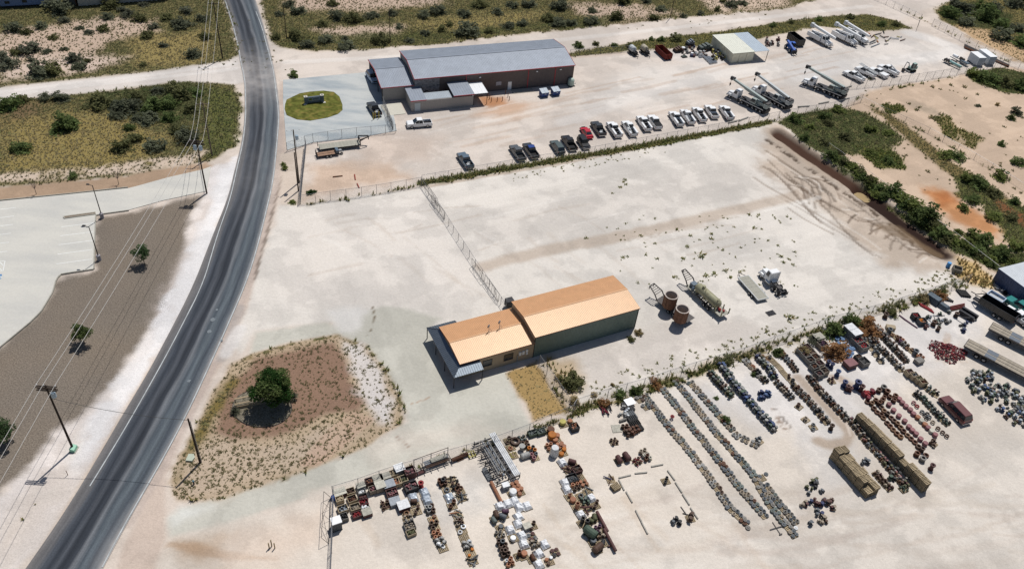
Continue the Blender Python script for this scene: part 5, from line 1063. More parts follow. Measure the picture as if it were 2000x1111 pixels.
part('pump', None, lambda m: [m.blob((-4.2, .2, 1.4), .35, .3, .35, 7, 5), m.blob((-4.7, -.3, 1.3), .3, .3, .25, 7, 5), m.tube([(-4.2, .2, 1.5), (-3.4, .3, 1.8)], .08)], mat('red_pump', (.30, .04, .035), .6, 0, .2), t)
part('fender_post', None, lambda m: [m.box(-5.5, -5.3, s-.06, s+.06, 1.05, 2.2) for s in (-1, .9)]+[m.box(-4.0, -3.8, s-.06, s+.06, 1.05, 1.9) for s in (-1.1, 1.0)], M_OLIVE, t)
for x in (-2.2, -1.1):
 for s in (-1, 1): wheel(t, x, s*1.05, .42, .28)
part('side_box', None, lambda m: [m.box(-1.4, -.7, -1.2, -.9, .9, 1.7)], M_FIBRE, t)
# gooseneck flatbed and small utility trailer by the apron fence
t = at('gooseneck_trailer', 'long flat gooseneck trailer with pale deck beside the apron fence', 'trailer', 663, 283, 99, -12, zc=.8)
part('frame', None, lambda m: [m.box(-4.6, 4.6, -1.2, -1.05, .65, .86), m.box(-4.6, 4.6, 1.05, 1.2, .65, .86)]+[m.box(-4.5+q*.9, -4.4+q*.9, -1.049, 1.049, .66, .82) for q in range(11)], M_DARK, t)
for q in range(10): part('deck_board', 'gnb', lambda m: m.box(-4.58, 4.58, 0, .225, -.05, 0), M_DECKG, t, (0, -1.17+q*.234, .92+random.uniform(-.006, .01)))
part('gooseneck', None, lambda m: [m.tube([(4.5, s*.9, .8), (4.5, s*.9, 2.0), (6.6, s*.3, 2.1)], .13) for s in (-1, 1)]+[m.tube([(4.5, -.9, 2.0), (4.5, .9, 2.0)], .12), m.tube([(4.5, 0, 1.0), (6.5, 0, 2.0)], .1), m.tube([(6.6, -.3, 2.1), (6.6, .3, 2.1)], .1), m.tube([(6.6, 0, 2.1), (6.6, 0, 1.3)], .1)], M_DARK, t)
for x in (-.2, -1.2):
 for s in (-1, 1): wheel(t, x, s*1.0, .38, .26)
part('stake', None, lambda m: [m.box(3.3+q*.6, 3.38+q*.6, -1.24, -1.201, .7, 1.3) for q in range(2)]+[m.box(-4.7, -4.6, -1.2+q*2.3, -1.1+q*2.3, .3, 1.6) for q in range(2)], M_DARK, t)
t = at('utility_trailer', 'small dark utility trailer with blue tool box and rail sides', 'trailer', 640, 299, 60, -9, zc=.6)
part('frame', None, lambda m: [m.box(-2.4, 2.4, -.9, -.8, .5, .62), m.box(-2.4, 2.4, .8, .9, .5, .62), m.tube([(-2.4, -.9, .6), (-2.4, -.9, 1.15), (2.3, -.9, 1.15), (2.3, -.9, .6)], .04), m.tube([(-2.4, .9, .6), (-2.4, .9, 1.15), (2.3, .9, 1.15), (2.3, .9, .6)], .04)], M_DARK, t)
for q in range(7): part('deck_board', 'utb', lambda m: m.box(-2.38, 2.38, 0, .22, -.04, 0), mat('red_deck', (.30, .19, .13), .9, 0, .2, 3, .1), t, (0, -.79+q*.227, .62))
part('ramp_gate', None, lambda m: [m.box(-2.55, -2.45, -.9, .9, .3, .4)]+[m.cyl((-2.5, -.9+q*.3, .3), (-2.5, -.9+q*.3, 1.5), .03) for q in range(7)], M_DARK, t)
part('tool_box', None, lambda m: m.box(1.75, 2.35, -.75, .75, .63, 1.3), P_BLUEGREY, t)
part('tongue', None, lambda m: [m.tube([(2.4, -.7, .5), (3.6, 0, .45)], .05), m.tube([(2.4, .7, .5), (3.6, 0, .45)], .05), m.box(2.5, 3.1, -.25, .25, .55, 1.0)], M_GREYM, t)
for x in (-.35, .45):
 for s in (-1, 1): wheel(t, x, s*1.05, .34, .22)
wheel(t, 3.0, -.5, .3, .2)
# flatbed semitrailers at the east edge
def semitrailer(p0, p1, L, label):
 a, b = G(*p0, 1.4), G(*p1, 1.4); c = (a+b)/2; d = G(*p0, 1.4)
 yw = math.radians(-38.5) ; w = (b-a).length/2
 u = Vector((math.cos(yw), math.sin(yw), 0)); o = c+u*(L/2)
 t = thing('flatbed_semitrailer', label, 'trailer', (o.x, o.y, 0), yw, 'flatbed semitrailers at the east edge'); h = L/2
 part('frame', ('stf', L), lambda m: [m.box(-h, h, -w, -w+.1, 1.15, 1.42), m.box(-h, h, w-.1, w, 1.15, 1.42), m.box(-h, -h+.12, -w+.101, w-.101, 1.1, 1.42), m.box(-h+.2, h, -.5, -.35, .9, 1.3), m.box(-h+.2, h, .35, .5, .9, 1.3)], M_STEEL, t)
 n = 9
 for q in range(n): part('deck_board', ('stb', L), lambda m: m.box(-h+.122, h, 0, (2*w-.2)/n-.012, -.05, 0), M_DECK, t, (0, -w+.102+q*(2*w-.2)/n, 1.44+random.uniform(-.008, .012)))
 for x, y0, y1 in ((-h+3.6, -w+.12, -.15), (-h+3.6, .1, w-.12)):
  part('steel_plate', ('stp', x, y0), lambda m: m.box(x, x+1.9, y0, y1, 1.462, 1.48), mat('plate_steel', (.14, .16, .19), .75, .1, .1), t)
 for q in (-.45, .45): part('rub_rail', ('strr', q), lambda m: m.box(-h+.13, h, -.03, .03, 1.456, 1.475), M_DARK, t, (0, q, 0))
 for x in (-h+2.6, -h+3.9):
  for s in (-1, 1): wheel(t, x, s*(w-.3), .48, .4)
 return t
semitrailer((1879, 673), (1895.6, 663), 14.5, 'long wooden flatbed semitrailer closest to the red scrap pile')
semitrailer((1927, 639), (1943.5, 631), 14.5, 'long wooden flatbed semitrailer beside the black dump trailer')
# black dump trailer
t = at('dump_trailer', 'tall black dump trailer with open top at the east edge', 'trailer', 1947, 606, -74, -44, zc=.9)
def tub(m, x0, x1, w, z0, z1, th=.1):
 m.box(x0, x1, -w, -w+th, z0, z1); m.box(x0, x1, w-th, w, z0, z1); m.box(x0, x0+th, -w+th+.001, w-th-.001, z0, z1); m.box(x1-th, x1, -w+th+.001, w-th-.001, z0, z1); m.box(x0+th+.001, x1-th-.001, -w+th+.001, w-th-.001, z0, z0+.1)
part('box', None, lambda m: tub(m, -3.6, 3.4, 1.1, .9, 2.25), P_BLACK, t)
for q in range(8): part('side_rib', 'dtr', lambda m: [m.box(-.05, .05, -1.17, -1.101, .9, 2.2), m.box(-.05, .05, 1.101, 1.17, .9, 2.2)], P_BLACK, t, (-3.3+q*.92, 0, 0))
part('frame', None, lambda m: [m.box(-3.6, 4.6, -.5, .5, .6, .88), m.tube([(3.4, -1.0, 2.2), (4.6, -.2, 1.5), (5.6, 0, 1.6)], .09), m.tube([(3.4, 1.0, 2.2), (4.6, .2, 1.5)], .09)], M_DARK, t)
for x in (-.2, -1.25):
 for s in (-1, 1): wheel(t, x, s*1.12, .42, .26)
part('tail_reflector', None, lambda m: [m.box(-3.66, -3.61, s-.1, s+.1, 1.1, 1.25) for s in (-.9, .9)], M_TAIL, t)
# pickup bed trailer
t = at('pickup_bed_trailer', 'pale blue cut-off pickup bed used as a trailer behind black dump trailer', 'trailer', 1945, 581, -24, -14, zc=.7)
part('bed', None, lambda m: tub(m, -1.6, 1.6, 1.0, .5, 1.15, .14), P_PALEB, t)
part('bed_floor', None, lambda m: m.box(-1.45, 1.45, -.85, .85, .61, .66), M_GREYM, t)
for s in (-1, 1): wheel(t, .1, s*.92, .38, .26)
part('tongue', None, lambda m: m.tube([(1.6, 0, .5), (2.8, 0, .45)], .06), M_DARK, t)
for s in (-1, 1): part('tail_light', 'pbl', lambda m: m.box(-1.64, -1.6, -.06, .06, .8, 1.1), M_TAIL, t, (0, s*.9, 0))
# black twin-tank skid
t = at('tank_skid', 'black steel skid with two long boxes and a curved arm', 'skid', 1888, 618, -18, -11)
part('box', None, lambda m: [m.box(-1.6, 1.6, -.95, -.45, .1, 1.0), m.box(-1.4, 1.5, .35, .85, .1, 1.0)], M_DARK, t); part('base', None, lambda m: m.box(-1.6, 1.5, -.44, .34, .15, .4), M_STEEL, t)
part('arm', None, lambda m: m.tube([(-.8, .9, .9), (-.9, 1.6, 1.2), (-.2, 2.2, 1.0), (1.6, 2.3, .4)], .12), M_DARK, t)
# roll-off, dumpsters, blue telehandler, excavator
t = at('roll_off_container', 'rust red open roll-off container near the white tank trailers', 'roll-off container', 1295, 108.5, 23, 21)
part('box', None, lambda m: tub(m, -3.1, 3.1, 1.15, .25, 1.75, .08), mat('red_rust', (.17, .035, .028), .85, 0, .3, 2, .2, dirt=(.09, .04, .03, .5)), t)
for q in range(9): part('side_rib', 'ror', lambda m: [m.box(-.05, .05, -1.23, -1.151, .25, 1.7), m.box(-.05, .05, 1.151, 1.23, .25, 1.7)], MATS['red_rust'], t, (-2.9+q*.72, 0, 0))
part('soil_load', None, lambda m: m.box(-2.9, 2.2, -.6, .2, .36, .75, .4, .4, .2), mat('sand_load', A(206, 170, 130), .95, 0, .2, 3), t)
part('rail', None, lambda m: [m.box(-3.2, 3.3, s-.08, s+.08, .0, .24) for s in (-.5, .5)], M_STEEL, t)
part('tailgate', None, lambda m: [m.box(3.101, 3.2, -1.15+q*.5, -1.0+q*.5, .3, 1.9) for q in range(5)], MATS['red_rust'], t)
t = at('roll_off_container', 'tall black open roll-off container behind the blue telehandler', 'roll-off container', 1552.5, 84, 20, 15)
part('box', None, lambda m: tub(m, -2.9, 2.9, 1.2, .25, 2.2, .08), P_BLACK, t)
for q in range(8): part('side_rib', 'rob', lambda m: [m.box(-.05, .05, -1.28, -1.201, .25, 2.1), m.box(-.05, .05, 1.201, 1.28, .25, 2.1)], P_BLACK, t, (-2.6+q*.74, 0, 0))
part('rail', None, lambda m: [m.box(-3.0, 3.1, s-.08, s+.08, .0, .24) for s in (-.5, .5)], M_STEEL, t)
M_DUMP = mat('blue_dumpster', (.02, .055, .20), .5, 0, .15, 2, .4); M_LID = mat('dumpster_lid', (.36, .42, .48), .5, 0, .1, 2, .4)
for i, (px, py, lab) in enumerate(((1061.5, 188, 'blue wheeled dumpster with grey lid, the one farther from the white tank'), (1084, 185, 'blue wheeled dumpster with grey lid, the one nearer the white tank'))):
 t = at('dumpster', lab, 'dumpster', px, py, 60, -9, 'blue dumpsters')
 part('bin', 'dmp', lambda m: m.hexa([(-1, -.75, .15), (1, -.75, .15), (1, .65, .15), (-1, .65, .15)], [(-1, -1.0, 1.35), (1, -1.0, 1.35), (1, .85, 1.75), (-1, .85, 1.75)]), M_DUMP, t)
 part('lid', 'dml', lambda m: [m.hexa([(x0, -1.03, 1.36), (x1, -1.03, 1.36), (x1, .88, 1.77), (x0, .88, 1.77)], [(x0, -1.03, 1.42), (x1, -1.03, 1.42), (x1, .88, 1.83), (x0, .88, 1.83)]) for x0, x1 in ((-1.02, -.02), (.02, 1.02))], M_LID, t)
 part('label', 'dmlab', lambda m: m.box(-.2, .25, -.93, -.9, .95, 1.1), M_WHITE, t, (0, -.035, 0))
 part('pocket', 'dmpk', lambda m: [m.box(-1.15, -1.0, -.3, .3, .8, 1.0), m.box(1.0, 1.15, -.3, .3, .8, 1.0)], M_DUMP, t)
 for s in (-1, 1): part('caster', 'dmc', lambda m: m.cyl((-.04, 0, .08), (.04, 0, .08), .08), M_TYRE, t, (s*.8, -.4, 0))
t = at('storage_tank', 'pale green upright tank at the corner of the far workshop', 'tank', 1114.5, 167, 10, -1)
part('shell', None, lambda m: m.lathe([(0, .15), (.8, .15), (.85, .3), (.85, 1.6), (.6, 1.95), (0, 2.05)], n=18), mat('pale_tank', A(196, 216, 204), .6, 0, .08), t); part('stand', None, lambda m: m.box(-.9, .9, -.9, .9, 0, .14), M_STEEL, t); part('valve', None, lambda m: m.tube([(.8, -.3, .5), (1.1, -.4, .5), (1.1, -.4, .9)], .06), M_GREYM, t)
P_TELE = mat('machine_blue', (.02, .10, .42), .45, 0, .1, 2, .4)
t = at('telehandler', 'bright blue telehandler in front of the black roll-off container', 'telehandler', 1543, 99, 22, 24)
part('body', None, lambda m: [m.box(-2.0, 1.9, -.7, .7, .7, 1.3), m.box(-2.1, -.9, -.2, .95, 1.31, 1.9)], P_TELE, t)
cb = part('cab', None, lambda m: m.box(-.8, .6, .1, .95, 1.31, 2.4, .1, .3, .05), M_DARK, t); part('cab_roof', None, lambda m: m.box(-.75, .4, .1, .95, 2.41, 2.5), P_TELE, cb)
part('boom', None, lambda m: m.hexa([(-2.2, -.65, 1.7), (3.0, -.65, 1.1), (3.0, -.1, 1.1), (-2.2, -.1, 1.7)], [(-2.2, -.65, 2.3), (3.0, -.65, 1.6), (3.0, -.1, 1.6), (-2.2, -.1, 2.3)]), P_TELE, t)
part('fork_carriage', None, lambda m: [m.box(3.0, 3.2, -.9, .5, .4, 1.4), m.box(3.2, 4.2, -.7, -.55, .4, .5), m.box(3.2, 4.2, .15, .3, .4, .5)], M_DARK, t)
for x in (1.4, -1.4):
 for s in (-1, 1): wheel(t, x, s*.95, .6, .42, rim=M_WHITE)
P_EXC = mat('machine_grey_green', (.26, .36, .33), .5, 0, .1, 2, .4)
t = at('excavator', 'small grey-green excavator with folded arm beside the white trucks', 'excavator', 1778, 139, -24, 4)
for s in (-1, 1): part('track', 'extr', lambda m: m.prof([(-1.25, .15), (-1.0, 0), (1.0, 0), (1.25, .15), (1.25, .45), (1.0, .6), (-1.0, .6), (-1.25, .45)], -.22, .22), M_TYRE, t, (0, s*.75, 0))
part('house', None, lambda m: [m.box(-1.4, .7, -.85, .85, .7, 1.25), m.box(-1.5, -.8, -.8, .8, 1.25, 1.6)], P_EXC, t)
cb = part('cab', None, lambda m: m.box(-.8, .45, -.1, .8, 1.26, 2.45, .08, .15, .06), M_GLASS, t); part('cab_roof', None, lambda m: m.box(-.75, .3, -.1, .8, 2.46, 2.55), P_EXC, cb); part('cab_frame', None, lambda m: [m.box(-.82, -.72, -.11, .82, 1.26, 2.45), m.box(.3, .42, .7, .82, 1.26, 2.45)], P_EXC, cb)
part('boom', None, lambda m: m.tube([(.6, -.4, 1.1), (1.4, -.4, 2.5), (2.4, -.4, 2.9)], .14), M_GREYM, t); part('arm', None, lambda m: m.tube([(2.4, -.4, 2.9), (2.7, -.4, 1.5), (2.6, -.4, .9)], .11), M_GREYM, t)
part('bucket', None, lambda m: [m.hexa([(2.2, -.75, .1), (2.9, -.75, .1), (2.9, -.05, .1), (2.2, -.05, .1)], [(2.4, -.75, .95), (3.0, -.75, .95), (3.0, -.05, .95), (2.4, -.05, .95)])], M_STEEL, t)
part('blade', None, lambda m: m.box(1.4, 1.5, -1.0, 1.0, .05, .5), M_GREYM, t)
# tank trailers in the north yard
for px, py, lab, tone in ((1236, 106, 'white round tank trailer, westmost of two by the yard fence', 'white_tank'), (1259, 105, 'tan-streaked round tank trailer beside the red roll-off', 'tan_tank')):
 t = at('tank_trailer', lab, 'trailer', px, py, 18, 16, 'round tank trailers')
 M_T = mat(tone, A(226, 230, 232) if tone[0] == 'w' else A(214, 202, 176), .6, 0, .08, 2, .3)
 part('frame', 'ttf', lambda m: [m.box(-2.0, 1.8, -.8, .8, .45, .6), m.tube([(1.8, -.6, .5), (3.0, 0, .45)], .06), m.tube([(1.8, .6, .5), (3.0, 0, .45)], .06)], M_DARK, t)
 part('tank', 'ttk', lambda m: m.lathe([(0, -1.5), (.6, -1.4), (.85, -1.1), (.85, .5), (.6, .8), (0, .9)], (-.4, 0, 1.4), 'x', 18), M_T, t, smooth=True)
 part('band', 'ttb', lambda m: [m.lathe([(.86, -.04), (.89, -.04), (.89, .04), (.86, .04)], (x, 0, 1.4), 'x', 18) for x in (-1.3, -.4, .3)], M_GREYM, t)
 part('engine', 'tte', lambda m: [m.box(.9, 1.7, -.5, .5, .61, 1.3), m.blob((1.3, 0, 1.4), .3, .3, .25, 7, 4)], M_DARK, t)
 for s in (-1, 1): wheel(t, -.6, s*.95, .36, .22)
# cargo containers
for px, py, L, lab in ((1903.5, 124, 4.3, 'short white cargo box nearer the green scrub'), (1922.5, 120.5, 5.4, 'longer white cargo box against the beam stack')):
 t = at('cargo_box', lab, 'cargo box', px, py, 15, 11, 'white cargo boxes'); h = L/2
 part('body', ('cgb', L), lambda m: [m.box(-h, h, -1.2, 1.2, .25, 2.7)]+[m.box(-h+.2+q*.3, -h+.28+q*.3, s*1.2, s*1.235, .3, 2.65) if s > 0 else m.box(-h+.2+q*.3, -h+.28+q*.3, -1.235, -1.2, .3, 2.65) for q in range(int(L/.3)-1) for s in (-1, 1)], mat('box_white', (.62, .66, .70), .55, 0, .06, 1.5, .3), t)
 part('roof', ('cgr', L), lambda m: m.box(-h-.03, h+.03, -1.23, 1.23, 2.702, 2.78), M_WHITE, t)
 part('door', ('cgd', L), lambda m: [m.box(h+.002, h+.05, -1.15, -.03, .3, 2.6), m.box(h+.002, h+.05, .03, 1.15, .3, 2.6)], mat('box_door', (.46, .50, .56), .55, 0, .06), t)
 part('skid', ('cgs', L), lambda m: [m.box(-h, h, -1.0, -.8, 0, .24), m.box(-h, h, .8, 1.0, 0, .24)], M_STEEL, t)
# pole trailers loaded with gear at the east end
M_TEALP = mat('teal_pipe', (.22, .40, .40), .5, .1, .1)
t = at('pole_trailer', 'low trailer loaded with a long teal pipe and reels', 'trailer', 1858, 128, 43, 20, 'loaded trailers by the inner fence')
part('frame', None, lambda m: [m.box(-3.0, 3.0, -.6, -.45, .5, .65), m.box(-3.0, 3.0, .45, .6, .5, .65)], M_DARK, t); part('pipe', None, lambda m: m.cyl((-.8, -.2, 1.0), (3.0, -.2, .9), .33, n=12), M_TEALP, t); part('reel', None, lambda m: [m.cyl((-2.3+q*.7, -.5, .95), (-2.3+q*.7, .5, .95), .35) for q in range(3)]+[m.blob((-.9, .4, .9), .3, .3, .3, 7, 4)], M_STEEL, t)
for s in (-1, 1): wheel(t, -.3, s*.85, .34, .2)
t = at('pole_trailer', 'low trailer loaded with white tank, engines and blue frame', 'trailer', 1873, 122, 40, 21, 'loaded trailers by the inner fence')
part('frame', None, lambda m: [m.box(-3.0, 3.0, -.7, -.55, .5, .65), m.box(-3.0, 3.0, .55, .7, .5, .65), m.box(.4, 3.0, -.5, .5, .66, 1.0)], P_BLUEGREY, t); part('tank', None, lambda m: m.lathe([(0, -.9), (.45, -.8), (.45, .8), (0, .9)], (-1.7, -.2, 1.2), 'x', 12), M_WHITE, t); part('engine', None, lambda m: [m.blob((-.4+q*.6, .5, 1.1), .4, .35, .45, 7, 5) for q in range(3)], mat('engine_brown', (.13, .11, .09), .7, .2, .3), t)
for s in (-1, 1): wheel(t, -.3, s*.9, .34, .2)
# ================================================================ poles, wires, fences, small street things
M_POLE = mat('pole_wood', (.055, .043, .036), .9, 0, .25, 2, .1)
M_POLEG = mat('pole_wood_grey', (.14, .115, .09), .9, 0, .25, 2, .1)
M_WIRE = mat('bright_wire', (.62, .60, .56), .4, .3, 0, 1, .5)
M_WIRED = mat('dark_wire', (.05, .05, .05), .6, 0, 0, 1, .3)
M_CAN = mat('transformer_grey', (.40, .50, .58), .5, .1, .06, 2, .4)
def pole_h(base, top):
 b = G(*base); return min(((G(*top, h).xy-b.xy).length, h) for h in np.arange(3, 22, .1))[1]
def utility_pole(base, top, label, arm=None, cans=0, arms=1, h=None, r=.17, wood=None, name='utility_pole', group='utility poles'):
 b = G(*base); h = h or pole_h(base, top); t = thing(name, label, 'utility pole', (b.x, b.y, 0), 0, group)
 part('pole', None, lambda m: m.cyl((0, 0, -.3), (0, 0, h), r, r*.68, 10), wood or M_POLE, t)
 if arm is not None:
  for k in range(arms):
   for s in ((-.14, .14) if arms > 1 else (.14,)):
    part('crossarm', 'xarm', lambda m: m.box(-1.35, 1.35, -.06, .06, -.07, .07), wood or M_POLE, t, (-s*math.sin(arm), s*math.cos(arm), h-.35-k*.55), (0, 0, arm))
  for u in (-1.25, -.35, 1.2):
   part('insulator', 'insul', lambda m: m.lathe([(0, 0), (.06, 0), (.09, .1), (.05, .25), (0, .27)], n=8), M_WHITE, t, (u*math.cos(arm)-.14*math.sin(arm), u*math.sin(arm)+.14*math.cos(arm), h-.27))
 for k in range(cans):
  a = (arm or 0)+(math.pi if k else 0)
  c = part('transformer', 'tcan', lambda m: m.lathe([(0, 0), (.3, 0), (.34, .1), (.34, .85), (.3, .95), (0, .98)], n=14), M_CAN, t, (.55*math.cos(a), .55*math.sin(a), h-2.3))
  part('bushing', 'tbush', lambda m: [m.cyl((x, 0, .95), (x, 0, 1.25), .05, n=6) for x in (-.12, .12)], M_WHITE, c)
 t['top'] = h; return t, Vector((b.x, b.y, h))
P1p, P2p, P2q, P3p = ((143, 877), (88, 752)), ((404, 378), (385, 273)), ((414.5, 304), (394.2, 201)), ((434.7, 114.7), (417, 5))
b1, b2, b2q, b3 = (G(*p[0]).xy for p in (P1p, P2p, P2q, P3p))
ang = lambda a, b: math.atan2(b.y-a.y, b.x-a.x)-math.pi/2
t1, top1 = utility_pole(*P1p, 'wooden utility pole with crossarm above the small green cabinet, nearest pole', ang(b1, b2), 1, 2)
t2, top2 = utility_pole(*P2p, 'wooden utility pole with two grey transformers at the end of the concrete drive', ang(b1, b2), 2, 2)
t3, top3 = utility_pole(*P2q, 'wooden utility pole standing in grass just behind the two-transformer pole', ang(b2q, b3), 0, 1, wood=M_POLEG)
t4, top4 = utility_pole(*P3p, 'tall utility pole at the corner of the western dirt road', ang(b2q, b3), 0, 1)
utility_pole((391, 903), (366, 818), 'short utility pole with conduit in the planted island beside the asphalt road', None, 0)
utility_pole((584, 357), (570, 254), 'brown utility pole with grey transformer beside the yard fence', 0.4, 1, 0, wood=M_POLEG)
utility_pole((583, 373), (573.5, 298), 'dark bare pole stub leaning beside the transformer pole', None, 0, r=.15)
utility_pole((560, 76), (553.5, 13.5), 'thin dark pole in the northern scrub close to the road', None, 0, r=.12)
utility_pole((762, 84), (760.8, 20), 'thin dark pole in the northern scrub behind the far workshop', None, 0, r=.12)
utility_pole((1309, 36), (1318, -30), 'thin dark pole in the northern scrub north of the cream shed', None, 0, h=9.5, r=.12)
def wire(pts, label, r=.03, sag=.6, material=None, cat='wire', group=None):
 P = []
 for a, b in zip(pts[:-1], pts[1:]):
  n = 10
  for k in range(n): s = k/n; P.append(Vector(a)*(1-s)+Vector(b)*s-Vector((0, 0, sag*4*s*(1-s))))
 P.append(Vector(pts[-1]))
 mb = MB(); mb.tube([tuple(p) for p in P], r, 4); o = bpy.data.objects.new('power_line', mb.mesh('power_line', material or M_WIRE)); COL.objects.link(o)
 return tag(o, label, cat, group)
def armpt(top, a, u): return (top.x+u*math.cos(a)-.14*math.sin(a), top.y+u*math.sin(a)+.14*math.cos(a), top.z-.02)
a12, a23 = ang(b1, b2), ang(b2q, b3)
d0 = (top1-top2).normalized(); top0 = top1+Vector((d0.x, d0.y, 0)).normalized()*60; d4 = (top4-top3); d4.z = 0; top5 = top4+d4.normalized()*45
for u, nm in ((-1.25, 'westmost'), (-.35, 'middle'), (1.2, 'eastmost')):
 wire([armpt(top0, a12, u), armpt(top1, a12, u), armpt(top2, a12, u), armpt(top3, a23, u), armpt(top4, a23, u), armpt(top5, a23, u)], f'{nm} bright overhead wire strung along the west side of the road', .03, .5, group='overhead wires along the road')
wire([(top1.x, top1.y, top1.z-2.6), (G(366.5, 820, 9.6).x, G(366.5, 820, 9.6).y, 9.6)], 'dark overhead wire crossing the asphalt road between two poles', .03, .7, M_WIRED)
part('conduit', None, lambda m: m.cyl((.2, .1, 0), (.16, .08, 9.2), .05, n=6), M_GREYM, bpy.data.objects['utility_pole.004'])
part('guy_wire', None, lambda m: [m.cyl((-.35, -.25, 0), (-.2, -.2, 9.6), .04, n=5), m.cyl((-.5, -.3, 0), (-.2, -.2, 10.4), .025, n=5)], M_GREYM, t2)
def street_lamp(base, top, label):
 b = G(*base); h = pole_h(base, top); t = thing('street_lamp', label, 'street lamp', (b.x, b.y, 0), 0, 'parking lot lamps')
 part('footing', 'lampfoot', lambda m: m.cyl((0, 0, -.2), (0, 0, 1.15), .36, n=16), mat('lamp_footing', (.33, .31, .33), .9, 0, .1), t)
 part('pole', 'lamppole', lambda m: m.cyl((0, 0, 1.16), (0, 0, h), .1, .07, 8), M_STEEL, t)
 part('arm', 'lamparm', lambda m: m.tube([(0, 0, h-.1), (-.75, .12, h)], .05), M_STEEL, t)
 part('lamp_head', 'lamphead', lambda m: m.box(-1.2, -.7, -.02, .3, h-.06, h+.08), M_DARK, t)
street_lamp((200, 426), (180, 362), 'dark parking lot lamp on round footing beside the curbed planter')
street_lamp((194.5, 508), (173, 439), 'dark parking lot lamp on round footing near the lower parking stalls')
# small things west of the road
t = at('utility_cabinet', 'small pale green utility cabinet at the foot of the nearest pole', 'utility cabinet', 144.5, 878, 8, -14)
part('cabinet', None, lambda m: m.hexa([(-.5, -.35, 0), (.5, -.35, 0), (.5, .35, 0), (-.5, .35, 0)], [(-.5, -.35, .55), (.5, -.35, .55), (.5, .3, .75), (-.5, .3, .75)]), mat('mint_green', (.25, .50, .36), .5, 0, .05), t); part('pad', None, lambda m: m.box(-.65, .65, -.5, .5, -.05, .06), M_KERB, t)
o = part('marker_post', None, lambda m: [m.cyl((0, 0, 0), (0, 0, 1.0), .045, n=6)], M_RUSTY, None, G(132.5, 927)); tag(o, 'small brown marker post on the white verge near the road', 'marker post')
mb = MB(); P = [G(x, y, .0) for x, y in ((363, 901), (369, 888), (379, 888), (381, 895), (375.5, 902))]
mb.v = [(p.x, p.y, 0) for p in P]+[(p.x, p.y, .3) for p in P]; mb.f = [(4, 3, 2, 1, 0), (5, 6, 7, 8, 9)]+[(k, (k+1) % 5, 5+(k+1) % 5, 5+k) for k in range(5)]
o = bpy.data.objects.new('stone_slab', mb.mesh('stone_slab', mat('pale_slab', A(206, 214, 196), .85, 0, .08))); COL.objects.link(o); tag(o, 'pale flat five-sided slab on the grass beside the short utility pole', 'slab')
t = at('hydrant', 'small dark valve post by the driveway corner', 'hydrant', 379, 945, 1, 0)
part('barrel', None, lambda m: m.cyl((0, 0, 0), (0, 0, .65), .12, n=10), M_STEEL, t); part('cap', None, lambda m: m.lathe([(0, .65), (.17, .65), (.13, .82), (0, .86)], n=10), mat('teal_cap', (.10, .20, .24), .6, 0, .1), t)
for i, (px, py, h) in enumerate(((526, 1070, 1.25), (531, 1066, 1.5), (537, 1070, 1.25))):
 t = at('signpost', 'one of three thin wooden posts standing on the bare ground by the entrance', 'post', px, py, 1, 0, 'three thin posts by the entrance')
 part('post', ('wpost', h), lambda m: m.box(-.06, .06, -.06, .06, 0, h), mat('pale_wood', (.30, .24, .14), .9, 0, .2, 3, .1), t)
for px, py in ((729.2, 234), (733, 231), (740.3, 231.5)):
 o = part('bollard', 'ybol', lambda m: [m.cyl((0, 0, 0), (0, 0, 1.75), .09, n=8)], mat('bollard_yellow', (.55, .40, .03), .6, 0, .1), None, G(px, py, .1)); tag(o, 'yellow steel bollard behind the dark pickup on the apron', 'bollard', 'yellow bollards')
for px, py in ((956, 194), (959.5, 199), (971, 198.5), (981, 197.5), (994.5, 196.5), (953, 190), (992, 190), (987, 184.5)):
 o = part('bollard', 'bbol', lambda m: [m.cyl((0, 0, 0), (0, 0, 1.2), .08, n=8)], M_RUSTY, None, G(px, py)); tag(o, 'short rusty post on the orange soil by the white awning', 'bollard', 'rusty posts by the awning')
for px0, py0, px1, py1, lab in ((650, 345.5, 669, 343.5, 'brown steel beam lying on the orange soil of the yard'), (692.5, 341, 694, 351, 'red pipe piece lying upright of two on the yard soil, farther one'), (697.5, 358.5, 701.5, 367, 'red pipe piece lying on yard soil nearer the fence')):
 a, b = G(px0, py0, .12), G(px1, py1, .12); o = part('pipe_piece', None, lambda m: m.cyl(a, b, .13, n=8), mat('red_pipe', (.28, .06, .045), .7, 0, .2) if 'red' in lab else M_RUSTY); tag(o, lab, 'pipe')
def bumper_log(a, b, label, r=.16, material=None, group=None):
 a, b = G(*a, r), G(*b, r); o = part('parking_log', None, lambda m: m.cyl(a, b, r, n=8), material or mat('pale_pipe', (.40, .38, .34), .7, .1, .15)); return tag(o, label, 'barrier pipe', group)
for a, b in (((1443, 236), (1461, 229)), ((1422.5, 240), (1440, 236)), ((1489, 222), (1501, 219.5)), ((1530, 215), (1542, 212)), ((1558.5, 208.5), (1581, 207)), ((1599.5, 202.5), (1619, 198.5)), ((1640, 196), (1658, 191.5)), ((1647, 172.5), (1663, 168))):
 bumper_log(a, b, 'pale pipe wheel stop lying along the fence near the crane trucks', .2, None, 'wheel stops near the crane trucks')
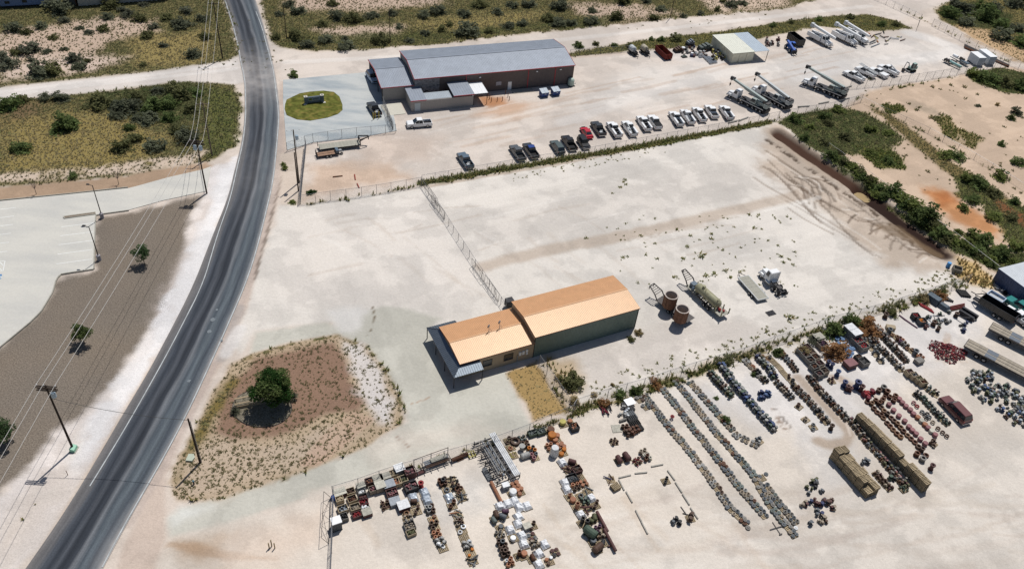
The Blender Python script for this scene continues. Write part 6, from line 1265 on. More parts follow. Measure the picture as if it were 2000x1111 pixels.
for a, b in (((1272, 910.5), (1295, 906)), ((1240, 924), (1264, 921.6)), ((1208.7, 932.5), (1232, 927)), ((1208.7, 936), (1219, 956.5)), ((1223, 959.5), (1235, 980.5)), ((1241.6, 995.7), (1252.5, 1017)), ((1252.5, 1017.7), (1265, 1041.5)), ((1304, 918), (1318, 937)), ((1319, 941), (1332, 961)), ((1333, 964), (1346.6, 985)), ((1348.6, 990.6), (1363, 1012))):
 bumper_log(a, b, 'pale pipe laid end to end marking the rectangle in the lower yard', .13, None, 'pipes marking a rectangle in the lower yard')
for i, dy in enumerate((0, 2.4, 4.8)):
 a, b = G(1884, 88+dy, .3+.1*(2-i)), G(1970.5, 128+dy*.5, .3+.1*(2-i)); o = part('steel_beam', None, lambda m: m.cyl(a, b, .28, n=6), M_STEEL if i < 2 else M_RUSTY); tag(o, ('dark steel pipe at the back of the long stack by the boundary fence', 'dark steel pipe in the middle of the long stack by the boundary fence', 'rusty steel pipe at the front of the long stack by the boundary fence')[i], 'pipe', 'long pipes by the boundary fence')
# yard oddments on the white lot
o = part('steel_grate', None, lambda m: [m.box(-.9, .9, y, y+.12, .05, .12) for y in np.arange(-.6, .6, .25)]+[m.box(x, x+.1, -.6, .6, .0, .05) for x in (-.8, 0, .75)], M_DARK, None, G(1505, 611.5), (0, 0, YN)); tag(o, 'dark steel grate lying on white ground below the semi tractor', 'grate')
t = at('barrel', 'blue plastic barrel on dry grass at the corner of the white lot', 'barrel', 1851, 521, 1, 0); part('drum', None, lambda m: m.cyl((0, 0, 0), (0, 0, 1.05), .42, n=14), mat('bright_blue', (.06, .25, .55), .5, 0, .05), t); part('lid', None, lambda m: m.cyl((0, 0, 1.051), (0, 0, 1.1), .36, n=12), mat('blue_lid', (.10, .32, .62), .5, 0, .05), t)
t = at('concrete_trough', 'square open grey trough beside the blue barrel', 'trough', 1867, 531, 14, 4); part('shell', None, lambda m: tub(m, -.85, .85, .75, 0, 1.1, .1), mat('trough_concrete', (.26, .24, .20), .9, 0, .15), t); part('foot', None, lambda m: m.box(-.6, .6, -.5, .5, -.1, -.002), M_KERB, t)
# ---------------------------------------------------------------- fences
M_POST = mat('fence_steel', (.20, .20, .21), .5, .4, .1, 3, .4); M_RAILF = mat('fence_rail', (.30, .30, .31), .45, .4, .08, 3, .4)
def chain_fence(pts, label, h=2.2, step=3.0, rail=True, mesh=True, name='chain_link_fence', post=None, r=.045, tilt=None, wire_r=.0075, gap=.30):
 P = [G(*p) for p in pts]; t = thing(name, label, 'fence', tuple(P[0]), 0)
 o = P[0]; Q = [p-o for p in P]; posts = []
 for a, b in zip(Q[:-1], Q[1:]):
  n = max(1, round((b-a).length/step)); posts += [a+(b-a)*(k/n) for k in range(n)]
 posts.append(Q[-1])
 for p in posts: part('post', ('fpost', h, r), lambda m: m.cyl((0, 0, -.1), (0, 0, h+.08), r, n=6), post or M_POST, t, tuple(p))
 if rail: part('top_rail', None, lambda m: m.tube([tuple(p+Vector((0, 0, h))) for p in posts], .03, 5), M_RAILF, t)
 if mesh:
  def wires(m):
   for a, b in zip(Q[:-1], Q[1:]):
    L = (b-a).length; d = (b-a)/L; n = int(L/gap); nr = Vector((-d.y, d.x, 0))*wire_r
    for k in range(-int(h/gap), n+1):
     for s in (0, 1):
      x0, x1 = (k*gap, k*gap+h) if s == 0 else (k*gap+h, k*gap); z0, z1 = 0.05, h
      def clip(x): return min(max(x, 0), L)
      c0, c1 = clip(x0), clip(x1)
      if abs(c1-c0) < .05: continue
      z0_, z1_ = z0+(c0-x0)/(x1-x0)*(z1-z0), z0+(c1-x0)/(x1-x0)*(z1-z0)
      p, q = a+d*c0, a+d*c1
      m.poly([(p.x-nr.x, p.y-nr.y, z0_), (q.x-nr.x, q.y-nr.y, z1_), (q.x+nr.x, q.y+nr.y, z1_), (p.x+nr.x, p.y+nr.y, z0_)])
      m.poly([(p.x, p.y, z0_-wire_r), (q.x, q.y, z1_-wire_r), (q.x, q.y, z1_+wire_r), (p.x, p.y, z0_+wire_r)])
  tag(part('chain_link', None, wires, M_RAILF, t), kind='stuff')
 return t
chain_fence([(587, 399), (646, 391), (706.6, 383), (764, 374), (822.6, 363)], 'low wire fence along the south side of the upper yard orange soil')
chain_fence([(824, 359), (900, 346), (1000, 328.5), (1080, 315), (1160, 302), (1240, 287), (1340, 268), (1440, 249), (1518, 233)], 'long chain-link fence in front of the parked trucks row')
chain_fence([(1520, 232), (1572, 223), (1626, 214), (1681, 199)], 'chain-link fence between the crane trucks and the green scrub')
chain_fence([(1658, 174), (1720, 168), (1790, 158), (1853, 148.5), (1900, 139), (1967, 130)], 'chain-link fence south of the excavator and cargo boxes')
chain_fence([(1681, 199), (1722, 219), (1767, 239), (1812.5, 260), (1870, 292), (1935, 330), (2040, 398)], 'wire fence crossing the bare soil in the east', 1.5, 5, rail=True, gap=.6)
chain_fence([(1700, -4), (1730, 9), (1759.6, 22.7), (1797, 40)], 'boundary fence along the top edge by the dirt road', 2.0)
chain_fence([(1820, 50), (1858, 70), (1905, 94), (1971, 126), (2060, 172)], 'boundary fence behind the long pipe stack in the northeast corner', 2.2)
chain_fence([(1616, 288), (1700, 348), (1780, 405), (1860, 462), (1948, 530)], 'low wire fence running beside the dark ditch', 1.3, 9, rail=True, gap=.8)
chain_fence([(1118, 806), (1123.5, 797), (1186, 776), (1256, 756), (1305, 740), (1355, 724), (1400, 710), (1448.6, 696), (1507.6, 674), (1565, 654), (1623, 634), (1675, 620), (1727, 606), (1780, 588.5), (1858, 563), (1890, 552)], 'long chain-link fence between white lot and pallet yard')
chain_fence([(650, 967), (700, 952), (741, 937), (786, 922), (825, 912), (868, 898), (910, 886), (965, 870), (1033, 845), (1075, 826), (1118, 808)], 'chain-link fence along the driveway behind the crates')
chain_fence([(1053, 712), (1082, 752), (1112, 797)], 'short chain-link fence beside the dry lawn')
chain_fence([(612, 278.5), (641, 273.5), (668, 269.5), (697, 266), (725, 263.5), (753, 261), (773, 259.5)], 'chain-link fence along the concrete apron behind the gooseneck trailer')
chain_fence([(561, 295.5), (579, 290), (596, 283), (612, 278.5)], 'short fence piece at the road end of the apron')
chain_fence([(598, 288), (596, 310), (592, 345), (589, 375), (587, 399)], 'chain-link fence at the west side of the upper yard seen edge-on', gap=.15)
chain_fence([(1113, 109.5), (1150, 106), (1195, 103.5), (1232, 101)], 'wire fence between the far workshop and white tank trailers', 1.8)
chain_fence([(824, 364), (850, 400), (868, 427), (885, 455), (905, 485), (928, 521), (955, 560), (978, 594), (984, 604)], 'pipe and wire fence dividing the two white lots', 1.8, 3.2, gap=.6)
chain_fence([(652, 967), (651, 1000), (650, 1040), (648, 1080), (646, 1125)], 'chain-link fence at the west end of the crates yard', 2.0, 3, gap=.25)
chain_fence([(748, 205), (757, 228), (768, 254)], 'chain-link fence from carport corner to apron gate', 2.2, 2.5, gap=.2)
def gate(a, b, h, label, lean=0.0, pickets=9, z0=.15, r=.035):
 a, b = G(*a), G(*b); d = b-a; L = d.length; t = thing('pipe_gate', label, 'gate', tuple(a), math.atan2(d.y, d.x)); t.rotation_euler = (lean, 0, math.atan2(d.y, d.x))
 part('gate_frame', None, lambda m: m.tube([(0, 0, z0), (L, 0, z0), (L, 0, h), (0, 0, h), (0, 0, z0)], r), M_STEEL, t)
 for k in range(1, pickets): part('picket', ('pick', h, r), lambda m: m.cyl((0, 0, z0), (0, 0, h), r*.6, n=5), M_STEEL, t, (L*k/pickets, 0, 0))
 part('brace', None, lambda m: [m.cyl((0, 0, z0), (L/2, 0, h), r*.8, n=5), m.cyl((L/2, 0, h), (L, 0, z0), r*.8, n=5)], M_STEEL, t)
 return t
gate((828, 364), (856, 404), 2.0, 'picket pipe gate at the north end of the dividing fence', .08, 12)
gate((842, 396), (868, 430), 1.9, 'picket pipe gate next to the first gate of the dividing fence', -.05, 10)
gate((922, 520), (945, 552), 2.0, 'pipe gate with braces at the middle of the dividing fence', .06, 6)
gate((946, 553), (973, 590), 2.0, 'pipe gate with braces closest to the tan-roofed building', -.04, 6)
gate((1796, 41), (1789, 61), 2.0, 'open pipe gate at the northeast corner of the dirt road', .0, 5)
gate((647, 972), (643, 1062), 1.9, 'leaning pipe gate panel outside the crates yard fence', .5, 4)
gate((757, 229), (768, 255), 2.1, 'chain gate leaf at the apron entrance behind bollards', .1, 7)
# ---------------------------------------------------------------- trees
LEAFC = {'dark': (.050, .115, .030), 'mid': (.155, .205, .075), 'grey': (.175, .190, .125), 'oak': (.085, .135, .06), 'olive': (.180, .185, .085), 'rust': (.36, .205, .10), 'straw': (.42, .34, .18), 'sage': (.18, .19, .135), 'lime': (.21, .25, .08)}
def leaf_mat(k):
 nm = 'leaf_'+k
 if nm in MATS: return MATS[nm]
 m = mat(nm, LEAFC[k], .75, 0, .45, 1.3, .1, obj_var=.2); nt = m.node_tree; b = nt.nodes['Principled BSDF']; o_ = [q for q in nt.nodes if q.type == 'OUTPUT_MATERIAL'][0]
 tr = nt.nodes.new('ShaderNodeBsdfTranslucent'); ms = nt.nodes.new('ShaderNodeMixShader'); ms.inputs[0].default_value = .5
 nt.links.new(b.inputs['Base Color'].links[0].from_socket, tr.inputs[0]); nt.links.new(b.outputs[0], ms.inputs[1]); nt.links.new(tr.outputs[0], ms.inputs[2]); nt.links.new(ms.outputs[0], o_.inputs[0]); return m
def leaves(c, r, n, size, rng, clumps=12, hollow=.35, flat=0.0):
 """leaf-sized faces gathered in clumps through a crown of radii r about c"""
 C = []
 while len(C) < clumps:
  v = rng.normal(size=3); v /= np.linalg.norm(v); C.append(v*(rng.uniform(hollow, .86)))
 C = np.array(C); k = rng.integers(0, clumps, n); cr = rng.uniform(.22, .42, clumps)
 d = rng.normal(size=(n, 3)); d /= np.linalg.norm(d, axis=1)[:, None]
 p = C[k]+d*(cr[k]*rng.uniform(.3, 1.0, n)**.5)[:, None]
 p = p*np.array(r)+np.array(c)
 a = rng.normal(size=(n, 3)); a[:, 2] *= (1-flat); a /= np.linalg.norm(a, axis=1)[:, None]
 b = np.cross(a, rng.normal(size=(n, 3))); b /= np.linalg.norm(b, axis=1)[:, None]
 s = (size*rng.uniform(.6, 1.3, n))[:, None]
 V = np.stack([p-a*s, p+b*s*.55, p+a*s, p-b*s*.55], 1).reshape(-1, 3)
 F = np.arange(4*n).reshape(-1, 4)
 return V, F
def leaf_mesh(name, V, F, material):
 me = bpy.data.meshes.new(name); me.vertices.add(len(V)); me.vertices.foreach_set('co', V.astype(np.float32).ravel())
 me.loops.add(F.size); me.loops.foreach_set('vertex_index', F.astype(np.int32).ravel()); me.polygons.add(len(F)); me.polygons.foreach_set('loop_start', np.arange(0, F.size, F.shape[1], dtype=np.int32))
 me.materials.append(material); me.update(calc_edges=True); return me
def tree(px, py, h, r, label, kind, n=2600, size=.16, trunk=.12, cz=None, group=None, name='tree', seed=1, rz=.85):
 rng = np.random.default_rng(seed); b = G(px, py); t = thing(name, label, 'tree', (b.x, b.y, 0), 0, group)
 cz = cz or h-r*.85
 def tr(m):
  m.cyl((0, 0, -.2), (.05, .03, cz*.7), trunk, trunk*.75, 8)
  for k in range(6):
   a = k*1.05+rng.uniform(-.3, .3); q = r*.7; m.cyl((.05, .03, cz*.62+k*.05), (q*math.cos(a), q*math.sin(a), cz+rng.uniform(-.2, .6)*r), trunk*.55, trunk*.15, 5)
 part('trunk', None, tr, M_POLEG, t)
 V, F = leaves((0, 0, cz), (r, r, r*rz), n, size, rng, 26, .3)
 o = bpy.data.objects.new('crown', leaf_mesh('crown', V, F, leaf_mat(kind))); COL.objects.link(o); o.parent = t
 return t
tree(282.5, 517, 4.3, 1.75, 'small leafy tree on the gravel nearest the parking lot lamps', 'oak', 1500, .15, .08, seed=3)
tree(165, 670, 4.1, 1.75, 'small rounded tree on the gravel in the middle of three', 'mid', 2100, .15, .08, seed=4)
tree(14, 862, 4.6, 2.1, 'small tree on the gravel cut by the left edge of the view', 'oak', 2400, .15, .09, seed=5)
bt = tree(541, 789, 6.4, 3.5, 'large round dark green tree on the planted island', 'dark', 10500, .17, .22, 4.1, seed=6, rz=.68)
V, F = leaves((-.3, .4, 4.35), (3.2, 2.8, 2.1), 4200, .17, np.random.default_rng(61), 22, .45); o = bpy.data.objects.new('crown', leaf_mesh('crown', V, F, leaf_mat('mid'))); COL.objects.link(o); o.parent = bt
def bare_tree(px, py, h, label, seed):
 rng = np.random.default_rng(seed); b = G(px, py); t = thing('bare_sapling', label, 'tree', (b.x, b.y, 0), 0, 'bare saplings')
 part('trunk', None, lambda m: m.cyl((0, 0, 0), (.05, 0, h*.45), .06, .04, 6), M_POLEG, t)
 def br(m):
  for k in range(16):
   a = rng.uniform(0, 6.28); q = rng.uniform(.4, .9); z = rng.uniform(.35, .6)*h; p = (q*math.cos(a), q*math.sin(a), z+h*rng.uniform(.2, .45)); m.cyl((.03, 0, h*.38), p, .025, .012, 4)
   for j in range(3): m.cyl(p, (p[0]+rng.uniform(-.4, .4), p[1]+rng.uniform(-.4, .4), p[2]+rng.uniform(.0, .4)), .014, .006, 3)
 part('crown', None, br, mat('bare_twig', (.16, .12, .11), .9, 0, .2), t)
bare_tree(71, 379, 3.2, 'leafless sapling on the tan strip farther from the road', 7); bare_tree(232, 360, 3.4, 'leafless sapling on the tan strip closer to the road', 8)
def spiky(px, py, r, h, label, n, seed, trunk=0.0):
 rng = np.random.default_rng(seed); b = G(px, py); t = thing('yucca_plant', label, 'plant', (b.x, b.y, 0), 0, 'spiky plants on the island')
 V = [];
 for k in range(n):
  a = rng.uniform(0, 6.28); e = rng.uniform(-.2, 1.5); L = r*rng.uniform(.7, 1.05); d = np.array([math.cos(a)*math.cos(e), math.sin(a)*math.cos(e), math.sin(e)]); s = np.array([-math.sin(a), math.cos(a), 0])*.05
  c = np.array([0, 0, trunk+.15]); V += [c-s, c+s, c+d*L*.6+s*.8, c+d*L, c+d*L*.6-s*.8]
 o = bpy.data.objects.new('leaves', leaf_mesh('leaves', np.array(V), np.arange(len(V)).reshape(-1, 5), leaf_mat('sage'))); COL.objects.link(o); o.parent = t
 part('trunk', None, lambda m: m.cyl((0, 0, -.1), (0, 0, trunk+.2), .14, .16, 7), M_POLEG, t)
 return t
spiky(459, 806, 1.0, 1, 'spiky grey-green plant at the west end of the wooden bench', 220, 9); spiky(563, 792, 1.0, 1, 'spiky plant on a short bent trunk right of the big tree', 220, 10, 1.1); spiky(575, 779, .9, 1, 'low spiky plant behind the big tree on its east side', 160, 12, .4)
# bench-like wooden frame and gravel ring under the tree
c = G(512, 797); mb = MB(); mb.poly([(*G(512+58*math.cos(a)*(1.0), 797+37*math.sin(a)).xy, .062) for a in (2*math.pi*k/30 for k in range(30))][::-1])
o = bpy.data.objects.new('gravel_ground', mb.mesh('gravel_ground', mat('ring_gravel', A(150, 142, 126), .95, 0, .5, 5, .05))); COL.objects.link(o); tag(o, kind='structure')
if o.data.polygons[0].normal.z < 0: o.data.flip_normals()
rp = [(*G(512+58*math.cos(a), 797+37*math.sin(a)).xy, .09) for a in (2*math.pi*k/36 for k in range(37))]
o = part('edging_kerb', None, lambda m: m.tube(rp, .06, 5), M_STEEL); tag(o, kind='structure')
a, b = G(466, 789), G(506, 781)
t = thing('wooden_sign_frame', 'low wooden plank frame lying in shade under the big tree', 'sign frame', ((a.x+b.x)/2, (a.y+b.y)/2-.3, 0), math.atan2(b.y-a.y, b.x-a.x))
M_PLANK = mat('pale_plank', (.34, .27, .18), .9, 0, .15, 3, .1)
for z, y in ((.5, -.55), (.85, -.35), (1.5, .1)): part('plank', 'frplank', lambda m: m.box(-1.9, 1.9, -.13, .13, -.05, .05), M_PLANK, t, (0, y, z))
for x in (-1.8, 1.8): part('post', 'frpost', lambda m: [m.box(-.07, .07, -.7, -.55, 0, .9), m.box(-.07, .07, .15, .28, 0, 1.55)], M_PLANK, t, (x, 0, 0))
part('panel', None, lambda m: m.box(-1.9, 1.9, -.73, -.68, .05, .42), M_PLANK, t)
# ---------------------------------------------------------------- shrubs
SHRUB = {}
def shrub_mesh(kind, v):
 k = (kind, v)
 if k not in SHRUB:
  rng = np.random.default_rng(hash(kind) % 1000*0+v*13+len(kind)); V, F = leaves((0, 0, .36), (.5, .5, .5), 760, .06, rng, 17, .15)
  V2, F2 = leaves((0, 0, .12), (.62, .6, .2), 420, .06, rng, 14, .35); V = np.concatenate([V, V2]); F = np.concatenate([F, F2+4*len(F)])
  V[:, 2] = np.maximum(V[:, 2], 0); SHRUB[k] = leaf_mesh('shrub', V, F, leaf_mat(kind))
 return SHRUB[k]
rs = random.Random(5)
def shrub(px, py, w, kind, label, group, hk=.75, ex=1.0):
 b = G(px, py); d = math.sqrt(b.x**2+b.y**2+CAM_H**2); wm = w/(FPX/d)
 o = bpy.data.objects.new('shrub', shrub_mesh(kind, rs.randrange(4))); COL.objects.link(o); o.location = (b.x, b.y, ground_z(b.x, b.y)-.05); o.rotation_euler = (0, 0, rs.uniform(0, 6.28)); o.scale = (wm*ex, wm*rs.uniform(.85, 1.1), wm*hk)
 return tag(o, label, 'shrub', group)
NW = [(118, 22, 40), (217, 15, 30), (280, 11, 16), (209, 36, 20), (275, 40, 25), (250, 32, 22), (353, 52, 35), (287, 73, 25), (320, 91, 16), (378, 110, 28), (202, 60, 22), (174, 65, 16), (156, 57, 14), (106, 76, 16), (60, 101, 32), (93, 103, 16), (33, 105, 20), (144, 118, 25), (156, 134, 24), (171, 121, 14), (15, 128, 38), (80, 145, 38), (104, 144, 34), (63, 119, 14), (126, 98, 14), (280, 129, 14), (365, 25, 22), (30, 60, 28), (53, 65, 18), (126, 43, 18), (80, 54, 20), (325, 38, 22), (300, 55, 18), (395, 40, 20), (400, 75, 22), (240, 22, 16)]
WW = [(121, 194, 26), (126, 252, 48), (199, 206, 42), (247, 215, 50), (305, 213, 40), (350, 188, 50), (292, 238, 32), (252, 252, 20), (264, 274, 30), (365, 273, 40), (15, 210, 36), (45, 197, 22), (88, 194, 22), (43, 293, 30), (240, 292, 36), (302, 291, 34), (144, 346, 18), (270, 195, 30), (310, 180, 26), (330, 205, 34), (375, 215, 30), (225, 230, 22), (330, 235, 26), (345, 255, 30), (270, 235, 24), (385, 185, 24)]
NN = [(565, 12, 20), (649, 10, 20), (583, 25, 26), (659, 36, 30), (689, 41, 32), (727, 34, 26), (767, 29, 18), (630, 51, 22), (636, 82, 26), (674, 77, 14), (742, 83, 34), (676, 95, 30), (601, 91, 24), (578, 75, 32), (828, 33, 24), (855, 26, 30), (863, 60, 20), (913, 68, 44), (906, 31, 24), (936, 13, 28), (971, 27, 22), (994, 53, 24), (878, 50, 16), (1033, 12, 24), (1093, 15, 34), (1071, 40, 28), (1091, 50, 28), (1154, 46, 28), (1202, 38, 30), (1116, 48, 22), (1156, 23, 20), (1217, 6, 34), (1262, 4, 20), (1290, 20, 22), (1277, 38, 20), (1335, 34, 14), (1368, 29, 14), (1401, 21, 16), (1428, 13, 22), (1449, 9, 20), (1411, 4, 14), (800, 82, 18), (830, 68, 18), (955, 62, 20), (1020, 48, 20), (545, 30, 18), (540, 75, 20), (1000, 14, 22), (780, 55, 16)]
ST = [(1131, 92, 18), (1164, 88, 14), (1292, 80, 16), (1320, 78, 24), (1272, 78, 12), (1230, 92, 16), (1510, 52, 14), (1545, 45, 14), (1600, 40, 14), (1660, 35, 16), (1720, 50, 16), (1750, 50, 14), (1200, 90, 12), (1430, 72, 14)]
NE = [(1875, 20, 36), (1928, 38, 40), (1886, 48, 26), (1954, 52, 28), (1954, 75, 34), (1994, 90, 30), (1984, 60, 24), (1853, 30, 30), (1984, 12, 36), (1910, 18, 26), (1940, 20, 26)]
EE = [(1550, 236, 26), (1616, 243, 20), (1581, 251, 18), (1608, 230, 22), (1636, 216, 26), (1623, 310, 28), (1679, 339, 26), (1702, 357, 22), (1742, 379, 34), (1780, 406, 40), (1807, 427, 50), (1822, 443, 30), (1873, 455, 18), (1923, 473, 34), (1901, 464, 28), (1989, 320, 24), (1976, 428, 24), (1850, 306, 30), (1870, 310, 24), (1893, 353, 30), (1913, 363, 32), (1941, 381, 26), (1938, 427, 26), (1979, 396, 20), (1954, 348, 28), (1838, 459, 30), (1640, 300, 18), (1660, 325, 22), (1720, 368, 20), (1760, 392, 26), (1795, 418, 24), (1845, 470, 24), (1885, 480, 26), (1950, 500, 30), (1985, 485, 30), (1930, 160, 34), (1960, 165, 30), (1905, 150, 28), (1990, 172, 30), (1880, 408, 20), (1900, 395, 24), (1650, 270, 24), (1700, 255, 24), *[(1628+q*8.2+(q*37 % 11)-5, 306+q*5.8+(q*53 % 13)-4, 13+(q*29 % 13)) for q in range(30)], *[(1880+q*11+(q*31 % 9), 490+(q*47 % 40)-12+q*1.5, 16+(q*17 % 12)) for q in range(11)], (1735, 262, 20), (1570, 272, 22), (1610, 280, 22), (1700, 300, 22), (1735, 318, 20)]
for L, nm, ks in ((NW, 'scrub northwest of the road', ('grey', 'olive', 'sage')), (WW, 'scrub west of the road below the dirt road', ('grey', 'mid', 'olive')), (NN, 'scrub north of the far workshop', ('grey', 'olive', 'grey')), (ST, 'narrow scrub strip behind the north yard', ('mid', 'olive')), (NE, 'scrub in the northeast corner', ('grey', 'mid')), (EE, 'scrub east of the dark ditch', ('mid', 'olive', 'lime', 'mid', 'lime'))):
 for i, (px, py, w) in enumerate(L):
  k = ks[i % len(ks)]; kn = {'grey': 'grey-green', 'mid': 'green', 'olive': 'olive', 'sage': 'sage', 'lime': 'yellow-green'}[k]
  shrub(px, py, w*1.12, k, f'{kn} desert shrub growing in the {nm}', f'{kn} shrubs in the {nm}', .62)
for px, py, w, k, lab in ((1693, 648, 46, 'rust', 'large rust brown dry bush at the lower fence behind white boxes'), (1632, 690, 40, 'rust', 'long rust brown bush between grey bins and blue caps'), (1280, 752, 26, 'rust', 'round reddish brown bush at the fence by the longest flange row'), (1117, 750, 46, 'olive', 'wide olive bush on white ground beside the dry lawn'), (1092, 738, 18, 'straw', 'small straw bush next to the wide olive bush'), (1232, 664, 16, 'olive', 'green bush at the corner of the green workshop wall'), (1247, 651, 17, 'straw', 'dry brown bush at the corner of the green workshop wall'), (1196, 752, 10, 'straw', 'tiny dry bush on white ground inside the lower fence'), (1122, 785, 24, 'straw', 'dry bush at the corner of the lower fence'), (1160, 772, 14, 'straw', 'small dry bush inside the lower fence'), (1420, 708, 26, 'olive', 'tall olive bush at the lower fence above green valves'), (1665, 632, 34, 'mid', 'bright green bush at the lower fence behind white boxes'), (1625, 652, 40, 'mid', 'wide green bush at the lower fence above the grey bins'), (1590, 668, 24, 'sage', 'dull sage bush at the fence left of the grey bins'), (1570, 690, 30, 'straw', 'straw bush in front of the fence near the double grey bins'), (1520, 690, 22, 'mid', 'green bush at the fence above the pallets'), (1740, 612, 26, 'olive', 'olive bush at the fence above rusty pots'), (1805, 588, 22, 'straw', 'straw bush at the fence behind the grey tarp'), (1835, 580, 24, 'rust', 'brown bush at the fence near the black beams'), (1240, 768, 24, 'mid', 'green bush at the fence right of the black slabs'), (1210, 772, 24, 'mid', 'green bush at the fence left of the black slabs'), (1178, 790, 22, 'rust', 'reddish bush by the dark rods at the fence'), (1490, 705, 20, 'rust', 'small rust bush at the top of the middle pallet rows'), (1418, 822, 20, 'mid', 'green bush beside the second double flange row'), (1398, 778, 10, 'mid', 'small green bush alone between pallet rows'), (1472, 733, 12, 'mid', 'small green bush by the grey discs pallets'), (573, 150, 20, 'mid', 'bright green bush at the corner of the concrete apron'), (556, 330, 14, 'lime', 'yellow-green bush on the verge near the bare pole stub'), (553, 322, 10, 'lime', 'little yellow-green bush on the verge above another'), (572, 396, 14, 'lime', 'yellow-green bush at the west end of the yard fence'), (606, 378, 14, 'dark', 'dark green bush inside the yard corner'), (615, 375, 8, 'dark', 'little dark bush beside another inside the yard corner'), (1955, 283, 14, 'mid', 'slender green bush alone on the eastern bare soil'), (1985, 222, 20, 'grey', 'grey-green bush on the bare soil at the right edge'), (1975, 233, 14, 'mid', 'green bush below another on the eastern bare soil'), (1910, 208, 10, 'grey', 'small round bush on bare soil below the white boxes'), (1948, 206, 9, 'straw', 'small straw bush on bare soil right of a round bush')):
 shrub(px, py, w*1.1, k, lab, None, .7, 1.0 if 'long' not in lab else 1.3)
# ================================================================ the pallet yard
def C3(r, g, b, p=1.0): return tuple(v*p for v in A(r, g, b))
YM = {}
def ym(k):
 if k in YM: return YM[k]
 c = {'grey': (142, 139, 134), 'slate': (116, 122, 128), 'steel': (170, 170, 168), 'tan': (172, 158, 140), 'rust': (120, 78, 56), 'brown': (110, 84, 70), 'teal': (120, 130, 127), 'dark': (72, 72, 74), 'black': (34, 34, 38), 'pink': (172, 120, 123), 'red': (172, 52, 58), 'crimson': (150, 46, 66), 'blue': (84, 110, 158), 'sky': (126, 162, 206), 'navy': (70, 80, 124), 'white': (236, 238, 240), 'silver': (168, 176, 186), 'orange': (212, 128, 44), 'salmon': (186, 128, 96), 'yellow': (206, 196, 110), 'green': (98, 118, 102), 'purple': (120, 84, 110), 'pale': (206, 202, 188), 'wood': (192, 174, 144), 'plum': (116, 78, 76), 'olive': (110, 112, 80), 'ring': (150, 112, 82)}[k]
 YM[k] = mat('yard_'+k, A(*c), .65 if k not in ('white', 'silver') else .45, .15 if k in ('grey', 'slate', 'steel', 'silver', 'teal') else 0, .22, 3.5, .3, obj_var=.22); return YM[k]
CN = {'grey': 'grey', 'slate': 'slate grey', 'steel': 'light grey', 'tan': 'tan', 'rust': 'rusty', 'brown': 'dark brown', 'teal': 'teal', 'dark': 'dark', 'black': 'black', 'pink': 'pink', 'red': 'red', 'crimson': 'crimson', 'blue': 'blue', 'sky': 'light blue', 'navy': 'navy', 'white': 'white', 'silver': 'silver', 'orange': 'orange', 'salmon': 'orange-brown', 'yellow': 'yellow', 'green': 'green', 'purple': 'purple', 'pale': 'pale', 'wood': 'wooden', 'plum': 'maroon', 'olive': 'olive', 'ring': 'rust brown'}
M_PAL = mat('pallet_wood', A(190, 172, 142), .95, 0, .3, 2.5, .1, obj_var=.2)
ry = random.Random(21)
def pallet_b(m, w=1.25, d=1.1, h=.15):
 for k in range(3): m.box(-w/2, w/2, -d/2+k*(d-.1)/2, -d/2+k*(d-.1)/2+.1, .025, h-.025)
 for k in range(6): x = -w/2+k*(w-.12)/5; m.box(x, x+.12, -d/2, d/2, h-.024, h)
 for k in range(3): x = -w/2+k*(w-.11)/2; m.box(x, x+.11, -d/2, d/2, 0, .024)
def valve_b(v):
 def f(m):
  r = random.Random(v)
  m.cyl((-.32, 0, .25), (.32, 0, .25), .15, n=8); m.cyl((-.36, 0, .25), (-.27, 0, .25), .25, n=10); m.cyl((.27, 0, .25), (.36, 0, .25), .25, n=10)
  m.cyl((0, 0, .25), (0, 0, .62+.1*v), .12, n=8); m.cyl((0, 0, .62+.1*v), (0, 0, .67+.1*v), .2+.04*v, n=10); m.blob((.05, .02, .27), .22, .2, .22, 7, 4, .1, r)
  if v == 2: m.cyl((0, 0, .45), (.1, .5, .5), .07, n=6)
 return f
